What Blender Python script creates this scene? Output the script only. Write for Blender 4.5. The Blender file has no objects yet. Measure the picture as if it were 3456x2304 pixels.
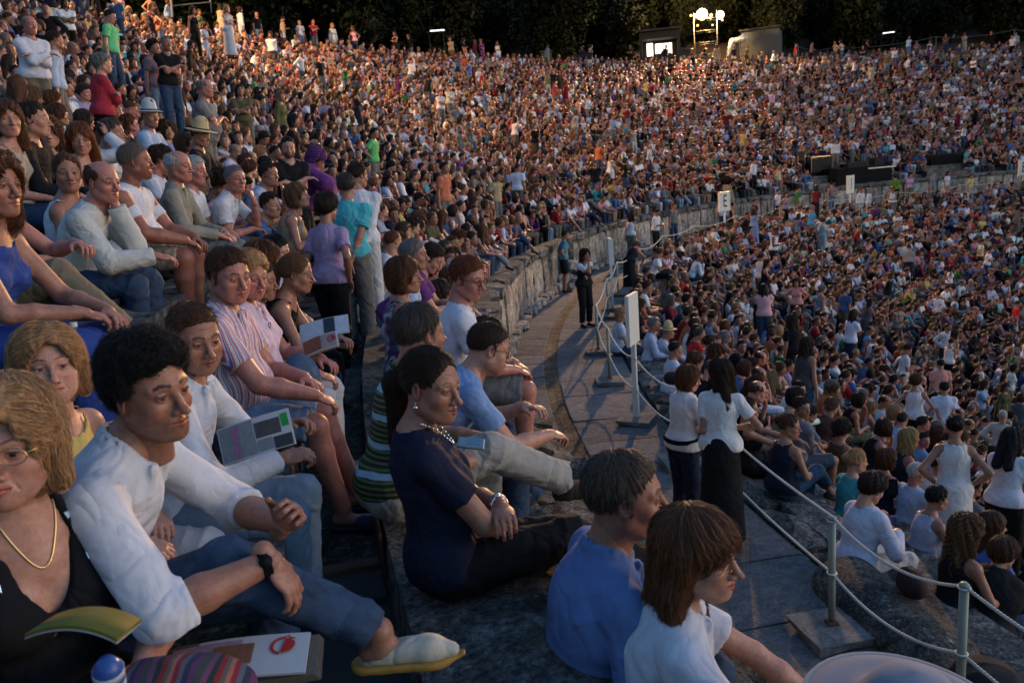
import bpy, math, random, time
import numpy as np
from mathutils import Matrix, Vector
T0 = time.time()
random.seed(7)
rng = np.random.default_rng(11)
f32 = np.float32
scene = bpy.context.scene
col = scene.collection

# ------------------------------------------------------------------ camera
CAM_R, CAM_Z = 40.639, 3.446
PITCH, ROLL, YAW = 0.2018, 0.0745, 0.3109
FPX = 2764.5                                   # focal length in pixels of a 3456 px wide frame
_fw = np.array([math.sin(YAW) * math.cos(PITCH), math.cos(YAW) * math.cos(PITCH), -math.sin(PITCH)])
_r = np.array([math.cos(YAW), -math.sin(YAW), 0.0])
_u = np.cross(_r, _fw)
_cr, _sr = math.cos(ROLL), math.sin(ROLL)
CR = _cr * _r - _sr * _u
CU = _sr * _r + _cr * _u
CAMP = np.array([-CAM_R, 0.0, CAM_Z])
cam_data = bpy.data.cameras.new('camera')
cam = bpy.data.objects.new('camera', cam_data)
col.objects.link(cam)
cam.matrix_world = Matrix(((CR[0], CU[0], -_fw[0], CAMP[0]), (CR[1], CU[1], -_fw[1], CAMP[1]),
                           (CR[2], CU[2], -_fw[2], CAMP[2]), (0, 0, 0, 1)))
cam_data.sensor_width = 22.2
cam_data.lens = 22.2 * FPX / 3456
cam_data.clip_start = 0.05
cam_data.clip_end = 1000
cam_data.dof.use_dof = True
cam_data.dof.focus_distance = 4.2
cam_data.dof.aperture_fstop = 3.4
scene.camera = cam

# ------------------------------------------------------------------ light
SUN_EL, SUN_AZ = math.radians(22), math.radians(-25)     # azimuth from +X towards +Y: the afterglow over the stage side
world = bpy.data.worlds.new('World')
scene.world = world
world.use_nodes = True
wn = world.node_tree
bg = wn.nodes['Background']
sky = wn.nodes.new('ShaderNodeTexSky')
sky.sky_type = 'NISHITA'
sky.sun_disc = False
sky.sun_elevation = math.radians(5)
sky.sun_rotation = math.radians(115)
sky.air_density = 1.0
sky.dust_density = 0.3
sky.ozone_density = 3.0
wn.links.new(sky.outputs[0], bg.inputs[0])
bg.inputs[1].default_value = 0.15
sun_d = bpy.data.lights.new('sun', 'SUN')
sun_d.energy = 0.24
sun_d.angle = math.radians(40)
sun_d.color = (1.0, 0.68, 0.57)
sun = bpy.data.objects.new('sun', sun_d)
col.objects.link(sun)
_sd = Vector((math.cos(SUN_AZ) * math.cos(SUN_EL), math.sin(SUN_AZ) * math.cos(SUN_EL), math.sin(SUN_EL)))
sun.rotation_euler = _sd.to_track_quat('Z', 'Y').to_euler()
sun.location = _sd * 90
scene.view_settings.view_transform = 'Standard'
scene.view_settings.look = 'None'
scene.view_settings.exposure = 1.55
scene.view_settings.gamma = 1
scene.view_settings.use_curve_mapping = False
scene.cycles.max_bounces = 5
scene.cycles.diffuse_bounces = 1
scene.cycles.glossy_bounces = 2
scene.cycles.transmission_bounces = 3
scene.cycles.sample_clamp_indirect = 4.0

# ------------------------------------------------------------------ place helpers
def ray(X, Y):
    """direction through a point of the 2352 px wide photograph"""
    x = (X * 1.469388 - 1728) / FPX
    y = (1152 - Y * 1.469388) / FPX
    a = _cr * x + _sr * y
    b = -_sr * x + _cr * y
    return a * _r + b * _u + _fw

def at(X, Y, d):
    return CAMP + d * ray(X, Y)

def on_z(X, Y, z):
    r = ray(X, Y)
    return CAMP + r * ((z - CAMP[2]) / r[2])

def on_R(X, Y, R):
    r = ray(X, Y)
    a = r[0] ** 2 + r[1] ** 2
    b = 2 * (CAMP[0] * r[0] + CAMP[1] * r[1])
    c = CAMP[0] ** 2 + CAMP[1] ** 2 - R * R
    t = (-b + math.sqrt(max(b * b - 4 * a * c, 0))) / 2 / a
    return CAMP + r * t

def proj(P):
    d = np.asarray(P, float) - CAMP
    x, y, z = d @ CR, d @ CU, d @ _fw
    return 1176 + FPX / 1.469388 * x / z, 784 - FPX / 1.469388 * y / z, z

def polar(R, deg, z):
    a = math.radians(deg)
    return np.array([-R * math.cos(a), R * math.sin(a), z])

def ang_of(P):
    return math.degrees(math.atan2(P[1], -P[0]))

def frontF(k):
    return 38.47 + 0.75 * k

def seatS(k):
    return {1: 1.62, 2: 2.03, 3: 2.26, 4: 2.80, 5: 3.12}.get(k, 1.36 + 0.345 * k)

def restS(k):
    return {1: 1.58, 2: 1.82, 3: 2.30, 4: 2.66}.get(k, seatS(k) - .10)

# ------------------------------------------------------------------ object helpers
def link(o, parent=None):
    col.objects.link(o)
    if parent is not None:
        o.parent = parent
    return o

def tag(o, label=None, cat=None, group=None, kind=None):
    if label: o['label'] = label
    if cat: o['category'] = cat
    if group: o['group'] = group
    if kind: o['kind'] = kind
    return o

def empty(name, loc=(0, 0, 0), rz=0.0):
    o = bpy.data.objects.new(name, None)
    o.empty_display_size = 0.1
    o.location = loc
    o.rotation_euler = (0, 0, rz)
    return link(o)

def mesh_np(name, V, F, mats=(), colr=None, midx=None, smooth=True):
    """mesh from numpy quads or triangles"""
    V = np.asarray(V, f32)
    F = np.asarray(F, np.int32)
    me = bpy.data.meshes.new(name)
    n, m = F.shape
    me.vertices.add(len(V)); me.vertices.foreach_set('co', V.ravel())
    me.loops.add(n * m); me.loops.foreach_set('vertex_index', F.ravel())
    me.polygons.add(n)
    me.polygons.foreach_set('loop_start', np.arange(0, n * m, m, dtype=np.int32))
    me.polygons.foreach_set('loop_total', np.full(n, m, np.int32))
    me.polygons.foreach_set('use_smooth', np.full(n, smooth, bool))
    if midx is not None:
        me.polygons.foreach_set('material_index', np.asarray(midx, np.int32))
    if colr is not None:
        at_ = me.attributes.new('Col', 'FLOAT_COLOR', 'POINT')
        at_.data.foreach_set('color', np.asarray(colr, f32).ravel())
    for mm in mats:
        me.materials.append(mm)
    me.update(calc_edges=True)
    return me

class PolyM:
    """collects boxes, tubes and plates with mixed polygons"""
    def __init__(s):
        s.v, s.f, s.m = [], [], []
    def add(s, v, f, m=0):
        o = len(s.v)
        s.v += [tuple(map(float, q)) for q in v]
        s.f += [tuple(i + o for i in g) for g in f]
        s.m += [m] * len(f)
        return s
    def box(s, c, d, R=None, m=0, bevel=0.0):
        hx, hy, hz = d[0] / 2, d[1] / 2, d[2] / 2
        vs = []
        b = bevel
        if b > 0:
            for z, k in ((-hz, 1), (-hz + b, 0), (hz - b, 0), (hz, 1)):
                for x, y in ((-1, -1), (1, -1), (1, 1), (-1, 1)):
                    vs.append((x * (hx - b * k), y * (hy - b * k), z))
            fs = [(3, 2, 1, 0), (12, 13, 14, 15)]
            for l in range(3):
                for i in range(4):
                    j = (i + 1) % 4
                    fs.append((l * 4 + i, l * 4 + j, l * 4 + 4 + j, l * 4 + 4 + i))
        else:
            for z in (-hz, hz):
                for x, y in ((-1, -1), (1, -1), (1, 1), (-1, 1)):
                    vs.append((x * hx, y * hy, z))
            fs = [(3, 2, 1, 0), (4, 5, 6, 7), (0, 1, 5, 4), (1, 2, 6, 5), (2, 3, 7, 6), (3, 0, 4, 7)]
        vs = np.array(vs)
        if R is not None:
            vs = vs @ np.array(R).T
        return s.add(vs + np.array(c), fs, m)
    def tube(s, pts, r, n=8, m=0, caps=True):
        pts = np.array(pts, float)
        rr = np.full(len(pts), r) if np.isscalar(r) else np.array(r)
        vs, fs = [], []
        pu = None
        for i, p in enumerate(pts):
            t = pts[min(i + 1, len(pts) - 1)] - pts[max(i - 1, 0)]
            t = t / (np.linalg.norm(t) + 1e-9)
            if pu is None:
                pu = np.cross(t, (0, 0, 1) if abs(t[2]) < .9 else (1, 0, 0))
            u = pu - t * (pu @ t); u /= np.linalg.norm(u) + 1e-9; pu = u
            w = np.cross(t, u)
            for k in range(n):
                a = 2 * math.pi * k / n
                vs.append(p + rr[i] * (math.cos(a) * u + math.sin(a) * w))
        for i in range(len(pts) - 1):
            for k in range(n):
                j = (k + 1) % n
                fs.append((i * n + k, i * n + j, (i + 1) * n + j, (i + 1) * n + k))
        if caps:
            fs.append(tuple(range(n - 1, -1, -1)))
            fs.append(tuple((len(pts) - 1) * n + k for k in range(n)))
        return s.add(vs, fs, m)
    def mesh(s, name, mats=(), smooth=False):
        me = bpy.data.meshes.new(name)
        me.from_pydata(s.v, [], s.f)
        for q in mats: me.materials.append(q)
        me.polygons.foreach_set('material_index', s.m)
        me.polygons.foreach_set('use_smooth', [smooth] * len(s.f))
        me.update()
        return me
    def obj(s, name, mats, parent=None, smooth=False):
        return link(bpy.data.objects.new(name, s.mesh(name, mats if isinstance(mats, (list, tuple)) else [mats], smooth)), parent)

def lin(c):
    c = np.array(c, float)
    return tuple(np.where(c <= .04045, c / 12.92, ((c + .055) / 1.055) ** 2.4))

# ------------------------------------------------------------------ materials
def new_mat(name):
    m = bpy.data.materials.new(name)
    m.use_nodes = True
    nt = m.node_tree
    b = nt.nodes['Principled BSDF']
    return m, nt, b

def N(nt, t, **kw):
    n = nt.nodes.new(t)
    for k, v in kw.items():
        if k.startswith('i_'):
            key = k[2:]
            n.inputs[int(key) if key.isdigit() else key.replace('_', ' ')].default_value = v
        else:
            setattr(n, k, v)
    return n

def math_n(nt, op, a, b=None):
    n = nt.nodes.new('ShaderNodeMath'); n.operation = op
    for i, v in enumerate((a, b)):
        if v is None: continue
        if hasattr(v, 'links'): nt.links.new(v, n.inputs[i])
        else: n.inputs[i].default_value = v
    return n.outputs[0]

def mixc(nt, fac, a, b, mode='MIX'):
    n = nt.nodes.new('ShaderNodeMix'); n.data_type = 'RGBA'; n.blend_type = mode
    for sck, v in ((n.inputs[0], fac), (n.inputs[6], a), (n.inputs[7], b)):
        if hasattr(v, 'links'): nt.links.new(v, sck)
        elif isinstance(v, (tuple, list)): sck.default_value = (*v[:3], 1)
        else: sck.default_value = v
    return n.outputs[2]

def ramp(nt, fac, stops):
    n = nt.nodes.new('ShaderNodeValToRGB')
    e = n.color_ramp.elements
    while len(e) < len(stops): e.new(0.5)
    for i, (p, c) in enumerate(stops):
        e[i].position = p
        e[i].color = (c, c, c, 1) if np.isscalar(c) else (*c, 1)
    nt.links.new(fac, n.inputs[0])
    return n.outputs[0]

def noise(nt, scale, detail=3, rough=.55, vec=None, dist=0.0, w=None):
    n = nt.nodes.new('ShaderNodeTexNoise')
    n.inputs['Scale'].default_value = scale
    n.inputs['Detail'].default_value = detail
    n.inputs['Roughness'].default_value = rough
    n.inputs['Distortion'].default_value = dist
    if vec is not None: nt.links.new(vec, n.inputs['Vector'])
    return n.outputs[0]

def bump(nt, b, h, strength=.3, dist=.01, prev=None):
    n = nt.nodes.new('ShaderNodeBump')
    n.inputs['Strength'].default_value = strength
    n.inputs['Distance'].default_value = dist
    nt.links.new(h, n.inputs['Height'])
    if prev is not None: nt.links.new(prev, n.inputs['Normal'])
    nt.links.new(n.outputs[0], b.inputs['Normal'])
    return n.outputs[0]

def tc(nt, which='Object'):
    return nt.nodes.new('ShaderNodeTexCoord').outputs[which]

def flat_mat(name, c, rough=.6, metal=0.0, spec=.4, grain=0.0, gscale=30):
    m, nt, b = new_mat(name)
    b.inputs['Roughness'].default_value = rough
    b.inputs['Metallic'].default_value = metal
    b.inputs['Specular IOR Level'].default_value = spec
    v = tc(nt)
    n1 = noise(nt, gscale, 4, .6, v)
    nt.links.new(mixc(nt, n1, tuple(q * (1 - grain) for q in c), tuple(min(1, q * (1 + grain)) for q in c)), b.inputs['Base Color'])
    return m

def emit_mat(name, c, s):
    m, nt, b = new_mat(name)
    b.inputs['Base Color'].default_value = (0, 0, 0, 1)
    b.inputs['Emission Color'].default_value = (*c, 1)
    b.inputs['Emission Strength'].default_value = s
    return m

def skin_mat(inst=False):
    m, nt, b = new_mat('skin_far' if inst else 'skin')
    if inst:
        c = N(nt, 'ShaderNodeAttribute', attribute_type='INSTANCER', attribute_name='c_skin').outputs['Color']
    else:
        c = N(nt, 'ShaderNodeObjectInfo').outputs['Color']
    a = N(nt, 'ShaderNodeAttribute', attribute_type='GEOMETRY', attribute_name='Col')
    tint = mixc(nt, 1.0, c, a.outputs['Color'], 'MULTIPLY')
    base = mixc(nt, a.outputs['Alpha'], tint, a.outputs['Color'])
    v = tc(nt)
    n1 = noise(nt, 22, 4, .65, v)
    base = mixc(nt, 1.0, base, ramp(nt, n1, [(.3, (.84, .70, .66)), (.7, (1.12, 1.10, 1.06))]), 'MULTIPLY')
    base = mixc(nt, 1.0, base, ramp(nt, noise(nt, 75, 4, .7, v), [(.3, (.84, .76, .74)), (.65, (1.06, 1.05, 1.04))]), 'MULTIPLY')
    nt.links.new(base, b.inputs['Base Color'])
    b.inputs['Roughness'].default_value = .48
    b.inputs['Specular IOR Level'].default_value = .45
    if not inst:
        b.inputs['Subsurface Weight'].default_value = .12
        b.inputs['Subsurface Radius'].default_value = (1, .35, .2)
        b.inputs['Subsurface Scale'].default_value = .008
        bump(nt, b, noise(nt, 240, 3, .6, v), .25, .0015)
    return m

def hair_mat(inst=False):
    m, nt, b = new_mat('hair_far' if inst else 'hair')
    if inst:
        c = N(nt, 'ShaderNodeAttribute', attribute_type='INSTANCER', attribute_name='c_hair').outputs['Color']
    else:
        c = N(nt, 'ShaderNodeObjectInfo').outputs['Color']
    v = tc(nt)
    mp = N(nt, 'ShaderNodeMapping'); mp.inputs['Scale'].default_value = (1, 1, .25)
    nt.links.new(v, mp.inputs[0])
    n1 = noise(nt, 90, 3, .7, mp.outputs[0])
    base = mixc(nt, 1.0, c, ramp(nt, n1, [(.3, .35), (.72, 1.15)]), 'MULTIPLY')
    nt.links.new(base, b.inputs['Base Color'])
    b.inputs['Roughness'].default_value = .6
    b.inputs['Specular IOR Level'].default_value = .2
    bump(nt, b, n1, .6, .006)
    return m

def strand_mat():
    m, nt, b = new_mat('hair_strand')
    c = N(nt, 'ShaderNodeObjectInfo').outputs['Color']
    h = N(nt, 'ShaderNodeHairInfo')
    k = ramp(nt, h.outputs['Random'], [(0, .45), (.5, 1.0), (1, 1.9)])
    c = mixc(nt, 1.0, c, k, 'MULTIPLY')
    c = mixc(nt, 1.0, c, ramp(nt, h.outputs['Intercept'], [(0, .7), (1, 1.25)]), 'MULTIPLY')
    nt.links.new(c, b.inputs['Base Color'])
    b.inputs['Roughness'].default_value = .42
    b.inputs['Specular IOR Level'].default_value = .28
    return m

def fabric_mat(name, pattern=None, attr=None, rough=.85, bumpk=.35):
    m, nt, b = new_mat(name)
    if attr:
        c = N(nt, 'ShaderNodeAttribute', attribute_type='INSTANCER', attribute_name=attr).outputs['Color']
    else:
        c = N(nt, 'ShaderNodeObjectInfo').outputs['Color']
    v = tc(nt)
    sx = N(nt, 'ShaderNodeSeparateXYZ'); nt.links.new(v, sx.inputs[0])
    def stripes(src, per, duty, soft=.08, warp=None):
        w = math_n(nt, 'MULTIPLY', src, 1 / per)
        if warp is not None: w = math_n(nt, 'ADD', w, warp)
        fr = math_n(nt, 'FRACT', w)
        return ramp(nt, fr, [(0, 0), (soft, 1), (duty, 1), (min(duty + soft, 1), 0)])
    wob = math_n(nt, 'MULTIPLY', noise(nt, 6, 2, .5, v), .9)
    wob2 = math_n(nt, 'MULTIPLY', wob, .3)
    if pattern == 'pinstripe':
        y = math_n(nt, 'ADD', math_n(nt, 'MULTIPLY', sx.outputs[0], .75), sx.outputs[1])
        c = mixc(nt, stripes(y, .019, .30, .08, wob), c, lin((.80, .42, .40)))
        c = mixc(nt, stripes(y, .038, .16, .06, wob), c, lin((.55, .38, .62)))
    elif pattern == 'hstripe':
        c = mixc(nt, stripes(sx.outputs[2], .022, .42, .05, wob2), c, lin((.42, .42, .30)))
        c = mixc(nt, stripes(sx.outputs[2], .11, .22, .04, wob2), c, lin((.60, .72, .78)))
    elif pattern == 'bstripe':
        c = mixc(nt, stripes(sx.outputs[2], .05, .5, .06, wob), c, lin((.85, .85, .9)))
    elif pattern == 'greenline':
        c = mixc(nt, stripes(sx.outputs[2], .045, .22, .06, wob), c, lin((.1, .55, .2)))
    elif pattern == 'plaid':
        y = math_n(nt, 'ADD', math_n(nt, 'MULTIPLY', sx.outputs[0], .8), sx.outputs[1])
        c = mixc(nt, stripes(y, .075, .5, .1, wob), c, lin((.33, .30, .38)))
        c = mixc(nt, math_n(nt, 'MULTIPLY', stripes(sx.outputs[2], .07, .45, .1, wob), .6), c, lin((.2, .2, .27)))
        c = mixc(nt, stripes(y, .0375, .12, .05, wob), c, lin((.7, .68, .78)))
    elif pattern == 'print':
        vo = N(nt, 'ShaderNodeTexVoronoi'); vo.inputs['Scale'].default_value = 22
        nt.links.new(v, vo.inputs['Vector'])
        c = mixc(nt, ramp(nt, vo.outputs['Distance'], [(.25, 1), (.4, 0)]), c, lin((.75, .25, .3)))
    elif pattern == 'denim':
        n3 = noise(nt, 9, 4, .6, v)
        c = mixc(nt, 1.0, c, ramp(nt, n3, [(.3, .62), (.7, 1.5)]), 'MULTIPLY')
    n1 = noise(nt, 7, 3, .6, v, .6)
    c = mixc(nt, 1.0, c, ramp(nt, n1, [(.3, .86), (.7, 1.1)]), 'MULTIPLY')
    nt.links.new(c, b.inputs['Base Color'])
    b.inputs['Roughness'].default_value = rough
    b.inputs['Specular IOR Level'].default_value = .15
    if not attr:
        def crease(sc_, dist_):
            q = math_n(nt, 'ABSOLUTE', math_n(nt, 'SUBTRACT', noise(nt, sc_, 2, .5, v, dist_), .5))
            return ramp(nt, q, [(0, 0), (.10, .6), (.26, 1)])
        w1 = bump(nt, b, crease(5.5, .9), bumpk * .8, .03)
        w2 = bump(nt, b, crease(14, .7), bumpk * .55, .007, w1)
        bump(nt, b, noise(nt, 700, 2, .5, v), .12, .001, w2)
    return m

def stone_mat(name, base=(.30, .28, .26), lichen=.5, bscale=1.0, con=1.0):
    m, nt, b = new_mat(name)
    g = N(nt, 'ShaderNodeNewGeometry').outputs['Position']
    oi = N(nt, 'ShaderNodeObjectInfo').outputs['Random']
    n1 = noise(nt, 1.7, 5, .65, g, .4)
    n2 = noise(nt, 9, 6, .75, g, .3)
    n3 = noise(nt, 38, 5, .7, g)
    dark = tuple(q * (1 - .55 * con) for q in base)
    c = mixc(nt, ramp(nt, n1, [(.38, 0), (.60, 1)]), dark, base)
    c = mixc(nt, 1.0, c, ramp(nt, n2, [(.36, 1 - .55 * con), (.5, .97), (.64, 1 + .65 * con)]), 'MULTIPLY')
    c = mixc(nt, 1.0, c, ramp(nt, n3, [(.38, 1 - .55 * con), (.5, .97), (.63, 1 + .7 * con)]), 'MULTIPLY')
    c = mixc(nt, 1.0, c, ramp(nt, oi, [(0, .72), (.5, 1.0), (1, 1.18)]), 'MULTIPLY')
    if lichen:
        vo = N(nt, 'ShaderNodeTexVoronoi'); vo.inputs['Scale'].default_value = 15; vo.inputs['Randomness'].default_value = 1
        wv = mixc(nt, .1, g, N(nt, 'ShaderNodeTexNoise', i_Scale=14.0).outputs['Color'], 'ADD')
        nt.links.new(wv, vo.inputs['Vector'])
        spot = ramp(nt, vo.outputs['Distance'], [(.12, 1), (.26, 0)])
        sel = ramp(nt, noise(nt, 4.2, 3, .6, g), [(.48, 0), (.56, 1)])
        k = math_n(nt, 'MULTIPLY', math_n(nt, 'MULTIPLY', spot, sel), math_n(nt, 'MULTIPLY', ramp(nt, n3, [(.42, .1), (.55, 1)]), lichen))
        c = mixc(nt, k, c, (.46, .45, .42))
        och = math_n(nt, 'MULTIPLY', ramp(nt, noise(nt, 4.3, 4, .7, g), [(.60, 0), (.72, 1)]), .45)
        c = mixc(nt, och, c, (.25, .15, .06))
    nt.links.new(c, b.inputs['Base Color'])
    b.inputs['Roughness'].default_value = .9
    b.inputs['Specular IOR Level'].default_value = .2
    w = bump(nt, b, n2, .9, .05 * bscale)
    bump(nt, b, n3, .8, .014 * bscale, w)
    return m

M = {}
M['skin'] = skin_mat(); M['skin_i'] = skin_mat(True)
M['strand'] = strand_mat(); M['hair'] = hair_mat(); M['hair_i'] = hair_mat(True)
for pn in (None, 'pinstripe', 'hstripe', 'bstripe', 'greenline', 'plaid', 'print', 'denim'):
    M['fab_' + (pn or 'plain')] = fabric_mat('fabric_' + (pn or 'plain'), pn)
M['top_i'] = fabric_mat('fabric_far_top', None, 'c_top')
M['bot_i'] = fabric_mat('fabric_far_bottom', None, 'c_bot')
M['stone'] = stone_mat('limestone', (.22, .205, .19))
M['stone_wall'] = stone_mat('limestone_slab', (.42, .37, .31), .35)
M['stone_pave'] = stone_mat('limestone_paving', (.165, .16, .162), .12, .6, .42)
M['stone_block'] = stone_mat('limestone_weathered', (.17, .16, .15), 1.0, 1.6)
M['concrete'] = stone_mat('concrete_base', (.18, .175, .17), 0, .5, .35)
M['shoe'] = flat_mat('leather', (.02, .017, .015), .5, grain=.2)
M['black_metal'] = flat_mat('black_metal', (.008, .008, .009), .6, grain=.2, spec=.12)
M['post'] = flat_mat('painted_post', (.24, .27, .22), .5, grain=.12, gscale=14)
M['white_paint'] = flat_mat('white_paint', (.62, .61, .56), .5, grain=.06)
M['letter'] = flat_mat('letter_black', (.008, .008, .009), .8, spec=.06)
M['metal'] = flat_mat('steel', (.5, .5, .5), .3, 1.0, grain=.1); M['dullmetal'] = flat_mat('galvanised_tube', (.09, .09, .09), .6, grain=.2)
M['silver'] = flat_mat('silver', (.75, .74, .72), .2, 1.0)
M['gold'] = flat_mat('gold', (.75, .5, .2), .25, 1.0)
M['paper'] = flat_mat('paper', (.42, .43, .45), .6, grain=.04)
M['straw'] = flat_mat('straw', (.50, .38, .20), .8, grain=.2, gscale=80)
M['wood'] = flat_mat('board_wood', (.10, .06, .04), .7, grain=.4, gscale=12)
M['darkboard'] = flat_mat('dark_board', (.034, .034, .036), .8, grain=.3, gscale=10)
# ------------------------------------------------------------------ implicit surfaces
class Field:
    def __init__(s, lo, hi, h):
        s.h = h
        s.o = np.array(lo, float)
        s.n = np.maximum(4, np.ceil((np.array(hi) - s.o) / h).astype(int) + 1)
        s.D = np.full(tuple(s.n), 1.0, f32)
    def sl(s, lo, hi):
        a = np.clip(np.floor((np.array(lo) - s.o) / s.h).astype(int), 0, s.n)
        b = np.clip(np.ceil((np.array(hi) - s.o) / s.h).astype(int) + 1, 0, s.n)
        return a, b
    def xyz(s, a, b):
        g = [(s.o[i] + s.h * np.arange(a[i], b[i])).astype(f32) for i in range(3)]
        return g[0][:, None, None], g[1][None, :, None], g[2][None, None, :]
    def _put(s, a, b, d, k, op):
        v = s.D[a[0]:b[0], a[1]:b[1], a[2]:b[2]]
        if op == 'u':
            if k > 0:
                hh = np.maximum(k - np.abs(v - d), 0); v[...] = np.minimum(v, d) - hh * hh / (4 * k)
            else: np.minimum(v, d, out=v)
        else:
            d = -d
            if k > 0:
                hh = np.maximum(k - np.abs(v - d), 0); v[...] = np.maximum(v, d) + hh * hh / (4 * k)
            else: np.maximum(v, d, out=v)
    def cap(s, p, q, r1, r2=None, k=.02, op='u', cut=None):
        """tapered capsule; cut=(c0,c1) keeps a flat-ended stretch of it, fractions of p->q"""
        p = np.array(p, float); q = np.array(q, float)
        r2 = r1 if r2 is None else r2
        m = max(r1, r2) + k + 2.5 * s.h
        a, b = s.sl(np.minimum(p, q) - m, np.maximum(p, q) + m)
        if (b <= a).any(): return s
        x, y, z = s.xyz(a, b)
        d = q - p; L2 = float(d @ d) + 1e-9
        px, py, pz = x - f32(p[0]), y - f32(p[1]), z - f32(p[2])
        t0 = (px * f32(d[0]) + py * f32(d[1]) + pz * f32(d[2])) / f32(L2)
        t = np.clip(t0, 0, 1)
        dist = np.sqrt((px - t * f32(d[0])) ** 2 + (py - t * f32(d[1])) ** 2 + (pz - t * f32(d[2])) ** 2) - (f32(r1) + t * f32(r2 - r1))
        if cut is not None:
            L = math.sqrt(L2)
            if cut[0] is not None: dist = np.maximum(dist, (f32(cut[0]) - t0) * f32(L))
            if cut[1] is not None: dist = np.maximum(dist, (t0 - f32(cut[1])) * f32(L))
        s._put(a, b, dist, k, op)
        return s
    def ell(s, c, r, R=None, k=.02, op='u'):
        c = np.array(c, float); r = np.array(r, float)
        m = r.max() + k + 2.5 * s.h
        ext = (np.full(3, m) if R is not None else r + k + 2.5 * s.h)
        a, b = s.sl(c - ext, c + ext)
        if (b <= a).any(): return s
        x, y, z = s.xyz(a, b)
        px, py, pz = x - f32(c[0]), y - f32(c[1]), z - f32(c[2])
        if R is not None:
            R = np.array(R, f32)
            u = px * R[0, 0] + py * R[1, 0] + pz * R[2, 0]
            v = px * R[0, 1] + py * R[1, 1] + pz * R[2, 1]
            w = px * R[0, 2] + py * R[1, 2] + pz * R[2, 2]
        else: u, v, w = px, py, pz
        r = r.astype(f32)
        k0 = np.sqrt((u / r[0]) ** 2 + (v / r[1]) ** 2 + (w / r[2]) ** 2)
        k1 = np.sqrt((u / r[0] ** 2) ** 2 + (v / r[1] ** 2) ** 2 + (w / r[2] ** 2) ** 2)
        dist = k0 * (k0 - 1) / np.maximum(k1, 1e-4)
        s._put(a, b, dist.astype(f32), k, op)
        return s
    def cut(s, p, n, k=.006):
        """removes what lies on the side the normal points to"""
        n = np.array(n, float); n /= np.linalg.norm(n)
        x, y, z = s.xyz((0, 0, 0), s.n)
        d = (x - f32(p[0])) * f32(n[0]) + (y - f32(p[1])) * f32(n[1]) + (z - f32(p[2])) * f32(n[2])
        s._put((0, 0, 0), s.n, -d, k, 's')
        return s
    def warp(s, fn, band=.03):
        i, j, k = np.nonzero(np.abs(s.D) < band)
        x, y, z = s.o[0] + s.h * i, s.o[1] + s.h * j, s.o[2] + s.h * k
        s.D[i, j, k] += fn(x, y, z).astype(f32)
        return s
    def sample(s, P):
        q = (P - s.o) / s.h
        q = np.clip(q, 0, s.n - 1.001)
        i = q.astype(int); f = q - i
        D = s.D; r = 0
        for a in (0, 1):
            for b in (0, 1):
                for c in (0, 1):
                    w = (f[:, 0] if a else 1 - f[:, 0]) * (f[:, 1] if b else 1 - f[:, 1]) * (f[:, 2] if c else 1 - f[:, 2])
                    r = r + w * D[i[:, 0] + a, i[:, 1] + b, i[:, 2] + c]
        return r
    def grad(s, P):
        e = s.h
        g = np.stack([s.sample(P + np.eye(3)[i] * e) - s.sample(P - np.eye(3)[i] * e) for i in range(3)], -1)
        return g / (np.linalg.norm(g, axis=1)[:, None] + 1e-9)
    def net(s):
        D = s.D
        D[0], D[-1], D[:, 0], D[:, -1], D[:, :, 0], D[:, :, -1] = 1, 1, 1, 1, 1, 1
        S = D < 0
        c = S[:-1, :-1, :-1].astype(np.int8)
        tot = np.zeros_like(c)
        for a in (0, 1):
            for b in (0, 1):
                for e in (0, 1):
                    tot += S[a:S.shape[0] - 1 + a, b:S.shape[1] - 1 + b, e:S.shape[2] - 1 + e]
        I = np.nonzero((tot > 0) & (tot < 8))
        n = len(I[0])
        if n == 0: return np.zeros((0, 3), f32), np.zeros((0, 4), np.int32)
        idx = np.full(c.shape, -1, np.int32); idx[I] = np.arange(n)
        corners = [(a, b, e) for a in (0, 1) for b in (0, 1) for e in (0, 1)]
        val = {q: D[I[0] + q[0], I[1] + q[1], I[2] + q[2]] for q in corners}
        acc = np.zeros((n, 3)); cnt = np.zeros(n)
        for q in corners:
            for ax in range(3):
                if q[ax] == 0:
                    w = list(q); w[ax] = 1; w = tuple(w)
                    va, vb = val[q], val[w]
                    m = (va < 0) != (vb < 0)
                    t = np.where(m, va / np.where(m, va - vb, 1), 0)
                    for d in range(3):
                        acc[:, d] += m * (q[d] + (t if d == ax else 0))
                    cnt += m
        V = s.o + s.h * (np.stack(I, -1) + acc / cnt[:, None])
        F = []
        for ax in range(3):
            u, v = (ax + 1) % 3, (ax + 2) % 3
            sa = [slice(None)] * 3; sb = [slice(None)] * 3
            sa[ax] = slice(0, -1); sb[ax] = slice(1, None)
            A, B = S[tuple(sa)], S[tuple(sb)]
            E = np.nonzero(A != B)
            inside = A[E]
            e = np.stack(E, -1)
            ok = (e[:, u] > 0) & (e[:, v] > 0) & (e[:, u] < D.shape[u] - 1) & (e[:, v] < D.shape[v] - 1)
            e, inside = e[ok], inside[ok]
            def cell(du, dv):
                w = e.copy(); w[:, u] -= du; w[:, v] -= dv
                return idx[w[:, 0], w[:, 1], w[:, 2]]
            q = np.stack([cell(1, 1), cell(0, 1), cell(0, 0), cell(1, 0)], -1)
            q[~inside] = q[~inside][:, ::-1]
            F.append(q)
        F = np.concatenate(F)
        F = F[(F >= 0).all(1)]
        return V.astype(f32), F.astype(np.int32)

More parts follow.
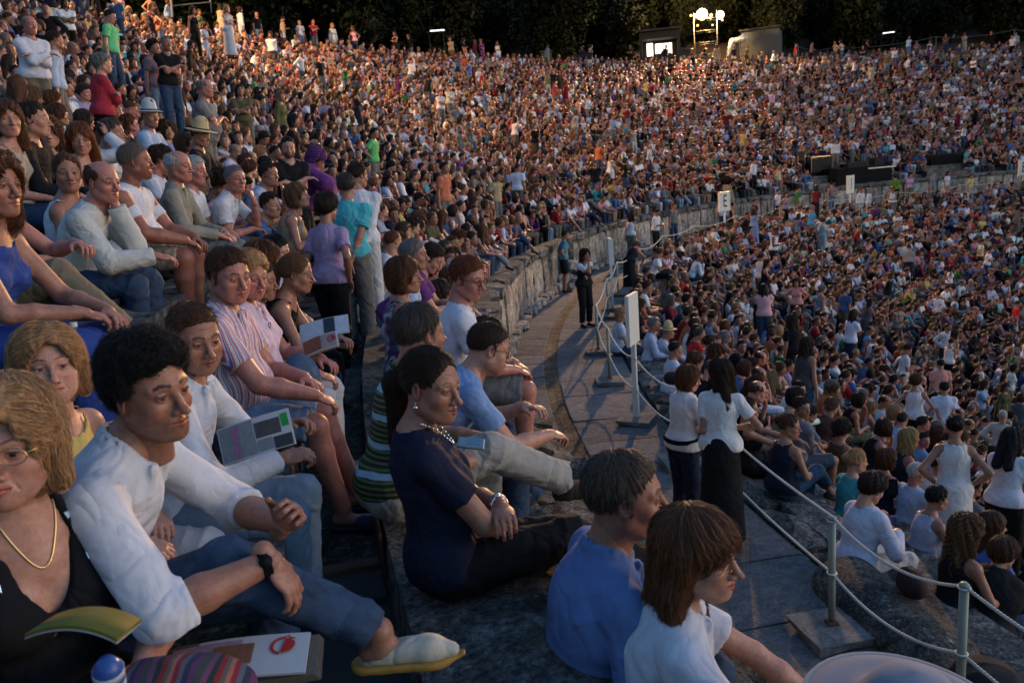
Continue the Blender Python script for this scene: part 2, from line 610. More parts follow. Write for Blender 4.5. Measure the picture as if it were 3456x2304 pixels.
def rotm(yaw=0, pitch=0, roll=0):
    """yaw about z, then pitch down about y, then roll about x; columns are forward, left, up"""
    y, p, r = map(math.radians, (yaw, pitch, roll))
    Rz = np.array([[math.cos(y), -math.sin(y), 0], [math.sin(y), math.cos(y), 0], [0, 0, 1]])
    Ry = np.array([[math.cos(p), 0, math.sin(p)], [0, 1, 0], [-math.sin(p), 0, math.cos(p)]])
    Rx = np.array([[1, 0, 0], [0, math.cos(r), -math.sin(r)], [0, math.sin(r), math.cos(r)]])
    return Rz @ Ry @ Rx

def unit(v):
    v = np.array(v, float)
    return v / (np.linalg.norm(v) + 1e-9)

def ik(a, t, l1, l2, pole):
    a, t = np.array(a, float), np.array(t, float)
    d = t - a; L = np.linalg.norm(d); u = d / (L + 1e-9)
    L = min(max(L, abs(l1 - l2) + .01), (l1 + l2) * .995)
    t = a + u * L
    x = (l1 * l1 - l2 * l2 + L * L) / (2 * L)
    h = math.sqrt(max(l1 * l1 - x * x, 0))
    p = np.array(pole, float); p = p - u * (p @ u)
    return a + u * x + unit(p) * h, t

class Merge:
    def __init__(s): s.V, s.F, s.C, s.M, s.n = [], [], [], [], 0
    def add(s, V, F, C=None, m=0):
        if len(V) == 0: return
        s.V.append(V); s.F.append(F + s.n); s.n += len(V)
        s.C.append(np.tile(np.array([1, 1, 1, 0], f32), (len(V), 1)) if C is None else C)
        s.M.append(np.full(len(F), m, np.int32))
    def mesh(s, name, mats):
        return mesh_np(name, np.concatenate(s.V), np.concatenate(s.F), mats, np.concatenate(s.C), np.concatenate(s.M))

# ------------------------------------------------------------------ the head
def head_field(h, P):
    f = Field((-.125, -.105, -.20), (.140, .105, .14), h)
    jw = P.get('jaw', 1.0); fem = P.get('fem', 0)
    nose = P.get('nose', 1.0); fat = P.get('fat', 0)
    f.ell((-.014, 0, .032), (.100, .077, .086), k=0)
    f.ell((.022, 0, -.028), (.066, .062 + .006 * fat, .090), k=.03)
    for s in (-1, 1):
        f.cap((.0, s * .050 * jw, -.062), (.060, s * .020, -.100), .022 + .006 * fat, .018, k=.03)
        f.ell((.056, s * .040, -.032), (.024, .022 + .006 * fat, .024), k=.022)
        f.cap((.080, s * .010, .022), (.066, s * .047, .020), .010 if fem else .0125, .009, k=.014)
        f.ell((.050, s * .040, -.068), (.026, .018, .026), k=.025) if fat else None
    f.ell((.070, 0, -.100), (.022, .022, .018), k=.02)
    f.ell((.074, 0, -.070), (.022, .030, .026), k=.02)
    if h < .012:
        for s in (-1, 1):
            f.ell((.096, s * .032, -.002), (.020, .018, .013), k=.014, op='s')
            f.ell((.0735, s * .031, 0), (.0145, .0165, .0135), k=.004)
            f.ell((.092, s * .032, -.001), (.0125, .0125, .0042), k=.0015, op='s') if h < .005 else None
            f.cap((.083, s * .014, .009), (.082, s * .043, .007), .0034, .003, k=.004)
    f.cap((.084, 0, .012), (.104 + .004 * nose, 0, -.030), .0085, .0095, k=.010)
    f.ell((.108 + .006 * nose, 0, -.036), (.0125 * nose, .0115, .0105), k=.008)
    for s in (-1, 1):
        f.ell((.098, s * .013, -.041), (.011, .0085, .008), k=.006)
    if h < .005:
        for s in (-1, 1):
            f.ell((.104, s * .0065, -.0475), (.0045, .0035, .004), k=.003, op='s')
    f.cap((.0955, 0, -.062), (.084, s * .022, -.066), .0062, .004, k=.006)
    f.cap((.0955, 0, -.062), (.084, -s * .022, -.066), .0062, .004, k=.006)
    f.cap((.0935, 0, -.073), (.083, .020, -.070), .0075, .004, k=.006)
    f.cap((.0935, 0, -.073), (.083, -.020, -.070), .0075, .004, k=.006)
    if h < .005:
        for s in (-1, 1):
            f.cap((.103, 0, -.0675), (.088, s * .024, -.0675), .0018, .0015, k=.0025, op='s')
            if P.get('age', 0):
                f.cap((.094, s * .022, -.044), (.082, s * .034, -.072), .0012, .001, k=.006, op='s')
                f.cap((.082, s * .020, -.018), (.074, s * .042, -.020), .0012, .0008, k=.005, op='s')
                f.cap((.092, s * .004, .030), (.090, s * .006, .044), .0012, .0012, k=.004, op='s')
                for q in (.052, .064):
                    f.cap((.092 - q * .12, 0, q), (.080 - q * .12, s * .035, q), .0004, .0004, k=.004, op='s')
    # ears
    for s in (-1, 1):
        Re = rotm(s * 22, 0, 0)
        f.ell((-.008, s * .078, -.008), (.019, .0085, .032), Re, k=.005)
        if h < .009:
            f.ell((-.002, s * .086, -.004), (.011, .006, .020), Re, k=.004, op='s')
    f.cap((-.030, 0, -.05), (-.045, 0, -.19), .050 if fem else .057, .050 if fem else .058, k=.03)
    return f

def head_color(V, P):
    x, y, z = V[:, 0], V[:, 1], V[:, 2]
    ay = np.abs(y)
    C = np.ones((len(V), 4), f32); C[:, 3] = 0
    red = np.exp(-(((ay - .042) / .018) ** 2 + ((z + .035) / .02) ** 2)) * (x > .04)
    nz = np.exp(-((y / .014) ** 2 + ((z + .038) / .014) ** 2)) * (x > .09)
    C[:, 1] -= .16 * red + .14 * nz; C[:, 2] -= .16 * red + .14 * nz
    ear = (ay > .074) & (z < .03) & (z > -.05)
    C[ear, 1:3] *= .86
    lip = (x > .078) & (z < -.0565) & (z > -.080) & (ay < .0245) & (z > -.080 + (ay / .025) ** 2 * .012) & (z < -.0565 - (ay / .025) ** 2 * .006)
    lc = P.get('lips', (.86, .52, .52))
    C[lip, :3] = lc
    C[(x > .08) & (np.abs(z + .0675) < .0014) & (ay < .024), :3] = (.3, .15, .15)
    bz = .0255 + .005 * np.clip((ay - .012) / .02, 0, 1) - .006 * np.clip((ay - .034) / .014, 0, 1)
    bw = .0042 if not P.get('fem') else .0026
    brow = (x > .055) & (ay > .012) & (ay < .050) & (np.abs(z - bz) < bw)
    C[brow, :3] = P.get('browc', (.22, .2, .2))
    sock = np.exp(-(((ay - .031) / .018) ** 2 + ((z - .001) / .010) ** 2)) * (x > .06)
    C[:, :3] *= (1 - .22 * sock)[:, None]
    lash = (x > .080) & (np.abs(z - .0042) < .0016) & (np.abs(ay - .032) < .0125)
    C[lash, :3] = (.30, .22, .20)
    bd = P.get('beard', 0)
    if bd:
        area = ((z < -.048) & (x > -.02) & ~lip) * np.clip((-.048 - z) / .015, 0, 1) * np.clip((ay * .9 + np.abs(z + .07) + .012 - .02) / .012, .35, 1)
        C[:, :3] *= (1 - bd * area)[:, None]
    return C

def eye_mesh(P):
    """two eyeballs with painted iris, looking along eyes=(yaw,pitch)"""
    V, F, C = [], [], []
    n, m = 18, 12
    ey = P.get('eyes', (0, 0))
    for s in (-1, 1):
        R = rotm(*ey)
        vs, cs = [], []
        for i in range(m + 1):
            t = math.pi * i / m
            for j in range(n):
                a = 2 * math.pi * j / n
                vs.append((math.cos(t), math.sin(t) * math.cos(a), math.sin(t) * math.sin(a)))
                q = math.degrees(t)
                cs.append((.01, .008, .008, 1) if q < 20 else (.06, .035, .025, 1) if q < 33 else (.42, .38, .36, 1))
        vs = np.array(vs) @ R.T * .0122 + np.array((.0742, s * .0315, -.0008))
        fs = [(i * n + j, i * n + (j + 1) % n, (i + 1) * n + (j + 1) % n, (i + 1) * n + j) for i in range(m) for j in range(n)]
        F.append(np.array(fs) + len(V) * (m + 1) * n); V.append(vs); C.append(cs)
    return np.concatenate(V), np.concatenate(F), np.array(np.concatenate(C), f32)

# hair styles, in head coordinates
def hair_field(h, st, rough=1.0):
    lo, hi = (-.20, -.14, -.17), (.14, .14, .19)
    if st in ('long', 'longwavy', 'ponytail', 'frontlong'): lo = (-.24, -.16, -.40)
    f = Field(lo, hi, h)
    t = {'short': .010, 'crop': .005, 'thick': .030, 'curly': .030, 'bald': .004, 'bob': .016, 'long': .014, 'longwavy': .02,
         'ponytail': .008, 'bun': .008, 'shortf': .022, 'blondebob': .024, 'frontlong': .014}[st]
    tt = t * (.45 if st in ('short', 'crop', 'thick', 'ponytail', 'bun') else 1)
    f.ell((-.016, 0, .034), (.100 + tt * 1.2, .077 + tt, .086 + t), k=0)
    if st in ('bob', 'blondebob'):
        f.ell((-.035, 0, -.02), (.095, .098, .118), k=.03)
        for s in (-1, 1): f.cap((-.006, s * .082, .02), (-.010, s * .088, -.085), .024, .026, k=.02)
    if st == 'shortf': f.ell((-.03, 0, .01), (.098, .092, .10), k=.02)
    if st == 'thick': f.ell((.004, 0, .080), (.098, .076, .060), k=.03)
    if st == 'curly': f.ell((-.012, 0, .05), (.118, .108, .105), k=.02)
    if st in ('long', 'longwavy', 'frontlong'):
        f.ell((-.045, 0, -.03), (.080, .092, .12), k=.03)
        f.cap((-.07, .035, -.06), (-.10, .055, -.30), .048, .040, k=.03)
        f.cap((-.07, -.035, -.06), (-.10, -.055, -.30), .048, .040, k=.03)
        for s in (-1, 1):
            f.cap((-.005, s * .078, .02), (-.03, s * .092, -.14), .022, .024, k=.03)
            if st == 'frontlong': f.cap((-.04, s * .085, -.10), (-.01, s * .105, -.34), .03, .022, k=.03)
    if st == 'ponytail':
        f.cap((-.105, 0, .035), (-.150, 0, -.02), .024, .034, k=.012)
        f.cap((-.150, 0, -.02), (-.135, 0, -.24), .038, .020, k=.03)
    if st == 'bun':
        f.ell((-.115, 0, .045), (.042, .042, .038), k=.012)
    # hairline
    if st in ('short', 'thick', 'crop', 'curly', 'shortf'):
        fz = {'thick': .075, 'curly': .078, 'shortf': .066}.get(st, .072)
        nape = -.088 if st != 'shortf' else -.095
        pa, pb = np.array((.092, fz)), np.array((-.105, nape))
        d = pb - pa; n = np.array((-d[1], d[0])); n = n / np.linalg.norm(n)
        if n[1] > 0: n = -n
        f.cut((pa[0], 0, pa[1]), (n[0], 0, n[1]), .030)
        # sideburns
        for s in (-1, 1): f.cap((.008, s * .076, .02), (.010, s * .077, -.020), .007 + t * .3, .004, k=.008)
        f.ell((.105, 0, .035), (.040, .050, .045), k=.012, op='s')
        if st in ('thick', 'curly', 'shortf'): f.ell((-.01, 0, -.03), (.030, .3, .045), k=.015, op='s') if st != 'shortf' else None
    elif st == 'bald':
        f.ell((.03, 0, .085), (.115, .066, .080), k=.015, op='s')
        f.cut((.03, 0, .0), (.95, 0, -.3), .012)
        f.cut((-.1, 0, -.058), (0, 0, -1), .012)
    else:
        fw = .072 if st in ('bob', 'blondebob', 'long', 'longwavy', 'frontlong') else .074
        top = {'bob': .058, 'blondebob': .078, 'frontlong': .060}.get(st, .072 if st in ('long', 'longwavy') else .088)
        if st in ('ponytail', 'bun', 'frontlong'): fw = .080
        f.ell((.100, 0, -.055), (.092 if st in ('ponytail', 'bun', 'blondebob') else .085, fw, top + .055), k=.012, op='s')
        if st in ('ponytail', 'bun'):
            f.cut((.0, 0, -.005), (.55, 0, -.83), .012) if False else None
            f.ell((.015, 0, -.09), (.075, .12, .095), k=.015, op='s')
        else:
            f.ell((.06, 0, -.12), (.075, .066, .08), k=.015, op='s')
    if rough > 0:
        fr = {'curly': (95, .010), 'thick': (80, .007), 'crop': (120, .001), 'longwavy': (60, .007)}.get(st, (70, .0022))
        k, A = fr; A *= rough
        def w(x, y, z):
            if st in ('curly', 'thick'):
                return A * np.sin(k * x + 1.5 * np.sin(k * .6 * z)) * np.sin(k * y + 1.3 * np.sin(k * .7 * x)) * np.sin(k * z + 1)
            a = np.arctan2(y, x + .03)
            return A * np.sin(a * 26 + 9 * np.sin(z * 21 + a * 2)) + A * .8 * np.sin(a * 11 + 30 * z)
        f.warp(w)
    return f

FLOW_TIE = {'ponytail': (-.105, 0, .035), 'bun': (-.11, 0, .045)}
def hair_strands(f, st, n, length, rad, seed=0, curl=0.0):
    r = np.random.default_rng(seed)
    V, F = f.net()
    if not len(V): return None
    P = V[r.integers(0, len(V), n)].astype(float)
    K = 7
    out = np.zeros((n, K, 3))
    off = np.abs(r.normal(0, .0042, n)) + .0003
    L = length * r.uniform(.6, 1.15, n)
    ph = r.uniform(0, 6.28, (n, 3))
    tie = FLOW_TIE.get(st)
    g = f.grad(P)
    lo_b, hi_b = f.o + 2.5 * f.h, f.o + f.h * (f.n - 3.5)
    for i in range(K):
        P = np.clip(P, lo_b, hi_b)
        out[:, i] = P + g * (off * (.2 + i * .16))[:, None]
        if st in ('curly', 'thick'):
            out[:, i] += curl * i * np.sin(ph + i * 1.1) * .35
        if tie is not None:
            d = np.array(tie) - P
            d[P[:, 0] < -.10] = (0, 0, -1)
        else:
            d = P - np.array((-.045, 0, .16))
            low = P[:, 2] < .02
            d[low] = d[low] * .25 + np.array((-.01, 0, -.14))
            fr = (P[:, 0] > .03) & (P[:, 2] > .07)
            if st in ('bob', 'blondebob', 'long', 'longwavy', 'shortf'):
                fb = (P[:, 0] > .02) & (P[:, 2] > .0)
                d[fb] = np.stack([-.05 + 0 * P[fb, 0], np.sign(P[fb, 1] - .02) * .10, -.05 + 0 * P[fb, 0]], -1)
            if st in ('short', 'crop', 'thick'): d[fr] = np.array((.1, .05, .03)) * np.array((1, 1, 1)) + r.normal(0, .02, (int(fr.sum()), 3))
        g = f.grad(P)
        d = d - g * (d * g).sum(1)[:, None]
        d = d / (np.linalg.norm(d, axis=1)[:, None] + 1e-9)
        d += r.normal(0, .16 if st not in ('curly', 'thick') else .55, (n, 3))
        P = P + d * (L / (K - 1))[:, None]
        s = np.clip(f.sample(P), -.02, .02)[:, None]
        g = f.grad(P)
        P = P - g * s
    hc = bpy.data.hair_curves.new('hair_strands')
    hc.add_curves([K] * n)
    hc.attributes['position'].data.foreach_set('vector', out.astype(f32).ravel())
    ra = hc.attributes.get('radius') or hc.attributes.new('radius', 'FLOAT', 'POINT')
    rr = rad * np.linspace(1, .35, K)[None, :] * r.uniform(.6, 1.2, (n, 1))
    ra.data.foreach_set('value', rr.astype(f32).ravel())
    hc.materials.append(M['strand'])
    return hc
# ------------------------------------------------------------------ figures
UA, FA, TH, SH = .285, .255, .43, .42          # upper arm, forearm, thigh, shank

def skel(P):
    J = {}
    sit = P.get('mode', 'sit') == 'sit'
    pel = np.array((0, 0, .115 if sit else .95)) + np.array(P.get('pel', (0, 0, 0)))
    Rc = rotm(P.get('twist', 0), P.get('lean', 6), P.get('side', 0))
    up = Rc[:, 2]
    b0 = P.get('bend', 0)                       # lower spine stays straighter than the chest
    up0 = rotm(0, P.get('lean', 6) - b0, P.get('side', 0))[:, 2]
    mid = pel + up0 * .24
    nb = mid + up * .255
    fem = P.get('fem', 0)
    sw = P.get('sw', .140 if fem else .172)
    J.update(pel=pel, mid=mid, nb=nb, Rc=Rc, up=up, up0=up0, fem=fem)
    hunch = P.get('hunch', .02)
    for s, n in ((1, 'l'), (-1, 'r')):
        sh = nb - up * .078 + Rc[:, 1] * s * sw + Rc[:, 0] * hunch + up * P.get(n + 'shup', 0)
        default = (.36, s * .10, .21) if sit else (.04, s * .24, .80)
        t = np.array(P.get(n + 'h', default), float)
        pole = P.get(n + 'e', (-.55, s * .75, -.6) if sit else (-1, s * .35, -.1))
        el, w = ik(sh, t, UA, FA, pole)
        J[n + 'sh'], J[n + 'el'], J[n + 'wr'] = sh, el, w
        fd = unit(w - el)
        hd = unit(P.get(n + 'hd', fd * .8 + np.array((.15, -s * .1, -.25))))
        pn = np.array(P.get(n + 'pn', (0, -s * .3, -1)), float)
        J[n + 'hf'] = (hd, unit(pn - hd * (pn @ hd)))
        hip = pel + np.array((.02 if sit else 0, s * .088, -.005 if sit else -.02))
        ft = np.array(P.get(n + 'f', (.42, s * .10, -.34) if sit else (-.01, s * .095, .085)), float)
        kp = P.get(n + 'k', (.5, s * .1, 1) if sit else (1, s * .1, 0))
        kn, an = ik(hip, ft, TH, SH, kp)
        J[n + 'hip'], J[n + 'kn'], J[n + 'an'] = hip, kn, an
        fy = P.get(n + 'fy', s * 12); fp = P.get(n + 'fp', 0)
        J[n + 'ft'] = rotm(fy, fp)[:, 0], rotm(fy, fp)[:, 2]
    Rh = rotm(P.get('hy', 0), P.get('hp', 5), P.get('hr', 0))
    J['Rh'] = Rh
    J['hc'] = nb + up * .10 + np.array((0, 0, .065)) + Rc[:, 0] * .022 + Rh[:, 0] * .022 + np.array(P.get('hoff', (0, 0, 0)))
    return J

def torso(f, J, e, P, g=1.0):
    Rc, up, up0 = J['Rc'], J['up'], J['up0']
    R0 = np.stack([np.cross((0, 1, 0), up0), (0, 1, 0), up0], -1)
    fem = J['fem']; gi = P.get('girth', 1.0)
    belly = P.get('belly', 0)
    f.ell(J['pel'] + up0 * .01, (.115 * gi + e, (.170 if fem else .165) * gi + e, .115 + e), R0, k=.03)
    f.ell(J['pel'] + up0 * .15 + R0[:, 0] * (.005 + belly), (.100 * gi + e + belly * .6, (.130 if fem else .148) * gi + e + belly * .3, .14 + e), R0, k=.05)
    f.ell(J['nb'] - up * .17, (.102 * gi + e, (.138 if fem else .160) * gi + e, .165 + e), Rc, k=.05)
    for n in 'lr':
        f.cap(J['nb'] - up * .035, J[n + 'sh'] + up * .004, .052 + e * .8, .040 + e, k=.04)
    f.cap(J['nb'] - up * .02, J['nb'] - up * .10, .060 + e * .5, .095 + e, k=.04)
    if fem:
        b = P.get('bust', 1.0)
        for s in (1, -1):
            f.ell(J['nb'] - up * .20 + Rc[:, 0] * .078 + Rc[:, 1] * s * .072, (.058 * b + e, .066 * b + e, .062 * b + e), Rc, k=.03)
    for n in 'lr':
        f.ell(J[n + 'sh'] - up * .005, (.048 + e * .8,) * 3, k=.03)

def hand_prims(f, w, hd, pn, side, curl, lod):
    """palm, four fingers of two bends and a thumb"""
    X = hd; Z = pn; Y = np.cross(Z, X) * side   # towards the thumb
    B = np.stack([X, Y, Z], -1)
    q = lambda x, y, z: w + B @ np.array((x, y, z))
    if lod == 2:
        f.cap(w, q(.10, 0, .01), .024, .024, k=.01); return
    if lod == 1:
        f.ell(q(.045, 0, .002), (.05, .038, .018), B, k=.012)
        f.cap(q(.085, .012, .004), q(.14, .008, .02 + .03 * curl), .013, .010, k=.008)
        f.cap(q(.085, -.014, .004), q(.13, -.014, .02 + .03 * curl), .013, .010, k=.008)
        f.cap(q(.02, .032, .008), q(.075, .055, .02), .012, .009, k=.008)
        return
    f.cap(q(-.03, 0, 0), q(.015, 0, 0), .0255, .024, k=.01)
    f.ell(q(.048, .0, .002), (.052, .040, .0145), B, k=.010)
    f.ell(q(.030, .022, .010), (.030, .017, .013), B, k=.01)
    for i, (y, L) in enumerate(((.030, .070), (.0105, .079), (-.010, .073), (-.029, .057))):
        a = curl * (1 + .08 * i) * .55 + .05
        p = np.array((.088 - abs(y + .005) * .35, y, .001)); ang = 0.0
        spread = y * 1.6
        for j, fr in enumerate((.45, .31, .24)):
            ang += a * (1.0 if j == 0 else 1.25)
            d = np.array((math.cos(ang), spread * .6, math.sin(ang)))
            p2 = p + unit(d) * L * fr
            f.cap(q(*p), q(*p2), .0088 - .0009 * j, .0083 - .0009 * j, k=.0035)
            p = p2
    t0 = np.array((.018, .030, .008)); t1 = t0 + np.array((.030, .024, .010)); t2 = t1 + np.array((.030, .010, .008 + .012 * curl))
    f.cap(q(*t0), q(*t1), .0125, .0105, k=.008)
    f.cap(q(*t1), q(*t2), .0098, .0085, k=.004)

def fold_fn(J, amp, seed=0):
    c = [J['lel'], J['rel'], J['pel'] + np.array((.06, 0, .06)), J['lsh'] - np.array((0, .03, .07)), J['rsh'] - np.array((0, -.03, .07))]
    s = seed * 1.7
    def fn(x, y, z):
        w = np.full(x.shape, .35)
        for q, rr in zip(c, (.10, .10, .16, .09, .09)):
            w += .9 * np.exp(-((x - q[0]) ** 2 + (y - q[1]) ** 2 + (z - q[2]) ** 2) / rr ** 2)
        u = 30 * x + 44 * z + 2.6 * np.sin(13 * y + 9 * z + s) + 1.2 * np.sin(31 * x - 17 * y) + s
        a = (1 - np.abs(np.sin(u * .62))) ** 2.2
        v = 38 * y - 14 * z + 2.0 * np.sin(15 * x + 11 * z + s) + s * 2
        b = (1 - np.abs(np.sin(v * .5))) ** 2.6
        g = .5 + .5 * np.sin(9 * x + 13 * y - 11 * z + s)
        return -amp * w * (a * 1.35 * g + b * 1.1 * (1 - g) - .3)
    return fn

def fold_leg(J, amp, seed=0):
    c = [J['lkn'], J['rkn'], J['lhip'], J['rhip'], J['lan'], J['ran']]
    s = seed * 1.3
    def fn(x, y, z):
        w = np.full(x.shape, .3)
        for q in c:
            w += 1.0 * np.exp(-((x - q[0]) ** 2 + (y - q[1]) ** 2 + (z - q[2]) ** 2) / .11 ** 2)
        a = (1 - np.abs(np.sin(.5 * (46 * (x - z) + 2.6 * np.sin(16 * y + 20 * x + s) + s)))) ** 2.4
        b = (1 - np.abs(np.sin(.5 * (26 * x + 38 * z + 2 * np.sin(24 * y + s))))) ** 2.4
        return -amp * w * (a * 1.3 + b - .4)
    return fn

def bounds(J, pad=.17):
    pts = [J[k] for k in ('pel', 'nb', 'lsh', 'rsh', 'lel', 'rel', 'lwr', 'rwr', 'lkn', 'rkn', 'lan', 'ran', 'lhip', 'rhip')]
    return np.min(pts, 0) - pad, np.max(pts, 0) + pad

HB = {0: .0095, 1: .017, 2: .030}
HH = {0: .0030, 1: .0078, 2: .015}
HC = {0: .0095, 1: .017, 2: .030}

def arm(f, J, n, e1, e2, k=.02, cut=None, upto='hand'):
    f.cap(J[n + 'sh'], J[n + 'el'], .050 + e1, .038 + e1, k=k)
    f.cap(J[n + 'el'], J[n + 'wr'], .041 + e2, .026 + e2, k=k)

def figure(P, lod):
    J = skel(P)
    out = {'J': J, 'P': P}
    fem = J['fem']; thin = P.get('thin', 1.0 if not fem else .90)
    lo, hi = bounds(J)
    topk, botk = P.get('top', 'tshirt'), P.get('bot', 'trousers')
    # ---- skin
    f = Field(lo, hi, HB[lod])
    torso(f, J, 0, P)
    f.cap(J['nb'] - J['up'] * .02, J['hc'] - J['Rh'][:, 0] * .035 - J['Rh'][:, 2] * .06, .056 * thin, .052 * thin, k=.03)
    for n, s in (('l', 1), ('r', -1)):
        ar = P.get('arm', 1.0) * thin
        f.cap(J[n + 'sh'], J[n + 'el'], .049 * ar, .038 * ar, k=.025)
        el, wr = J[n + 'el'], J[n + 'wr']
        f.cap(el, el * .65 + wr * .35, .038 * ar, .040 * ar, k=.015)
        f.cap(el * .65 + wr * .35, wr, .040 * ar, .026 * ar, k=.015)
        lg = P.get('leg', 1.0) * (thin * .5 + .5)
        if botk not in ('trousers', 'longskirt'):
            f.cap(J[n + 'hip'], J[n + 'kn'], .082 * lg, .056 * lg, k=.02)
            kn, an = J[n + 'kn'], J[n + 'an']
            m = kn * .68 + an * .32 - unit(np.array((.6, 0, .2))) * .012
            f.cap(kn, m, .054 * lg, .056 * lg, k=.02); f.cap(m, an, .054 * lg, .036 * lg, k=.02)
        if lod > 0:
            hand_prims(f, wr, *J[n + 'hf'], s, P.get(n + 'curl', .7), lod)
        if P.get('shoes', 'shoe') != 'shoe' or botk not in ('trousers',):
            fd, fu = J[n + 'ft']; an = J[n + 'an']
            f.cap(an, an - fu * .045, .037, .034, k=.01)
            f.cap(an - fu * .055 - fd * .03, an - fu * .062 + fd * .13, .031, .024, k=.02)
            f.cap(an - fu * .062 + fd * .12, an - fu * .068 + fd * .17, .028, .014, k=.015)
    mg = Merge()
    V, F = f.net(); mg.add(V, F)
    f0 = f
    if lod == 0: out['bf'] = f
    if lod == 0:
        for n, s in (('l', 1), ('r', -1)):
            w = J[n + 'wr']; hd = J[n + 'hf'][0]
            c = w + hd * .07
            f = Field(c - .135, c + .135, .0042)
            hand_prims(f, w, *J[n + 'hf'], s, P.get(n + 'curl', .7), 0)
            V, F = f.net(); mg.add(V, F)
    hf = head_field(HH[lod], P)
    V, F = hf.net()
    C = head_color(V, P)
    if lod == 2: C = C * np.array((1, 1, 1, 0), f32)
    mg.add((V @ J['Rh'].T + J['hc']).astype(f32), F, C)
    if lod == 0:
        V, F, C = eye_mesh(P)
        mg.add((V @ J['Rh'].T + J['hc']).astype(f32), F, C)
    # ---- top
    tp = Field(lo, hi, HC[lod]); e = .012 + .006 * (lod > 0) + P.get('loose', .0)
    torso(tp, J, e, P)
    if botk != 'dress':
        gi = P.get('girth', 1.0); Rp = np.stack([np.cross((0, 1, 0), J['up0']), (0, 1, 0), J['up0']], -1)
        tp.ell(J['pel'] + J['up0'] * .03, (.115 * gi + e + .016, .172 * gi + e + .014, .13 + e), Rp, k=.03)
    sl = {'tshirt': .62, 'long': 2, 'rolled': 1.25, 'tank': 0, 'sleeveless': 0, 'halter': 0}[topk]
    for n, s in (('l', 1), ('r', -1)):
        sh, el, wr = J[n + 'sh'], J[n + 'el'], J[n + 'wr']
        if sl > 0:
            c1 = min(sl, 1.0)
            tp.cap(sh, el, .050 * thin + e * .8, .044 * thin + e + (.010 if sl < 1 else 0), k=.025, cut=(None, c1 if sl < 1 else None))
            if sl >= 1:
                fr = min(sl - 1, .97)
                tp.cap(el, wr, .048 * thin + e * .8, .034 * thin + e * .8, k=.02, cut=(None, fr))
        else:
            tp.cap(sh + J['Rc'][:, 1] * s * -.012 + J['up'] * .0, sh + J['Rc'][:, 1] * s * .12, .074, .10, k=.008, op='s')
    hem = P.get('hem', -.03)
    if botk != 'dress': tp.cut(J['pel'] + J['up0'] * hem, -J['up0'], .006)
    nr = {'tank': .095, 'halter': .10, 'sleeveless': .085}.get(topk, .066 if P.get('collar') else .072)
    tp.cap(J['nb'] - J['up'] * .02 + J['Rc'][:, 0] * .012, J['nb'] + J['up'] * .2, nr, nr, k=.006, op='s')
    vn = P.get('vneck', 0)
    if topk == 'halter': vn = .22
    if vn:
        A = J['nb'] + J['Rc'][:, 0] * .10
        tp.cap(A - J['up'] * .0, A - J['up'] * (.05 + vn), .060 if topk != 'halter' else .085, .010, k=.006, op='s')
    if topk == 'halter' and lod == 0:
        for s in (1, -1):
            pts = [J['nb'] + J['Rc'][:, 0] * a_ + J['Rc'][:, 1] * s * b_ + J['up'] * c_ for a_, b_, c_ in ((.13, .10, -.17), (.12, .098, -.12), (.10, .092, -.07), (.075, .082, -.02), (.03, .070, .02), (-.02, .058, .03), (-.06, .04, .02))]
            for _ in range(5): pts = [p - f0.grad(p[None])[0] * float(np.clip(f0.sample(p[None])[0], -.03, .03) - .003) for p in pts]
            P.setdefault('_strap', []).append(pts)
            for a_, b_ in zip(pts[:-1], pts[1:]): tp.cap(a_, b_, .0125, .0125, k=.006)
    if P.get('fold', 1) and lod < 2: tp.warp(fold_fn(J, (.0080 if lod == 0 else .0075) * P.get('fold', 1), P.get('seed', 0)))
    if botk == 'dress': skirt(tp, J, P, e)
    if P.get('collar') and lod == 0:
        Rc = J['Rc']; up = J['up']; c0 = J['nb'] + up * .034
        ring = [c0 + Rc[:, 0] * (.070 * math.cos(a) + .008) + Rc[:, 1] * .066 * math.sin(a) - up * (.052 * max(math.cos(a), 0) ** 1.3) for a in np.linspace(.36, 2 * math.pi - .36, 18)]
        for a, b in zip(ring[:-1], ring[1:]):
            tp.cap(a, b, .0075, .0075, k=.004)
            tp.cap(a - up * .016 + unit(a - c0) * .006, b - up * .016 + unit(b - c0) * .006, .009, .009, k=.006)
        for s in (1, -1):
            q0 = J['nb'] + Rc[:, 0] * .086 + Rc[:, 1] * s * .030 - up * .012; q1 = J['nb'] + Rc[:, 0] * .115 + Rc[:, 1] * s * .058 - up * .068
            for _ in range(4): q1 = q1 - tp.grad(q1[None])[0] * (np.clip(tp.sample(q1[None])[0], -.03, .03) - .002)
            tp.cap(q0, q1, .012, .007, k=.004)
            tp.cap(q0 + Rc[:, 1] * s * .022 + up * .006, q1, .011, .006, k=.004)
        pl_ = [J['nb'] + Rc[:, 0] * .14 - up * t for t in np.linspace(.05, .42, 12)]
        for _ in range(5): pl_ = [q - tp.grad(q[None])[0] * float(np.clip(tp.sample(q[None])[0], -.03, .03)) for q in pl_]
        for a, b in zip(pl_[:-1], pl_[1:]): tp.cap(a, b, .0085, .0085, k=.003)
    out['_top'] = tp.net()
    if lod == 0: out['tf'] = tp
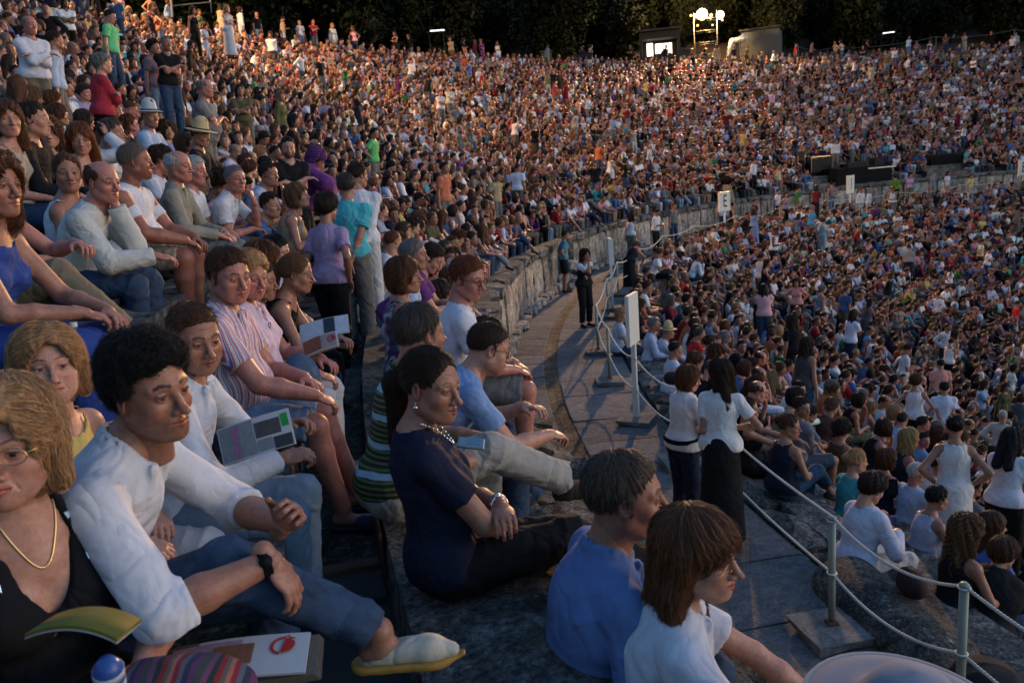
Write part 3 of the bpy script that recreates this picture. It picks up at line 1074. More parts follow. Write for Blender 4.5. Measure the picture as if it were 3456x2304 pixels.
    # ---- bottom
    if botk != 'dress':
        bt = Field(lo, hi, HC[lod]); e2 = .010 + .006 * (lod > 0) + P.get('bloose', .0)
        R0 = np.stack([np.cross((0, 1, 0), J['up0']), (0, 1, 0), J['up0']], -1)
        gi = P.get('girth', 1.0)
        bt.ell(J['pel'] + J['up0'] * .005, (.115 * gi + e2, .168 * gi + e2, .118), R0, k=.03)
        bt.cut(J['pel'] + J['up0'] * .085, J['up0'], .006)
        if botk in ('trousers', 'shorts', 'capri'):
            for n in 'lr':
                hip, kn, an = J[n + 'hip'], J[n + 'kn'], J[n + 'an']
                if botk == 'shorts':
                    bt.cap(hip, kn, .092 + e2, .074 + e2, k=.03, cut=(None, .93))
                else:
                    bt.cap(hip, kn, .088 + e2, .062 + e2, k=.03)
                    bt.cap(kn, an, .060 + e2, .044 + e2 + P.get('flare', .006), k=.02, cut=(None, .95 if botk == 'trousers' else .6))
            if P.get('bfold', 1) and lod < 2: bt.warp(fold_leg(J, (.0085 if lod == 0 else .008), P.get('seed', 0)))
        else:
            skirt(bt, J, P, e2)
        out['_bot'] = bt.net()
    # ---- shoes
    sho = []
    if P.get('shoes', 'shoe') in ('shoe', 'loafer') and lod < 2:
        for n in 'lr':
            fd, fu = J[n + 'ft']; an = J[n + 'an']
            f = Field(an - .22, an + .24, .007 if lod == 0 else .014)
            if P.get('shoes') != 'loafer': f.cap(an - fu * .02, an - fu * .05, .046, .040, k=.01, cut=(-.3, None))
            f.cap(an - fu * .058 - fd * .035, an - fu * .062 + fd * .13, .036, .034, k=.02)
            f.cap(an - fu * .062 + fd * .12, an - fu * .070 + fd * .18, .034, .020, k=.02)
            if P.get('shoes') == 'loafer': f.cut(an - fu * .045 + fd * .02, unit(fu * .9 - fd * .35), .006)
            f.cut(an - fu * .088, -fu, .004)
            sho.append(f.net())
    elif P.get('shoes') == 'slide' and lod == 0:
        for n in 'lr':
            fd, fu = J[n + 'ft']; an = J[n + 'an']; sd = np.cross(fu, fd)
            f = Field(an - .22, an + .24, .007)
            f.cap(an - fu * .092 - fd * .04, an - fu * .092 + fd * .18, .040, .044, k=.02)
            f.cut(an - fu * .084, fu, .003); f.cut(an - fu * .104, -fu, .003)
            for t in (.09, .11, .13): f.cap(an - fu * .07 + fd * t - sd * .02, an - fu * .07 + fd * t + sd * .02, .034, .034, k=.01)
            f.cut(an - fu * .104, -fu, .003)
            sho.append(f.net())
    elif lod == 2:
        for n in 'lr':
            fd, fu = J[n + 'ft']; an = J[n + 'an']
            f = Field(an - .2, an + .24, .028)
            f.cap(an - fu * .055 - fd * .03, an - fu * .06 + fd * .15, .040, .032, k=.02)
            sho.append(f.net())
    # ---- hair
    st = P.get('hair', 'short')
    if st:
        h = {0: .0042, 1: .009, 2: .016}[lod]
        hfld = hair_field(h, st, (.55 if st in ('short', 'crop', 'ponytail', 'bald', 'shortf') else 1.0, 1.9, 1.6)[lod])
        V, F = hfld.net()
        Vw = (V @ J['Rh'].T + J['hc']).astype(f32)
        out['_hair'] = (Vw, F)
        if lod < 2 and P.get('strands', 1):
            n, L, rad = {'short': (5200, .030, .0006), 'crop': (5200, .010, .0005), 'thick': (9000, .027, .0006), 'curly': (9500, .040, .0006), 'bald': (1500, .022, .0006),
                         'bob': (6500, .11, .0006), 'blondebob': (6500, .11, .0006), 'long': (7500, .16, .0006), 'longwavy': (7500, .15, .0007),
                         'ponytail': (7000, .12, .0005), 'bun': (4500, .08, .0006), 'shortf': (6500, .05, .0006), 'frontlong': (8000, .16, .0007)}[st]
            if lod == 1: n, rad = n * .36, rad * 1.9
            if lod == 0: rad *= 1.2
            hc = hair_strands(hfld, st, int(n * P.get('dens', 1)), L, rad, P.get('seed', 0), .004)
            if hc:
                A = Matrix(((*J['Rh'][0], J['hc'][0]), (*J['Rh'][1], J['hc'][1]), (*J['Rh'][2], J['hc'][2]), (0, 0, 0, 1)))
                out['strands'] = (hc, A)
    if lod == 2:
        m2 = Merge()
        m2.V, m2.F, m2.C, m2.M, m2.n = mg.V, mg.F, mg.C, mg.M, mg.n
        for key, mi in (('_hair', 1), ('_top', 2), ('_bot', 3)):
            if key in out and len(out[key][0]): m2.add(*out[key], None, mi)
        for q in sho: m2.add(*q, None, 1)
        out['far'] = m2.mesh('crowd_figure', [M['skin_i'], M['hair_i'], M['top_i'], M['bot_i']])
        return out
    out['body'] = mg.mesh('body', [M['skin']])
    fm = lambda q: M['fab_' + (P.get(q) or 'plain')]
    if len(out['_top'][0]): out['top'] = mesh_np('top', *out['_top'], [fm('tpat')])
    if '_bot' in out: out['bot'] = mesh_np('bottom', *out['_bot'], [fm('bpat')])
    if '_hair' in out and len(out['_hair'][0]): out['hair'] = mesh_np('hair', *out['_hair'], [M['hair']])
    out['shoe'] = [mesh_np('shoe', *q, [M['fab_plain']]) for q in sho if len(q[0])]
    return out

def skirt(f, J, P, e):
    sit = P.get('mode', 'sit') == 'sit'
    ln = P.get('skirt', .9)
    if sit:
        for t in np.linspace(-1, 1, 4):
            h = J['pel'] + np.array((.02, t * .085, 0)); a = (1 + t) / 2
            kn = J['rkn'] * (1 - a) + J['lkn'] * a
            f.cap(h, kn, .088 + e, .066 + e, k=.04, cut=(None, min(ln, 1.2)) if ln < 1 else None)
            if ln >= 1:
                an = J['ran'] * (1 - a) + J['lan'] * a
                f.cap(kn, an, .062 + e, .060 + e, k=.04, cut=(None, ln - 1))
    else:
        b = (J['lan'] + J['ran']) / 2; c = J['pel']
        q = c + (b - c) * min(ln, 1)
        f.cap(c, q, .15 + e, .15 + e + .05 * ln, k=.03, cut=(None, .98))

GN = {'tshirt': 'shirt', 'long': 'shirt', 'rolled': 'shirt', 'tank': 'vest', 'sleeveless': 'blouse', 'halter': 'blouse'}
BN = {'trousers': 'trousers', 'shorts': 'shorts', 'skirt': 'skirt', 'longskirt': 'skirt', 'capri': 'trousers'}

def put_person(fig, loc, yaw, cs, label, group=None, scale=1.0, shoe=(.03, .025, .02), top_label=None):
    """an Empty where the figure rests, its body and what it wears as children; cs = skin, hair, top, bottom"""
    root = empty('person', tuple(map(float, loc)), math.radians(yaw))
    root.scale = (scale,) * 3
    tag(root, label, 'person', group)
    P = fig['P']
    def part(name, data, c):
        o = bpy.data.objects.new(name, data)
        o.color = (*c, 1)
        return link(o, root)
    part('body', fig['body'], cs[0])
    if 'hair' in fig:
        ho = part('hair', fig['hair'], cs[1])
        if 'strands' in fig:
            s = bpy.data.objects.new('hair_strands', fig['strands'][0])
            s.color = (*cs[1], 1); s['kind'] = 'stuff'
            link(s, ho); s.matrix_local = fig['strands'][1]
    if 'top' in fig:
        part('dress' if P.get('bot') == 'dress' else GN[P.get('top', 'tshirt')], fig['top'], cs[2])
    if 'bot' in fig:
        part(BN[P.get('bot', 'trousers')], fig['bot'], cs[3])
    for q in fig['shoe']:
        part('shoe', q, shoe)
    return root

def head_point(fig, root):
    """world position of the centre of the head"""
    s = root.scale[0]; a = root.rotation_euler[2]
    h = fig['J']['hc'] * s
    return np.array((root.location[0] + h[0] * math.cos(a) - h[1] * math.sin(a), root.location[1] + h[0] * math.sin(a) + h[1] * math.cos(a), root.location[2] + h[2]))

def loc_for_head(fig, H, yaw, scale=1.0):
    a = math.radians(yaw); h = fig['J']['hc'] * scale
    return np.array((H[0] - h[0] * math.cos(a) + h[1] * math.sin(a), H[1] - h[0] * math.sin(a) - h[1] * math.cos(a), H[2] - h[2]))
# ------------------------------------------------------------------ terraces and ground
def ring_mesh(prof, a0, a1, step, jit=0.0, seed=0):
    """profile of (R, z) turned about the centre of the theatre"""
    r = np.random.default_rng(seed)
    A = np.radians(np.arange(a0, a1 + .01, step))
    prof = np.array(prof)
    V = []
    for a in A:
        jz = r.normal(0, jit, len(prof))
        V.append(np.stack([-prof[:, 0] * math.cos(a), prof[:, 0] * math.sin(a), prof[:, 1] + jz], -1))
    n = len(prof)
    V = np.concatenate(V)
    F = [(i * n + j, i * n + j + 1, (i + 1) * n + j + 1, (i + 1) * n + j) for i in range(len(A) - 1) for j in range(n - 1)]
    return V, np.array(F)

NROW = 26
prof = [(39.02, 1.02), (39.02, 1.40)]
prof += [(39.45, 1.40), (39.45, 1.62), (39.84, 1.62), (39.84, 1.58)]
for k in range(2, NROW + 1):
    F_, S_ = frontF(k), seatS(k)
    prof += [(F_, restS(k - 1)), (F_ + .03, S_ - .12), (F_, S_ - .08), (F_, S_), (F_ + .38, S_), (F_ + .40, restS(k))]
prof += [(58.6, seatS(NROW) - .1), (60.5, seatS(NROW)), (63, 11.6)]
V, F = ring_mesh(prof, -28, 150, 1.0, .006)
terr = link(bpy.data.objects.new('seating_terrace', mesh_np('seating_terrace', V, F[:, ::-1], [M['stone']], smooth=False)))
tag(terr, kind='structure')
def lowS(j): return -.36 * j + .02
def lowF(j): return 36.05 - .75 * j
prof = [(39.05, -.03), (36.72, -.03), (36.72, -.16), (36.42, -.20)]
for j in range(0, 33):
    F_, S_ = lowF(j), lowS(j)
    prof += [(F_ + .38, S_ - .10), (F_ + .37, S_), (F_, S_), (F_, S_ - .08), (F_ + .03, S_ - .12), (F_, S_ - .44)]
prof += [(11, lowS(33)), (0.5, lowS(33))]
V, F = ring_mesh(prof, -28, 150, 1.5, .005, 3)
low = link(bpy.data.objects.new('lower_terrace', mesh_np('lower_terrace', V, F, [M['stone']], smooth=False)))
tag(low, kind='structure')
# earth under everything and the wooded hill behind the top row
m, nt, b = new_mat('earth')
g = N(nt, 'ShaderNodeNewGeometry').outputs['Position']
nt.links.new(mixc(nt, noise(nt, .6, 6, .7, g), (.05, .035, .022), (.11, .08, .05)), b.inputs['Base Color'])
b.inputs['Roughness'].default_value = 1
bump(nt, b, noise(nt, 3, 6, .7, g), .8, .1)
M['earth'] = m
A = np.radians(np.arange(-60, 181, 3.0)); Rs = np.array([59.5, 62, 66, 72, 82, 100, 140, 220, 400])
Zs = np.array([10.5, 11.3, 12.6, 14.6, 18.5, 26, 36, 44, 46.])
r_ = np.random.default_rng(5)
V = np.array([[(-R * math.cos(a), R * math.sin(a), z + r_.normal(0, .06 * (R - 59) ** .5)) for R, z in zip(Rs, Zs)] for a in A]).reshape(-1, 3)
n = len(Rs)
F = [(i * n + j, i * n + j + 1, (i + 1) * n + j + 1, (i + 1) * n + j) for i in range(len(A) - 1) for j in range(n - 1)]
tag(link(bpy.data.objects.new('hillside', mesh_np('hillside', V, np.array(F)[:, ::-1], [M['earth']]))), kind='structure')
pm = PolyM(); pm.box((0, 0, -13.5), (1600, 1600, 1)); tag(pm.obj('ground', M['earth']), kind='structure')

# ------------------------------------------------------------------ stones (shared meshes)
def rough_box(d, seed=0, n=4, amp=.012, bev=.02):
    """a hewn block: subdivided box with worn edges and an uneven face, about its centre"""
    bm_v, F = {}, []
    r = np.random.default_rng(seed)
    d = np.array(d, float)
    seg = [max(1, min(n, int(round(q / .22)))) for q in d]
    V = []
    def vid(i, j, k):
        key = (i, j, k)
        if key not in bm_v:
            p = np.array((i / seg[0], j / seg[1], k / seg[2])) * 2 - 1
            ext = np.sum(np.abs(p) > .999)
            q = p * d / 2
            if ext >= 2:
                q = q - np.sign(p) * (np.abs(p) > .999) * bev * (1 if ext == 2 else 1.4) * r.uniform(.3, 1.3)
            q = q + r.normal(0, amp, 3) * (1 if ext < 3 else .5)
            bm_v[key] = len(V); V.append(q)
        return bm_v[key]
    for ax in range(3):
        u, v = (ax + 1) % 3, (ax + 2) % 3
        for sd in (0, seg[ax]):
            for a in range(seg[u]):
                for b2 in range(seg[v]):
                    q = []
                    for da, db in ((0, 0), (1, 0), (1, 1), (0, 1)):
                        t = [0, 0, 0]; t[ax] = sd; t[u] = a + da; t[v] = b2 + db
                        q.append(vid(*t))
                    F.append(q if sd else q[::-1])
    return np.array(V), np.array(F)

def rb_mesh(name, d, seed, mat, n=4, amp=.012, bev=.02):
    V, F = rough_box(d, seed, n, amp, bev)
    return mesh_np(name, V, F, [mat], smooth=False)

def put(name, me, R, deg, z, parent, rz=0.0, tilt=0.0, sc=(1, 1, 1), rnd=True):
    o = bpy.data.objects.new(name, me)
    p = polar(R, deg, z)
    o.location = p
    o.rotation_euler = (tilt * random.uniform(-1, 1), tilt * random.uniform(-1, 1), -math.radians(deg) + rz)
    o.scale = sc
    return link(o, parent)

# retaining wall: base course, upright slabs with buttress-like joints, coping
wall = tag(empty('retaining_wall'), 'pale limestone retaining wall of upright slabs along the curved walkway', 'wall')
slabs = [rb_mesh('stone_slab', (.34, .60, .98), 40 + i, M['stone_wall'], 5, .008, .025) for i in range(5)]
bases = [rb_mesh('base_stone', (.46, .70, .24), 50 + i, M['stone_wall'], 4, .018, .04) for i in range(4)]
copes = [rb_mesh('coping_stone', (.56, 1.16, .22), 60 + i, M['stone_block'], 5, .018, .035) for i in range(4)]
core_v, core_f = ring_mesh([(39.22, -.05), (39.22, 1.40)], -28, 150, 1.5)
tag(link(bpy.data.objects.new('wall_core', mesh_np('wall_core', core_v, core_f[:, ::-1], [M['stone_block']], smooth=False)), wall))
deg = 2.0
GAP = (35.2, 38.0)                                # broken stretch of the wall
k = 0
while deg < 112:
    w = random.choice((.86, 1.0, 1.0, 1.12))
    stepd = math.degrees(.63 * w / 39.0)
    c = deg + stepd / 2
    out = random.uniform(-.03, .03)
    if not (GAP[0] < c < GAP[1]):
        o = put('stone_slab', slabs[k % 5], 39.07 + out, c, .20 + .49, wall, tilt=.012, sc=(1, w, random.uniform(.96, 1.03)))
    if c < 60: put('base_stone', bases[k % 4], 39.00 - random.uniform(0, .09), c, .11, wall, rz=random.uniform(-.05, .05), sc=(1, w * .86, random.uniform(.7, 1.05)))
    deg += stepd; k += 1
deg, k = 2.0, 0
while deg < 112:
    stepd = math.degrees(1.19 / 39.1); c = deg + stepd / 2
    if not (GAP[0] + .8 < c < GAP[1] - .3):
        put('coping_stone', copes[k % 4], 39.13 + random.uniform(-.02, .03), c, 1.30 + random.uniform(-.015, .02), wall, tilt=.012)
    deg += stepd; k += 1
for R, d, z, s in ((38.9, 35.4, .22, .9), (38.75, 36.4, .16, .7), (38.85, 37.3, .5, 1.0), (38.7, 37.9, .2, .8), (38.6, 34.7, .12, .55)):
    put('fallen_stone', bases[int(d) % 4], R, d, z, wall, rz=random.uniform(-1, 1), tilt=.3, sc=(s, s, s * 1.6))

# walkway: outer and inner strips of slabs, gutter between
walk = link(bpy.data.objects.new('walkway', mesh_np('walkway', *[q for q in (lambda t: (t[0], t[1]))(ring_mesh([(39.0, -.022), (36.74, -.022)], -6, 112, 1.5))], [M['stone_block']], smooth=False)))
tag(walk, kind='structure')
def arc_slab(R0, R1, a0, a1, z0, z1, seed, mat, name, seg=4, tiltj=.004, bev=.012):
    r = np.random.default_rng(seed)
    A = np.linspace(a0, a1, seg + 1)
    cm = polar((R0 + R1) / 2, (a0 + a1) / 2, z1)
    V, F = [], []
    tx, ty = r.normal(0, tiltj, 2)
    rad = [R0, R0 + bev, (R0 + R1) / 2, R1 - bev, R1]
    for i, a in enumerate(A):
        e = bev if i in (0, seg) else 0
        for j, R in enumerate(rad):
            p = polar(R, a, z1 - (bev * .7 if j in (0, 4) else 0) - e * .6 + r.normal(0, .0025))
            V.append(p)
        for R in (R0, R1): V.append(polar(R, a, z0))
    n = 7
    for i in range(seg):
        o, q = i * n, (i + 1) * n
        for j in range(4): F.append((o + j, q + j, q + j + 1, o + j + 1))
        F.append((o + 5, q + 5, q, o)); F.append((o + 4, q + 4, q + 6, o + 6))
    V = np.array(V) - cm
    V[:, 2] += V[:, 0] * tx + V[:, 1] * ty
    F = np.array(F)
    E0 = np.array([(5, 0, 1, 1), (5, 1, 2, 2), (5, 2, 3, 3), (5, 3, 4, 4), (5, 4, 6, 6)])
    me = bpy.data.meshes.new(name)
    fl = [tuple(f) for f in F] + [(a, b2, c) for a, b2, c, _ in E0] + [(seg * n + c, seg * n + b2, seg * n + a) for a, b2, c, _ in E0]
    me.from_pydata([tuple(v) for v in V], [], fl)
    me.materials.append(mat); me.update()
    o = bpy.data.objects.new(name, me); o.location = cm
    return o
for (R0, R1, L) in ((36.76, 37.96, 1.12), (38.20, 38.92, .92)):
    a = 2.2; k = 0
    while a < 44:
        st = math.degrees(L * random.uniform(.8, 1.2) / 38); gp = math.degrees(.012 / 38)
        link(arc_slab(R0, R1, a + gp, a + st - gp, -.02, .012, k * 7 + int(R0), M['stone_pave'], 'paving_stone'), walk)
        a += st; k += 1
    V, F = ring_mesh([(R1, -.02), (R1, .010), (R0, .010), (R0, -.02)], a, 112, 1.0, .002, 9)
    o = link(bpy.data.objects.new('paving', mesh_np('paving', V, F, [M['stone_pave']], smooth=False)), walk)
V, F = ring_mesh([(38.20, -.004), (38.08, -.018), (37.96, -.004)], 2, 112, 1.0, .003, 12)
M['gutter'] = stone_mat('gutter_stone', (.15, .115, .08), .3)
link(bpy.data.objects.new('gutter', mesh_np('gutter', V, F, [M['gutter']], smooth=False)), walk)

# seat stones near the viewer: rows one to four of the upper block and the top rows of the lower one
a = 1.5; k = 0
st_meshes = {}
def seat_stone(Rf, depth, L, ztop, h, deg, parent, mat, seed, amp=.012, bev=.03):
    key = (round(depth, 2), round(L, 2), round(h, 2), seed % 4)
    if key not in st_meshes: st_meshes[key] = rb_mesh('seat_stone', (depth, L, h), seed, mat, 6, amp, bev)
    return put('seat_stone', st_meshes[key], Rf + depth / 2, deg, ztop - h / 2 + .004, parent, tilt=.006)
for kk, (a0, a1) in {1: (4.5, 60), 2: (2.4, 40), 3: (1.6, 26), 4: (2, 22)}.items():
    a = a0; i = 0
    L = .98 if kk != 2 else .92
    while a < a1:
        sd = math.degrees((L + .02) / 40)
        F_, S_ = (39.44, 1.63) if kk == 1 else (frontF(kk), seatS(kk))
        seat_stone(F_ - .01, .40 if kk > 1 else .38, L, S_ + random.uniform(-.008, .012), .38, a + sd / 2, terr, M['stone_block'], i + kk * 4, .013, .03)
        a += sd; i += 1
for j, (a0, a1) in {0: (5, 34), 1: (6, 26), 2: (7, 24)}.items():
    a = a0; i = 0
    while a < a1:
        sd = math.degrees(1.02 / 36)
        seat_stone(lowF(j) - .01, .42, 1.0, lowS(j) + random.uniform(-.01, .015), .40, a + sd / 2, low, M['stone_block'], i + j * 3, .016, .035)
        a += sd; i += 1
# kerb stones between walkway and lower terrace
kerbs = [rb_mesh('kerb_stone', (.34, .92, .22), 80 + i, M['stone_block'], 5, .016, .04) for i in range(4)]
a = 4.2; i = 0
while a < 34:
    sd = math.degrees(.96 / 36.5)
    put('kerb_stone', kerbs[i % 4], 36.56, a + sd / 2, -.06, low, rz=random.uniform(-.02, .02), tilt=.015); a += sd; i += 1
# gravel in the foot space and dark boards laid over the steps
M['gravel'] = stone_mat('gravel', (.20, .19, .18), .6, 3.0)
def sector(name, R0, R1, a0, a1, z0, z1, mat, parent=None, bev=.006):
    o = arc_slab(R0, R1, a0, a1, z0, z1, 3, mat, name, 8, 0, bev)
    return link(o, parent)
sector('gravel_path', 40.38, 40.71, 4.73, 8.4, 1.50, 1.85, M['gravel'], terr)
sector('stair_board', 40.38, 40.71, 4.25, 4.60, 1.5, 1.865, M['darkboard'], terr)
sector('board_edge', 40.38, 40.71, 4.62, 4.72, 1.5, 1.88, M['wood'], terr)
sector('stair_board', 40.38, 40.71, 1.6, 4.24, 1.5, 1.842, M['darkboard'], terr)
sector('board_edge', 40.366, 40.378, 4.5, 5.6, 1.6, 2.05, M['wood'], terr, .002)
# the big weathered block in front, standing proud of its row, and one on the lower side
def big_stone(name, c, d, rz, seed, label, n=10, amp=.02, bev=.07):
    V, F = rough_box(d, seed, 12, amp, bev)
    o = link(bpy.data.objects.new(name, mesh_np(name, V, F, [M['stone_block']], smooth=True)))
    sb = o.modifiers.new('s', 'SUBSURF'); sb.levels = 1; sb.render_levels = 2
    o.location = c; o.rotation_euler = (0, 0, rz)
    return tag(o, label, 'stone block')
big_stone('stone_block', polar(40.02, 3.0, 1.76), (.66, 1.75, .60), -math.radians(3), 5, 'large lichen-spotted stone block the woman in navy sits on')
big_stone('stone_block', on_z(2075, 1440, .0) + np.array((-.05, .1, .06)), (.62, 1.5, .34), -math.radians(8), 9, 'worn ochre-patched boulder-like stone beside the nearest rope post')  # ochre patches come from the noise in the shared stone colour

# ------------------------------------------------------------------ posts, ropes and signs along the walkway
def make_post(P, h=.92, r=.026, base=True, label='', sq=False, rz=0.0):
    t = empty('rope_post', P, rz)
    tag(t, label, 'rope post', 'posts carrying the white rope along the walkway')
    if base:
        bm_ = rb_mesh('base_block', (.50, .50, .10), int(P[1] * 10) % 7, M['concrete'], 3, .004, .02)
        o = link(bpy.data.objects.new('base_block', bm_), t); o.location = (0, 0, .055)
    pm = PolyM()
    z0 = .10 if base else 0
    if sq: pm.box((0, 0, (h + z0) / 2), (.055, .05, h - z0), bevel=.004)
    else:
        pm.tube([(0, 0, z0 + .05), (0, 0, h - .01)], r, 16)
        pm.tube([(0, 0, h - .012), (0, 0, h), (0, 0, h + .012)], [r + .003, r + .003, r * .7], 16)
    pm.obj('pole', M['post'] if not sq else M['white_paint'], t, smooth=not sq)
    pm = PolyM(); pm.tube([(0, 0, z0), (0, 0, z0 + .06)], r * .8, 10); pm.box((0, 0, z0 + .012), (.075, .075, .02))
    pm.obj('bolt', flat_mat('rust', (.12, .05, .03), .8, grain=.4) if 'rust' not in bpy.data.materials else bpy.data.materials['rust'], t)
    if h > .8:
        pm = PolyM()
        for z in (h - .02, .50):
            a = np.linspace(0, 2 * math.pi, 13)
            pm.tube([(r * 1.25 * math.cos(q), r * 1.25 * math.sin(q), z) for q in a], .006, 6, caps=False)
        pm.obj('rope_loop', M['white_paint'], t, smooth=True)
    return t
M['rope'] = flat_mat('rope', (.62, .58, .50), .8, grain=.15, gscale=200)
posts = []
p0 = on_z(2215, 1345, .93); p0[2] = 0
for i, (P, lb) in enumerate([
    (p0, 'painted rope post at the lower right edge, its foot hidden by the sun hat'),
    (on_z(1910, 1432, 0.1) * np.array((1, 1, 0)), 'greenish rope post on a square concrete base near the front right'),
    (polar(37.0, 12.4, 0), 'rope post hidden behind the two women in white tops'),
    (on_z(1462, 955, 0.1) * np.array((1, 1, 0)), 'tall white sign post foot on a concrete slab'),
    (on_z(1401, 868, 0.1) * np.array((1, 1, 0)), 'grey rope post on an oval slab behind the white sign post'),
    (on_z(1374, 800, 0.1) * np.array((1, 1, 0)), 'grey rope post beside the woman in the black waistcoat'),
    (polar(36.95, 27.5, 0), 'rope post next to the woman bending over in black'),
    (polar(36.95, 32.5, 0), 'rope post in front of the white-shirted man by the wall')]):
    sq = i == 3
    posts.append((P, make_post(P, .92 if i else .94, .026, i != 0, lb, rz=-math.radians(ang_of(P))) if not sq else None))
for dg in (38, 44, 50, 57, 64, 72, 80, 88, 97, 106):
    P = polar(36.95, dg, 0)
    posts.append((P, make_post(P, .92, .026, False, 'thin rope post standing far along the walkway near the retaining wall', rz=0)))

def text_obj(name, cu, parent):
    tmp = bpy.data.objects.new('tmp', cu); col.objects.link(tmp)
    dg = bpy.context.evaluated_depsgraph_get(); dg.update()
    me = bpy.data.meshes.new_from_object(tmp.evaluated_get(dg)); bpy.data.objects.remove(tmp)
    return link(bpy.data.objects.new(name, me), parent)

def sign(P, face_deg, h, letter, label, w=.46, hh=.62, pole_h=None, thick=.10):
    t = tag(empty('section_sign', P, math.radians(face_deg)), label, 'sign')
    pm = PolyM(); pm.box((0, 0, h / 2), (.06, .06, h), bevel=.004); pm.obj('pole', M['white_paint'], t)
    pm = PolyM(); pm.box((0, 0, h + hh / 2 - .02), (thick, w, hh), bevel=.006); pm.obj('sign_board', M['white_paint'], t)
    if thick > .08:
        for yy in (-w / 2 - .004, w / 2 + .004):
            pm = PolyM(); pm.box((0, yy, h + hh / 2 - .02), (thick + .02, .012, hh + .02), bevel=.003); pm.obj('side_rail', M['white_paint'], t)
    base = rb_mesh('base_block', (.50, .50, .10), 4, M['concrete'], 3, .004, .02)
    o = link(bpy.data.objects.new('base_block', base), t); o.location = (0, 0, .055)
    if letter:
        cu = bpy.data.curves.new('letter', 'FONT'); cu.body = letter; cu.size = hh * .92; cu.extrude = .002
        cu.align_x = 'CENTER'; cu.align_y = 'CENTER'; cu.materials.append(M['letter'])
        lo_ = text_obj('letter', cu, t)
        lo_.location = (thick / 2 + .004, 0, h + hh / 2 - .02); lo_.rotation_euler = (math.pi / 2, 0, math.pi / 2)
        lo_.scale = (.62, 1, 1)
    return t
sp = posts[3][0]
t = sign(sp, math.degrees(math.atan2(CAMP[1] - sp[1], CAMP[0] - sp[0])) + 73, 1.12, '', 'white sign seen from its side on the walkway, nearest of the section signs', .44, .68, thick=.05)
pm = PolyM(); pm.box((.0, 0, .30), (.075, .075, .46), bevel=.006); pm.obj('sleeve', M['white_paint'], t)
sg = polar(36.9, 29.2, 0)
sign(sg, -18, 1.15, '', 'white sign seen edge-on beside the woman in the white vest', .40, .62)
def sign_at(X, Y, R):
    P = on_R(X, Y, R); P[2] = 0; return P
S1 = sign_at(1664, 490, 36.95); S2 = sign_at(1953, 440, 36.95); S3 = sign_at(2350, 400, 36.95)
fy = lambda P, off: math.degrees(math.atan2(CAMP[1] - P[1], CAMP[0] - P[0])) + off
sign(S1, fy(S1, 42), 1.25, 'E', 'white section sign with a black letter E by the retaining wall', .56, .80)
sign(S2, fy(S2, 62), 1.15, 'I', 'white section sign seen steeply from the side, left of two people in white', .60, .92)
sign(S3, fy(S3, 40), 1.15, 'B', 'white section sign cut by the right edge of the photo', .60, .92)

def rope_mesh(pts, r=.0055, pitch=.065, strands=3, name='rope'):
    pts = np.array(pts); d = np.linalg.norm(np.diff(pts, axis=0), axis=1); s = np.concatenate([[0], np.cumsum(d)])
    n = max(8, int(s[-1] / (pitch / 7)))
    q = np.linspace(0, s[-1], n)
    C = np.stack([np.interp(q, s, pts[:, i]) for i in range(3)], -1)
    T = np.gradient(C, axis=0); T /= np.linalg.norm(T, axis=1)[:, None]
    U = np.cross(T, (0, 0, 1)); U /= np.linalg.norm(U, axis=1)[:, None]; W = np.cross(T, U)
    V, F = [], []
    m = 5
    for k in range(strands):
        ph = 2 * math.pi * (q / pitch + k / strands)
        cc = C + r * .95 * (np.cos(ph)[:, None] * U + np.sin(ph)[:, None] * W)
        a = 2 * math.pi * np.arange(m) / m
        vs = cc[:, None] + r * (np.cos(a)[None, :, None] * U[:, None] + np.sin(a)[None, :, None] * W[:, None])
        o = sum(len(x) for x in V)
        i = np.arange(n - 1)[:, None] * m; j = np.arange(m)[None]
        jn = (j + 1) % m
        F.append(np.stack([i + j, i + jn, i + m + jn, i + m + j], -1).reshape(-1, 4) + o)
        V.append(vs.reshape(-1, 3))
    return mesh_np(name, np.concatenate(V), np.concatenate(F), [M['rope']])
def sag(A, B, z0, z1, drop):
    t = np.linspace(0, 1, 14)
    P = np.array([A * (1 - u) + B * u for u in t])
    P[:, 2] = (z0 * (1 - t) + z1 * t) - 4 * drop * t * (1 - t)
    return P
def rope(zlist, drops, label, idx, rr, pitch, strands=3):
    pts = []
    for n_, (i, j) in enumerate(zip(idx[:-1], idx[1:])):
        A, B = posts[i][0], posts[j][0]
        S = sag(A, B, zlist[n_], zlist[n_ + 1], drops * (1 + .3 * math.sin(n_ * 2.1)))
        pts += list(S if n_ == 0 else S[1:])
    o = link(bpy.data.objects.new('barrier_rope', rope_mesh(pts, rr, pitch, strands)))
    return tag(o, label, 'rope')
near = list(range(0, 8))
pre = on_z(2352, 1425, .95); pre2 = on_z(2352, 1700, .5)
posts.append((np.array((*(p0[:2] + (p0[:2] - posts[1][0][:2]) * 1.5), 0)), None)); ext = len(posts) - 1
rope([.93] * 9, .10, 'white twisted rope strung along the tops of the nearer posts', [ext] + near, .0060, .065)
rope([.50] * 9, .10, 'white twisted rope hanging between the nearer posts below the first', [ext] + near, .0060, .065)
far = list(range(7, 18))
rope([.93] * 11, .16, 'thin white rope along the far posts in front of the retaining wall', far, .008, .5, 2)
rope([.50] * 11, .16, 'lower thin white rope along the far posts by the retaining wall', far, .007, .5, 2)

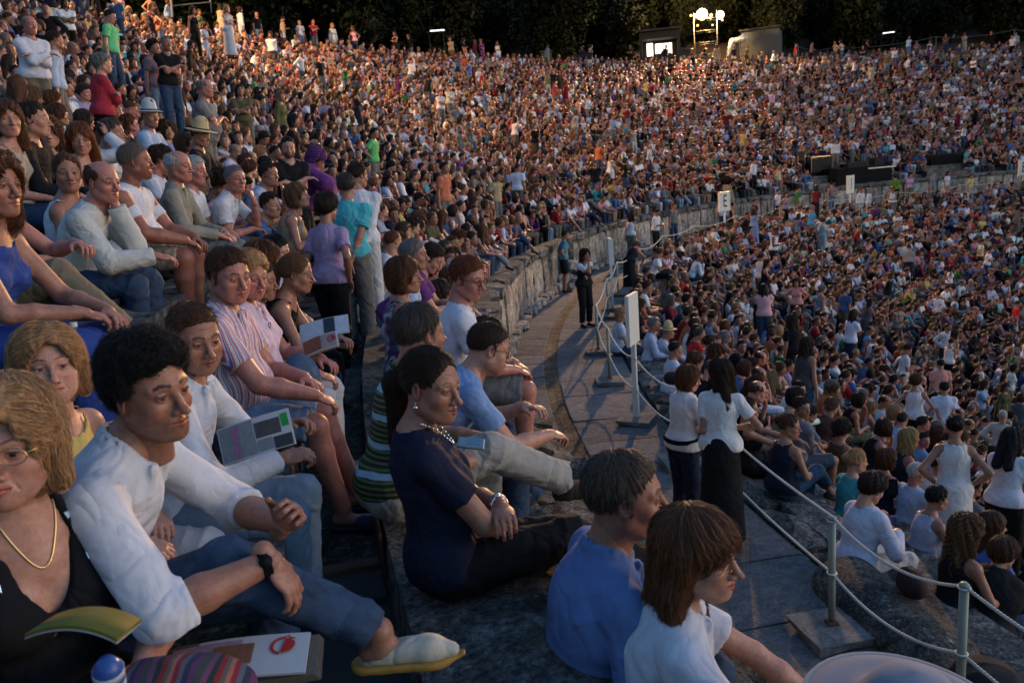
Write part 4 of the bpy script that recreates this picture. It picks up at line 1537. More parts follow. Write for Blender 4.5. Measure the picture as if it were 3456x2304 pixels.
# ------------------------------------------------------------------ top rim: floodlight tower, booths, lamps, bin, desks
def rim(X, Y, R=60.2):
    P = on_R(X, Y, R); return P
def box_thing(name, P, rz, label, cat):
    return tag(empty(name, P, rz), label, cat)
GREY = flat_mat('booth_grey', (.030, .032, .030), .8, grain=.2, gscale=3)
GREYD = flat_mat('booth_dark', (.020, .022, .020), .8, grain=.2, gscale=3)
LIT = emit_mat('lit_window', (1.0, .80, .62), 1.1)
bz = 10.45
def facing(P): return math.atan2(CAMP[1] - P[1], CAMP[0] - P[0])
B1 = rim(1516, 120, 60.6); B1[2] = bz
t = box_thing('lighting_booth', B1, facing(B1), 'dark booth with a lit window left of the floodlights', 'booth')
pm = PolyM()
for y in (-1.45, 1.45): pm.box((0, y, 1.45), (1.8, .22, 2.9))
pm.box((0, 0, .55), (1.78, 2.68, 1.1)); pm.box((0, 0, 2.62), (1.78, 2.68, .5)); pm.box((-.6, 0, 1.74), (.1, 2.68, 1.26))
pm.obj('wall', GREYD, t)
pm = PolyM(); pm.box((.1, 0, 2.98), (2.3, 3.4, .14)); pm.obj('roof', GREY, t)
pm = PolyM(); pm.box((-.50, .62, 1.72), (.02, .62, .82)); pm.box((-.50, -.06, 1.76), (.02, .60, .76)); pm.obj('lit_panel', LIT, t)
pm = PolyM(); pm.box((-.40, -.78, 1.70), (.02, .46, 1.02)); pm.obj('lit_panel', emit_mat('lit_panel', (1, .84, .7), 1.5), t)
pm = PolyM(); pm.box((.70, .2, 1.16), (.5, 1.3, .12)); pm.obj('shelf', GREYD, t)
B2 = rim(1750, 128, 61.2); B2[2] = bz
t = box_thing('equipment_booth', B2, facing(B2) - .12, 'plain dark grey booth right of the floodlights', 'booth')
pm = PolyM(); pm.box((0, 0, 1.5), (2.6, 3.0, 3.0), bevel=.02); pm.obj('wall', flat_mat('booth_side', (.075, .08, .075), .8, grain=.15), t)
pm = PolyM(); pm.box((0.05, 0, 3.06), (3.0, 3.3, .1)); pm.obj('roof', GREY, t)
TW = rim(1622, 128, 60.8); TW[2] = bz
t = box_thing('floodlight_tower', TW, facing(TW), 'scaffold tower of floodlights blazing orange above the top row', 'light tower')
for x in (-.6, .6):
    for y in (-.9, .9):
        pm = PolyM(); pm.tube([(x, y, 0), (x, y, 4.4)], .035, 8); pm.obj('upright', M['dullmetal'], t, smooth=True)
for z in (1.2, 2.1, 3.0, 3.9):
    pm = PolyM()
    for x in (-.6, .6): pm.tube([(x, -.9, z), (x, .9, z)], .022, 6)
    for y in (-.9, .9): pm.tube([(-.6, y, z), (.6, y, z)], .022, 6)
    pm.obj('rung', M['dullmetal'], t, smooth=True)
FL = emit_mat('flood_lens', (1.0, .58, .22), 9.0)
FLs = emit_mat('flood_lens_small', (1.0, .48, .14), 2.2)
CANM = M['black_metal']
for (y, z, r) in ((1.15, 4.15, .30), (-.25, 4.35, .42), (.45, 4.2, .12), (-.75, 4.3, .16), (1.30, 3.75, .08), (.55, 3.45, .06), (-.6, 3.55, .08), (-1.1, 4.35, .09)):
    pm = PolyM(); pm.tube([(.10, y, z), (.55, y, z - .10)], [r * .7, r * 1.12], 16, caps=False); pm.tube([(.08, y, z), (.12, y, z)], [r * .7, r * .7], 16)
    fl = pm.obj('floodlight', CANM, t, smooth=True)
    pm = PolyM(); pm.tube([(.555, y, z - .10), (.575, y, z - .105)], [r, r * .96], 20); pm.obj('lens', FL if r > .2 else FLs, fl, smooth=False)
def flood(loc, target, power, size, spot=80, colr=(1.0, .56, .24)):
    ld = bpy.data.lights.new('flood_lamp', 'SPOT'); ld.energy = power; ld.color = colr; ld.spot_size = math.radians(spot); ld.spot_blend = .8
    ld.shadow_soft_size = size
    o = link(bpy.data.objects.new('flood_lamp', ld)); o.location = loc
    v = Vector(target) - Vector(loc); o.rotation_euler = (-v).to_track_quat('Z', 'Y').to_euler()
    return o
ca = facing(TW)
lampP = TW + np.array((math.cos(ca) * .95, math.sin(ca) * .95, 4.15))
FLOOD_W = 32000
flood(lampP, (-35, 12, 1), FLOOD_W, .4, 64)
flood(lampP + np.array((.5, 0, .1)), (-22, 36, 5), 5000, .3, 100)
pl = bpy.data.lights.new('flood_spill', 'POINT'); pl.energy = 3200; pl.color = (1.0, .58, .22); pl.shadow_soft_size = .3
po = link(bpy.data.objects.new('flood_spill', pl)); po.location = lampP + np.array((0, 0, .5))
# second tower, out of the picture above the upper left rows (its glow edges the crowd there)
T2 = polar(60.5, 36, bz)
t2 = tag(empty('floodlight_tower', T2, facing(T2)), 'second scaffold tower of floodlights above the left rows, outside the picture', 'light tower')
for x in (-.6, .6):
    for y in (-.9, .9):
        pm = PolyM(); pm.tube([(x, y, 0), (x, y, 8.4)], .035, 8); pm.obj('upright', M['metal'], t2, smooth=True)
pm = PolyM(); pm.tube([(.1, 0, 8.2), (.5, 0, 8.1)], [.3, .45], 16, caps=False)
fl = pm.obj('floodlight', CANM, t2, smooth=True)
pm = PolyM(); pm.tube([(.50, 0, 8.1), (.52, 0, 8.095)], [.4, .39], 20); pm.obj('lens', FL, fl)
flood(T2 + np.array((math.cos(facing(T2)) * .8, math.sin(facing(T2)) * .8, 8.0)), (-32, 44, 8.0), 15000, .4, 110)

# plastic-wrapped stand beside the tower
W_ = rim(1694, 120, 60.0); W_[2] = bz - .1
t = box_thing('wrapped_projector', W_, facing(W_), 'projector on a stand wrapped in pale plastic sheet', 'projector')
f = Field((-.7, -1.0, .9), (.7, 1.0, 3.0), .05)
f.ell((0, .45, 2.35), (.35, .40, .30), k=.1); f.ell((0, 0, 2.25), (.3, .5, .22), k=.1); f.cap((0, -.4, 2.2), (0, -.75, 1.2), .25, .12, k=.15)
f.warp(lambda x, y, z: .03 * np.sin(19 * x + 13 * z) * np.sin(17 * y + 5 * z), .1)
V, F = f.net(); link(bpy.data.objects.new('plastic_sheet', mesh_np('plastic_sheet', V, F, [flat_mat('plastic', (.42, .44, .46), .3, grain=.2)])), t)
pm = PolyM()
for y in (-.3, .3): pm.tube([(0, y, 0), (0, y * .5, 2.1)], .04, 6)
pm.obj('stand', M['metal'], t)
# work lamps on two poles
for X, Y, lb in ((1001, 74, 'small work lamp on two poles above the top row, left of centre'), (2038, 78, 'small work lamp on a black stand near the upper right rim')):
    P = rim(X, Y, 59.6); top = P[2]; P[2] = bz - .2
    t = box_thing('work_lamp', P, facing(P), lb, 'lamp')
    H_ = top - P[2]
    pm = PolyM()
    for y in (-.45, .45): pm.tube([(0, y, 0), (0, y, H_)], .03, 6)
    pm.obj('pole', M['black_metal'], t, smooth=True)
    pm = PolyM(); pm.box((0, 0, H_), (.25, 1.2, .10)); pm.obj('lamp_housing', M['black_metal'], t)
    pm = PolyM(); pm.box((.13, .1, H_ + .06), (.12, .9, .07)); pm.obj('lamp_tube', emit_mat('lamp_tube', (.8, .85, .9), .9), t)
# green bin
P = rim(1255, 128, 59.4); P[2] = bz - .3
t = box_thing('rubbish_bin', P, facing(P), 'dark green wheeled bin standing behind the top row', 'bin')
gm = flat_mat('bin_green', (.015, .05, .02), .5, grain=.2)
pm = PolyM(); pm.box((0, 0, .75), (.7, .75, 1.3), bevel=.05); pm.obj('bin_body', gm, t)
pm = PolyM(); pm.box((0, 0, 1.45), (.8, .86, .12), bevel=.03); pm.obj('lid', gm, t)
# speakers, desk and covered camera on the wall of the walkway
def slab_box(name, X0, X1, Y0, Y1, R, depth, label, cat, mat):
    A_, B_ = on_R(X0, (Y0 + Y1) / 2, R), on_R(X1, (Y0 + Y1) / 2, R)
    top_ = on_R((X0 + X1) / 2, Y0, R)[2]; bot_ = on_R((X0 + X1) / 2, Y1, R)[2]
    c = (A_ + B_) / 2; w = np.linalg.norm(A_ - B_)
    t = box_thing(name, (c[0], c[1], bot_), -math.radians(ang_of(c)), label, cat)
    pm = PolyM(); pm.box((0, 0, (top_ - bot_) / 2), (depth, w, top_ - bot_), bevel=.02)
    pm.obj('cabinet', mat, t)
    return t, w, top_ - bot_
t, w, h = slab_box('loudspeaker', 1858, 1902, 364, 396, 40.6, .5, 'small black loudspeaker box among the far seats left of the mixing desk', 'loudspeaker', M['black_metal'])
pm = PolyM(); pm.tube([(.2, -w / 2 - .02, 0), (.2, -w / 2 - .02, h + .1), (.2, w / 2 - .1, h + .1)], .025, 6); pm.obj('frame', M['metal'], t)
t, w, h = slab_box('loudspeaker', 2127, 2206, 353, 396, 40.7, .9, 'big black loudspeaker box on the far terrace at right', 'loudspeaker', M['black_metal'])
pm = PolyM(); pm.box((.47, 0, h / 2), (.02, w * .9, h * .85), bevel=.005); pm.obj('grille', M['letter'], t)
t, w, h = slab_box('mixing_desk', 1905, 2030, 383, 423, 39.9, 1.1, 'black covered mixing desk cluster on the far wall top', 'mixing desk', M['letter'])
pm = PolyM(); pm.box((.0, w * .30, h * .86), (1.3, w * .5, .07)); pm.obj('table_top', M['white_paint'], t)
pm = PolyM(); pm.box((.1, -w * .1, h * 1.12), (.6, w * .35, h * .3), bevel=.03); pm.box((.1, w * .33, h * 1.2), (.4, w * .16, h * .5), bevel=.03); pm.obj('equipment_case', M['black_metal'], t)
# covered camera
P = on_R(1668, 440, 39.3); P[2] = 1.05
P[2] = 1.1
t = box_thing('covered_camera', P, facing(P) + .6, 'television camera under a black hood with sand-coloured cloth by the wall', 'camera')
f = Field((-.8, -.8, -.05), (.8, .8, 2.3), .05)
f.cap((0, 0, 1.0), (0, .0, .0), .32, .55, k=.1, cut=(None, .98)); f.warp(lambda x, y, z: .04 * np.sin(np.arctan2(y, x) * 9), .12)
V, F = f.net(); link(bpy.data.objects.new('cloth', mesh_np('cloth', V, F, [flat_mat('sand_cloth', (.26, .20, .13), .9, grain=.2)])), t)
f = Field((-.9, -.6, .9), (.9, .6, 2.2), .05)
f.ell((0, 0, 1.5), (.5, .28, .30), k=.1); f.cap((.2, 0, 1.55), (.7, 0, 1.5), .16, .13, k=.1); f.ell((-.3, 0, 1.75), (.25, .3, .2), k=.1)
V, F = f.net(); link(bpy.data.objects.new('hood', mesh_np('hood', V, F, [M['letter']])), t)
t.scale = (.8, .8, .85)
# rim fence, upper right and a post at upper left
t = tag(empty('rim_fence'), 'thin wire fence on leaning posts along the upper right rim', 'fence')
fp = []
for X, Y0, Y1 in ((1833, 106, 130), (1900, 112, 128), (2150, 85, 112), (2330, 68, 100), (2420, 60, 95)):
    a_, b_ = on_R(X, Y0, 59.3), on_R(X, Y1 + 6, 59.3)
    pm = PolyM(); pm.tube([b_, a_], .045, 6); pm.obj('fence_post', M['dullmetal'], t); fp.append(a_)
pm = PolyM()
for a_, b_ in zip(fp[:-1], fp[1:]):
    pm.tube(sag(a_, b_, a_[2], b_[2], .25), .022, 4)
pm.obj('wire', M['dullmetal'], t)
a_ = on_R(392, -12, 58.8); b_ = on_R(396, 40, 58.8); b2_ = on_R(485, 30, 58.8)
t = tag(empty('railing'), 'thin metal railing behind the top rows at upper left', 'railing')
pm = PolyM(); pm.tube([b_, a_], .05, 6); pm.obj('post', M['dullmetal'], t)
pm = PolyM(); pm.tube([(a_ + b_) / 2, (a_ + b_) / 2 + (b2_ - b_)], .03, 6); pm.tube([b2_, b2_ + (a_ - b_)], .04, 6); pm.obj('rail', M['dullmetal'], t)

# ------------------------------------------------------------------ wood behind the top row
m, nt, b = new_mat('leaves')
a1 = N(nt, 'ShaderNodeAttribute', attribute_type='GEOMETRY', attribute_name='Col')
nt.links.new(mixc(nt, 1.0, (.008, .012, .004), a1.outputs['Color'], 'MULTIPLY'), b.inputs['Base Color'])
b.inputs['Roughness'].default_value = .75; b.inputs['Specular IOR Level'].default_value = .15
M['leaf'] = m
M['bark'] = flat_mat('bark', (.05, .038, .028), .95, grain=.4, gscale=9)
def crown_mesh(seed, n=5200, size=.22):
    r = np.random.default_rng(seed)
    cl = r.normal(0, 1, (26, 3)); cl /= np.linalg.norm(cl, axis=1)[:, None]
    cl = cl * r.uniform(.35, 1, (26, 1)) * np.array((2.6, 2.6, 2.1)); rad = r.uniform(.7, 1.35, 26)
    i = r.integers(0, 26, n)
    d = r.normal(0, 1, (n, 3)); d /= np.linalg.norm(d, axis=1)[:, None]
    c = cl[i] + d * (rad[i] * r.uniform(.55, 1.05, n))[:, None]
    u = r.normal(0, 1, (n, 3)); u /= np.linalg.norm(u, axis=1)[:, None]
    v = np.cross(u, r.normal(0, 1, (n, 3))); v /= np.linalg.norm(v, axis=1)[:, None]
    s = size * r.uniform(.5, 1.25, (n, 1))
    V = np.stack([c - u * s, c + v * s * .55, c + u * s, c - v * s * .55], 1).reshape(-1, 3)
    F = np.arange(4 * n).reshape(-1, 4)
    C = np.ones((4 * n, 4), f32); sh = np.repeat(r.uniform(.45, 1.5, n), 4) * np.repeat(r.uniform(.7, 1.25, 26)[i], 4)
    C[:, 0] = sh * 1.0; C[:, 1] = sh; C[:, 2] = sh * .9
    return mesh_np('crown', V, F, [M['leaf']], C, smooth=False)
crowns = [crown_mesh(i) for i in range(5)]
def trunk_mesh(seed):
    r = np.random.default_rng(seed); pm = PolyM()
    pm.tube([(0, 0, -1), (r.normal(0, .1), r.normal(0, .1), 1.2), (r.normal(0, .25), r.normal(0, .25), 3.4)], [.26, .2, .12], 8)
    for _ in range(5):
        a = r.uniform(0, 6.28); z = r.uniform(1.2, 2.4)
        pm.tube([(0, 0, z), (math.cos(a) * .9, math.sin(a) * .9, z + .9), (math.cos(a) * 1.7, math.sin(a) * 1.7, z + 1.9)], [.09, .06, .03], 6)
    return pm.mesh('trunk', [M['bark']], True)
trunks = [trunk_mesh(i) for i in range(3)]
tr = np.random.default_rng(21)
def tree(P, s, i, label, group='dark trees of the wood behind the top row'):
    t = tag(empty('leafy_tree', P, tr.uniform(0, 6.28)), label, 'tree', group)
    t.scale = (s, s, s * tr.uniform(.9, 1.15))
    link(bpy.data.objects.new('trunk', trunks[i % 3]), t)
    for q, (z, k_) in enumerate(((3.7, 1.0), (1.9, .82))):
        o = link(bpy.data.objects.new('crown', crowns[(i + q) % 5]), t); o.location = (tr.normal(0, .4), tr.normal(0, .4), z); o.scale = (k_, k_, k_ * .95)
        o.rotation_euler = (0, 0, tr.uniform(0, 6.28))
i = 0
for R, z, st, s in ((63.5, 11.4, 4.2, 1.0), (69.5, 13.4, 4.4, 1.25), (77, 16.6, 5.2, 1.5), (88, 20.5, 6.0, 1.8)):
    a = 30 + tr.uniform(0, 3)
    while a < 122:
        ok = True
        P = polar(R + tr.normal(0, .6), a, z + tr.normal(0, .3))
        X, Y, _ = proj(P)
        if R < 65 and 1440 < X < 1810: ok = False
        if ok:
            tree(P, s * tr.uniform(.85, 1.2), i, 'dark leafy tree in the black wood behind the top row')
            i += 1
        a += st * tr.uniform(.8, 1.25)
P = rim(1800, 60, 63.0); P[2] = 12.2
tree(P, .95, 3, 'tree with yellow-lit leaves just right of the floodlights', None)
# ------------------------------------------------------------------ people
BR = {'black': (.012, .010, .009), 'dark brown': (.034, .015, .008), 'brown': (.080, .032, .014), 'auburn': (.11, .040, .016), 'light brown': (.15, .07, .03),
      'blond': (.40, .21, .095), 'grey': (.20, .18, .165), 'white': (.48, .46, .44), 'dark grey': (.065, .050, .042), 'red': (.16, .045, .015)}
SK = {'tan': (.36, .180, .122), 'fair': (.48, .26, .19), 'pale': (.55, .32, .24), 'dark': (.20, .092, .060), 'red': (.46, .205, .155)}
TOPC = {'white': (.60, .60, .65), 'black': (.010, .010, .012), 'navy': (.014, .016, .035), 'light blue': (.20, .30, .50), 'blue': (.06, .13, .33), 'pale blue': (.36, .45, .60), 'pink': (.60, .30, .36),
        'red': (.42, .03, .03), 'grey': (.16, .16, .17), 'beige': (.38, .31, .22), 'green': (.05, .25, .08), 'turquoise': (.07, .40, .46), 'purple': (.13, .035, .16),
        'orange': (.60, .16, .06), 'yellow': (.60, .46, .14), 'lilac': (.40, .32, .50), 'brown': (.09, .05, .03), 'maroon': (.13, .015, .03), 'cream': (.56, .52, .44), 'olive': (.12, .12, .05)}
BOTC = {'jeans': (.035, .060, .11), 'black trousers': (.010, .010, .011), 'khaki trousers': (.17, .14, .095), 'white trousers': (.48, .48, .50), 'grey trousers': (.14, .135, .13), 'light jeans': (.15, .22, .31), 'brown trousers': (.07, .045, .03)}

LIBS = {}
def fig(P, lod):
    key = (repr(sorted(P.items(), key=lambda q: q[0])), lod)
    if key not in LIBS: LIBS[key] = figure(P, lod)
    return LIBS[key]

occupied = []                                    # heads already placed: keeps the crowd from growing through them
def near(P, X, Y, d, yaw, skin, hair, top, bot, label, group=None, lod=0, shoe=(.03, .025, .02), scale=1.0):
    g = fig(P, lod)
    H = at(X, Y, d)
    loc = loc_for_head(g, H, yaw, scale)
    c = lambda D_, v: D_[v] if isinstance(v, str) else v
    r = put_person(g, loc, yaw, (c(SK, skin), c(BR, hair), c(TOPC, top), c(BOTC, bot)), label, group, scale, shoe)
    occupied.append((H, .42, P.get('mode') == 'stand'))
    r['_g'] = 0
    del r['_g']
    return r, g

def child(root, name, pm_or_mesh, mat=None, colr=None, smooth=True):
    me = pm_or_mesh.mesh(name, [mat] if mat else [], smooth) if isinstance(pm_or_mesh, PolyM) else pm_or_mesh
    o = bpy.data.objects.new(name, me)
    if colr: o.color = (*colr, 1)
    return link(o, root)

def head_part(root, g, name, pm, mat, smooth=True):
    """part given in head coordinates"""
    J = g['J']
    pm.v = [tuple(J['Rh'] @ np.array(v) + J['hc']) for v in pm.v]
    return child(root, name, pm, mat, smooth=smooth)

def glasses(root, g, mat=None, w=.026):
    pm = PolyM()
    for s in (-1, 1):
        a = np.linspace(0, 2 * math.pi, 17)
        pm.tube([(.099 - .10 * abs(y_) ** 1.5, y_, z_) for y_, z_ in [(s * .033 + w * math.cos(q), .0 + .017 * math.sin(q)) for q in a]], .0016, 5, caps=False)
        pm.tube([(.088, s * (.033 + w), .004), (.06, s * .078, .006), (-.01, s * .082, .004)], .0015, 5)
    pm.tube([(.100, -.009, .004), (.100, .009, .004)], .0015, 5)
    return head_part(root, g, 'glasses', pm, mat or M['letter'])

def on_skin(g, pts, off):
    f = g['bf']; P = np.array(pts, float)
    for _ in range(5): P = P - f.grad(P) * (np.clip(f.sample(P), -.03, .03) - off)[:, None]
    return P

def ball(pm, c, r, n=8):
    pm.tube([tuple(np.array(c) + np.array((0, 0, r * math.sin(t)))) for t in np.linspace(-1.5, 1.5, 6)], [r * max(.1, math.cos(t)) for t in np.linspace(-1.5, 1.5, 6)], n)

def watch(root, g, side, mat_strap, mat_face, r=.032, on_top=True):
    J = g['J']; w, el = J[side + 'wr'], J[side + 'el']
    X = unit(w - el); c = w - X * .018
    Z = unit(-J[side + 'hf'][1] - X * (-J[side + 'hf'][1] @ X)); Y = np.cross(Z, X)
    pm = PolyM(); a = np.linspace(0, 2 * math.pi, 17)
    for dx in (-.007, 0, .007): pm.tube([c + X * dx + (Y * math.cos(q) + Z * math.sin(q)) * r for q in a], .0045, 6, caps=False)
    s = child(root, 'watch', pm, mat_strap)
    pm = PolyM(); pm.tube([c + Z * (r - .002), c + Z * (r + .007)], [.016, .015], 16)
    child(s, 'dial', pm, mat_face)

# text material needed by magazines
def plate(name, C, X, Y, w, h, th, mats, label, cat, cells=()):
    """thin booklet: centre, width and height directions; cells = coloured print areas (u0,v0,u1,v1,colour)"""
    X = unit(X); Y = unit(np.array(Y) - X * (np.array(Y) @ X)); Z = np.cross(X, Y)
    R_ = np.stack([X, Y, Z], -1)
    t = empty(name, tuple(map(float, C)))
    t.rotation_euler = Matrix(R_.tolist()).to_euler()
    tag(t, label, cat)
    pm = PolyM()
    n = 9; V = []
    for i in range(n):
        for j in range(2):
            u = i / (n - 1)
            V.append((u * w - w / 2, (j - .5) * h, .012 * math.sin(u * math.pi) ** 1))
    F = [(2 * i, 2 * i + 2, 2 * i + 3, 2 * i + 1) for i in range(n - 1)]
    pm.add(V, F); pm.add([(x, y, z - th) for x, y, z in V], [f[::-1] for f in F])
    for i in range(n - 1):
        for j in (0, 1):
            a, b2 = V[2 * i + j], V[2 * i + 2 + j]
            pm.add([a, b2, (b2[0], b2[1], b2[2] - th), (a[0], a[1], a[2] - th)], [(0, 1, 2, 3)] if j == 0 else [(3, 2, 1, 0)])
    for i in (0, n - 1):
        a, b2 = V[2 * i], V[2 * i + 1]
        pm.add([a, b2, (b2[0], b2[1], b2[2] - th), (a[0], a[1], a[2] - th)], [(0, 1, 2, 3)])
    pm.obj('pages', M['paper'], t, smooth=False)
    for q, (u0, v0, u1, v1, c) in enumerate(cells):
        pm = PolyM(); m_ = 6; V = []
        for i in range(m_):
            u = u0 + (u1 - u0) * i / (m_ - 1)
            for v in (v0, v1): V.append((u * w - w / 2, (v - .5) * h, .012 * math.sin(u * math.pi) + .0012 + .0004 * q))
        pm.add(V, [(2 * i, 2 * i + 2, 2 * i + 3, 2 * i + 1) for i in range(m_ - 1)])
        pm.obj('print', flat_mat('ink', c, .5, grain=.35, gscale=60), t)
    return t

def text_on(parent, s, size, loc, rotz, c, scx=1.0, bold=0.0):
    cu = bpy.data.curves.new('lettering', 'FONT'); cu.body = s; cu.size = size; cu.offset = bold; cu.align_x = 'CENTER'; cu.align_y = 'CENTER'
    cu.materials.append(flat_mat('print_colour', c, .5))
    o = text_obj('lettering', cu, parent); o.location = loc; o.rotation_euler = (0, 0, rotz); o.scale = (scx, 1, 1)
    return o

LAP = dict(lh=(.34, .07, .215), rh=(.34, -.07, .215))
KNEES = dict(lean=14, lh=(.47, .12, .20), rh=(.47, -.12, .20))
CROSS = dict(lh=(.17, -.12, .34), rh=(.21, .12, .37), le=(-.2, .8, -.6), re=(-.2, -.8, -.6), lhd=(.1, -1, -.1), rhd=(.1, 1, .1))
LEANF = dict(lean=32, lh=(.60, .05, .18), rh=(.60, -.06, .16), le=(0, .6, -1), re=(0, -.6, -1))
CHINR = dict(lean=26, rh=(.42, -.04, .50), re=(.25, -.25, -1), rhd=(-.15, .1, 1), rpn=(-1, 0, 0), lh=(.40, .02, .24), rcurl=1.3)
CHINL = dict(lean=26, lh=(.42, .04, .50), le=(.25, .25, -1), lhd=(-.15, -.1, 1), lpn=(-1, 0, 0), rh=(.40, -.02, .24), lcurl=1.3)
READ = dict(lean=14, lh=(.36, .10, .34), rh=(.36, -.10, .34), hp=28)
SCROSS = dict(mode='stand', lh=(.20, -.13, 1.20), rh=(.23, .12, 1.23), le=(0, .9, -.8), re=(0, -.9, -.8), lhd=(.1, -1, 0), rhd=(.1, 1, 0))
SBACK = dict(mode='stand', lh=(-.15, .03, .88), rh=(-.15, -.03, .86), le=(-.6, 1, 0), re=(-.6, -1, 0))
SHIPS = dict(mode='stand', lh=(.04, .17, 1.00), rh=(.04, -.17, 1.00), le=(-.8, 1, .1), re=(-.8, -1, .1), lhd=(.5, -.8, -.2), rhd=(.5, .8, -.2))
SDOWN = dict(mode='stand', lf=(.06, .10, .085), rf=(-.08, -.10, .085))
SPHONE = dict(mode='stand', lh=(.34, .06, 1.50), rh=(.34, -.06, 1.50), le=(0, .7, -1), re=(0, -.7, -1), lhd=(0, 0, 1), rhd=(0, 0, 1))
SREAD = dict(mode='stand', lh=(.30, .07, 1.14), rh=(.30, -.07, 1.14), hp=26)
SBEND = dict(mode='stand', lean=58, bend=20, lh=(.55, .10, .78), rh=(.55, -.10, .82), hp=50, le=(.3, .7, .2), re=(.3, -.7, .2))
LEGX = dict(rf=(.70, .02, -.10), lf=(.40, .06, -.34), rk=(.3, -.1, 1), rfp=25)
mk = lambda *a, **k: {**{kk: v for q in a for kk, v in q.items()}, **k}

# --- the row of people at lower left
r, g = near(mk(fem=1, hair='blondebob', top='halter', bot='skirt', skirt=1.0, age=1, hy=-33, hp=2, hr=-4, lean=8, sw=.15, eyes=(0, 0), fat=1, lips=(.8, .4, .42), seed=1,
               lh=(.34, .08, .26), rh=(.36, -.05, .24), bust=1.15, arm=1.1), 14, 1016, 1.68, -58, 'fair', 'blond', 'black', (.012, .012, .013), 'blonde woman in a black halter top with gold necklace and pearl earring, lower left corner')
glasses(r, g, M['gold'])
pm = PolyM(); ball(pm, (-.004, .084, -.052), .0095); ball(pm, (-.004, .085, -.066), .006); ball(pm, (-.004, -.084, -.052), .0095); head_part(r, g, 'earring', pm, M['silver'])
J = g['J']; pm = PolyM()
pm.tube(on_skin(g, [J['nb'] + J['Rc'][:, 1] * .068 * math.sin(t) + J['Rc'][:, 0] * (.13 - .10 * abs(math.sin(t)) ** 2) + J['up'] * (.035 - .125 * (1 - abs(math.sin(t)) ** 2)) for t in np.linspace(-1.45, 1.45, 31)], .0022), .0023, 5)
child(r, 'necklace', pm, M['gold'])
pm = PolyM()
for pts in g['P']['_strap']:
    for q in (1.3, 2.2, 3.1):
        c = pts[int(q)] * (1 - q % 1) + pts[int(q) + 1] * (q % 1)
        n_ = g['bf'].grad(c[None])[0]; t_ = unit(pts[int(q) + 1] - pts[int(q)])
        pm.box(c + n_ * .012, (.016, .022, .006), R=np.stack([t_, np.cross(n_, t_), n_], -1), bevel=.002)
child(r, 'strap_bead', pm, M['silver'], smooth=False)
pm = PolyM()
for q in range(16):
    t = q / 15; c = np.array((.33 + .03 * math.sin(q), .20 - .42 * t, .235 - .05 * t + .01 * (q % 2)))
    pm.box(c, (.010, .019, .004), R=rotm(20 * (q % 2), 0, 30), bevel=.0015)
child(r, 'chain_strap', pm, M['silver'], smooth=False)

r, g = near(mk(fem=1, hair='blondebob', top='tank', bot='trousers', age=1, fat=1, hy=-44, hp=-2, lean=5, eyes=(12, 0), lh=(.3, .08, .24), seed=2), 112, 838, 2.60, -30, 'pale', 'blond', 'yellow', 'white trousers',
            'smiling blonde woman with a yellow shoulder strap behind the young man')

YM = mk(hair='thick', top='rolled', bot='trousers', bpat='denim', collar=1, nose=1.12, beard=.28, lean=27, bend=8, hy=-33, hp=5, hr=4, sw=.185, arm=1.1, loose=.004, seed=3, fold=1.2, eyes=(-6, 4),
        rh=(.54, -.15, .30), re=(.1, -.7, -1), rhd=(.52, -.05, -.85), rpn=(-.4, .2, -1), rcurl=.55, lh=(.53, .06, .30), le=(.1, .8, -.7), lhd=(.55, -.45, .65), lpn=(-.3, -1, .1), lcurl=1.2,
        rf=(.76, -.05, .03), rk=(.2, -.15, 1), lf=(.46, .12, -.34), rfy=-5, rfp=-2, shoes='loafer', browc=(.05, .04, .04))
r, g = near(YM, 345, 893, 1.98, -14, 'tan', 'black', 'white', 'jeans', 'young man with thick black hair, white shirt with rolled sleeves and jeans', shoe=(.52, .46, .36))
watch(r, g, 'r', M['letter'], M['black_metal'])
J = g['J']; fd, fu = J['rft']; an = J['ran']; sdv = np.cross(fu, fd)
f = Field(an - .22, an + .26, .007)
f.cap(an - fu * .082 - fd * .045, an - fu * .086 + fd * .13, .042, .046, k=.02); f.cap(an - fu * .086 + fd * .12, an - fu * .07 + fd * .20, .042, .022, k=.02)
f.cut(an - fu * .080, fu, .003); f.cut(an - fu * .102, -fu, .003)
V, F = f.net(); child(r, 'shoe_sole', mesh_np('shoe_sole', V, F, [flat_mat('gum_sole', (.42, .22, .04), .6, grain=.1)]))

r, g = near(mk(hair='crop', top='long', bot='trousers', collar=1, age=1, hy=-46, hp=12, lean=14, seed=4, fold=1.1, lh=(.42, .12, .36), rh=(.44, -.10, .30), lhd=(.9, -.2, .2), rhd=(.9, .25, .1), lpn=(0, -.6, -1), rpn=(0, .4, -1),
               lcurl=1.0, rcurl=1.1, nose=1.05, fat=1), 447, 775, 2.88, -14, 'tan', 'brown', 'white', 'light jeans', 'man with cropped brown hair in a white long-sleeved shirt holding a programme leaflet')
J = g['J']
pc = np.array(proj(np.array(r.location) + 0))
mc = at(588, 1003, 2.72)
t = plate('programme_leaflet', mc, CR * .95 + CU * .30, CU * .9 - CR * .35 + np.array(_fw) * .25, .25, .125, .004, None, 'open white programme leaflet with magenta lettering held by the cropped-haired man', 'leaflet',
          [(.02, .04, .50, .96, (.20, .21, .22)), (.52, .42, .86, .84, (.06, .055, .06)), (.88, .55, .97, .90, (.01, .25, .03)), (.74, .02, .98, .34, (.025, .03, .04)), (.52, .05, .72, .36, (.16, .18, .22))])
text_on(t, 'Θέατρο', .030, (-.062, .0, .0165), -math.pi / 2, lin((.75, .15, .6)))

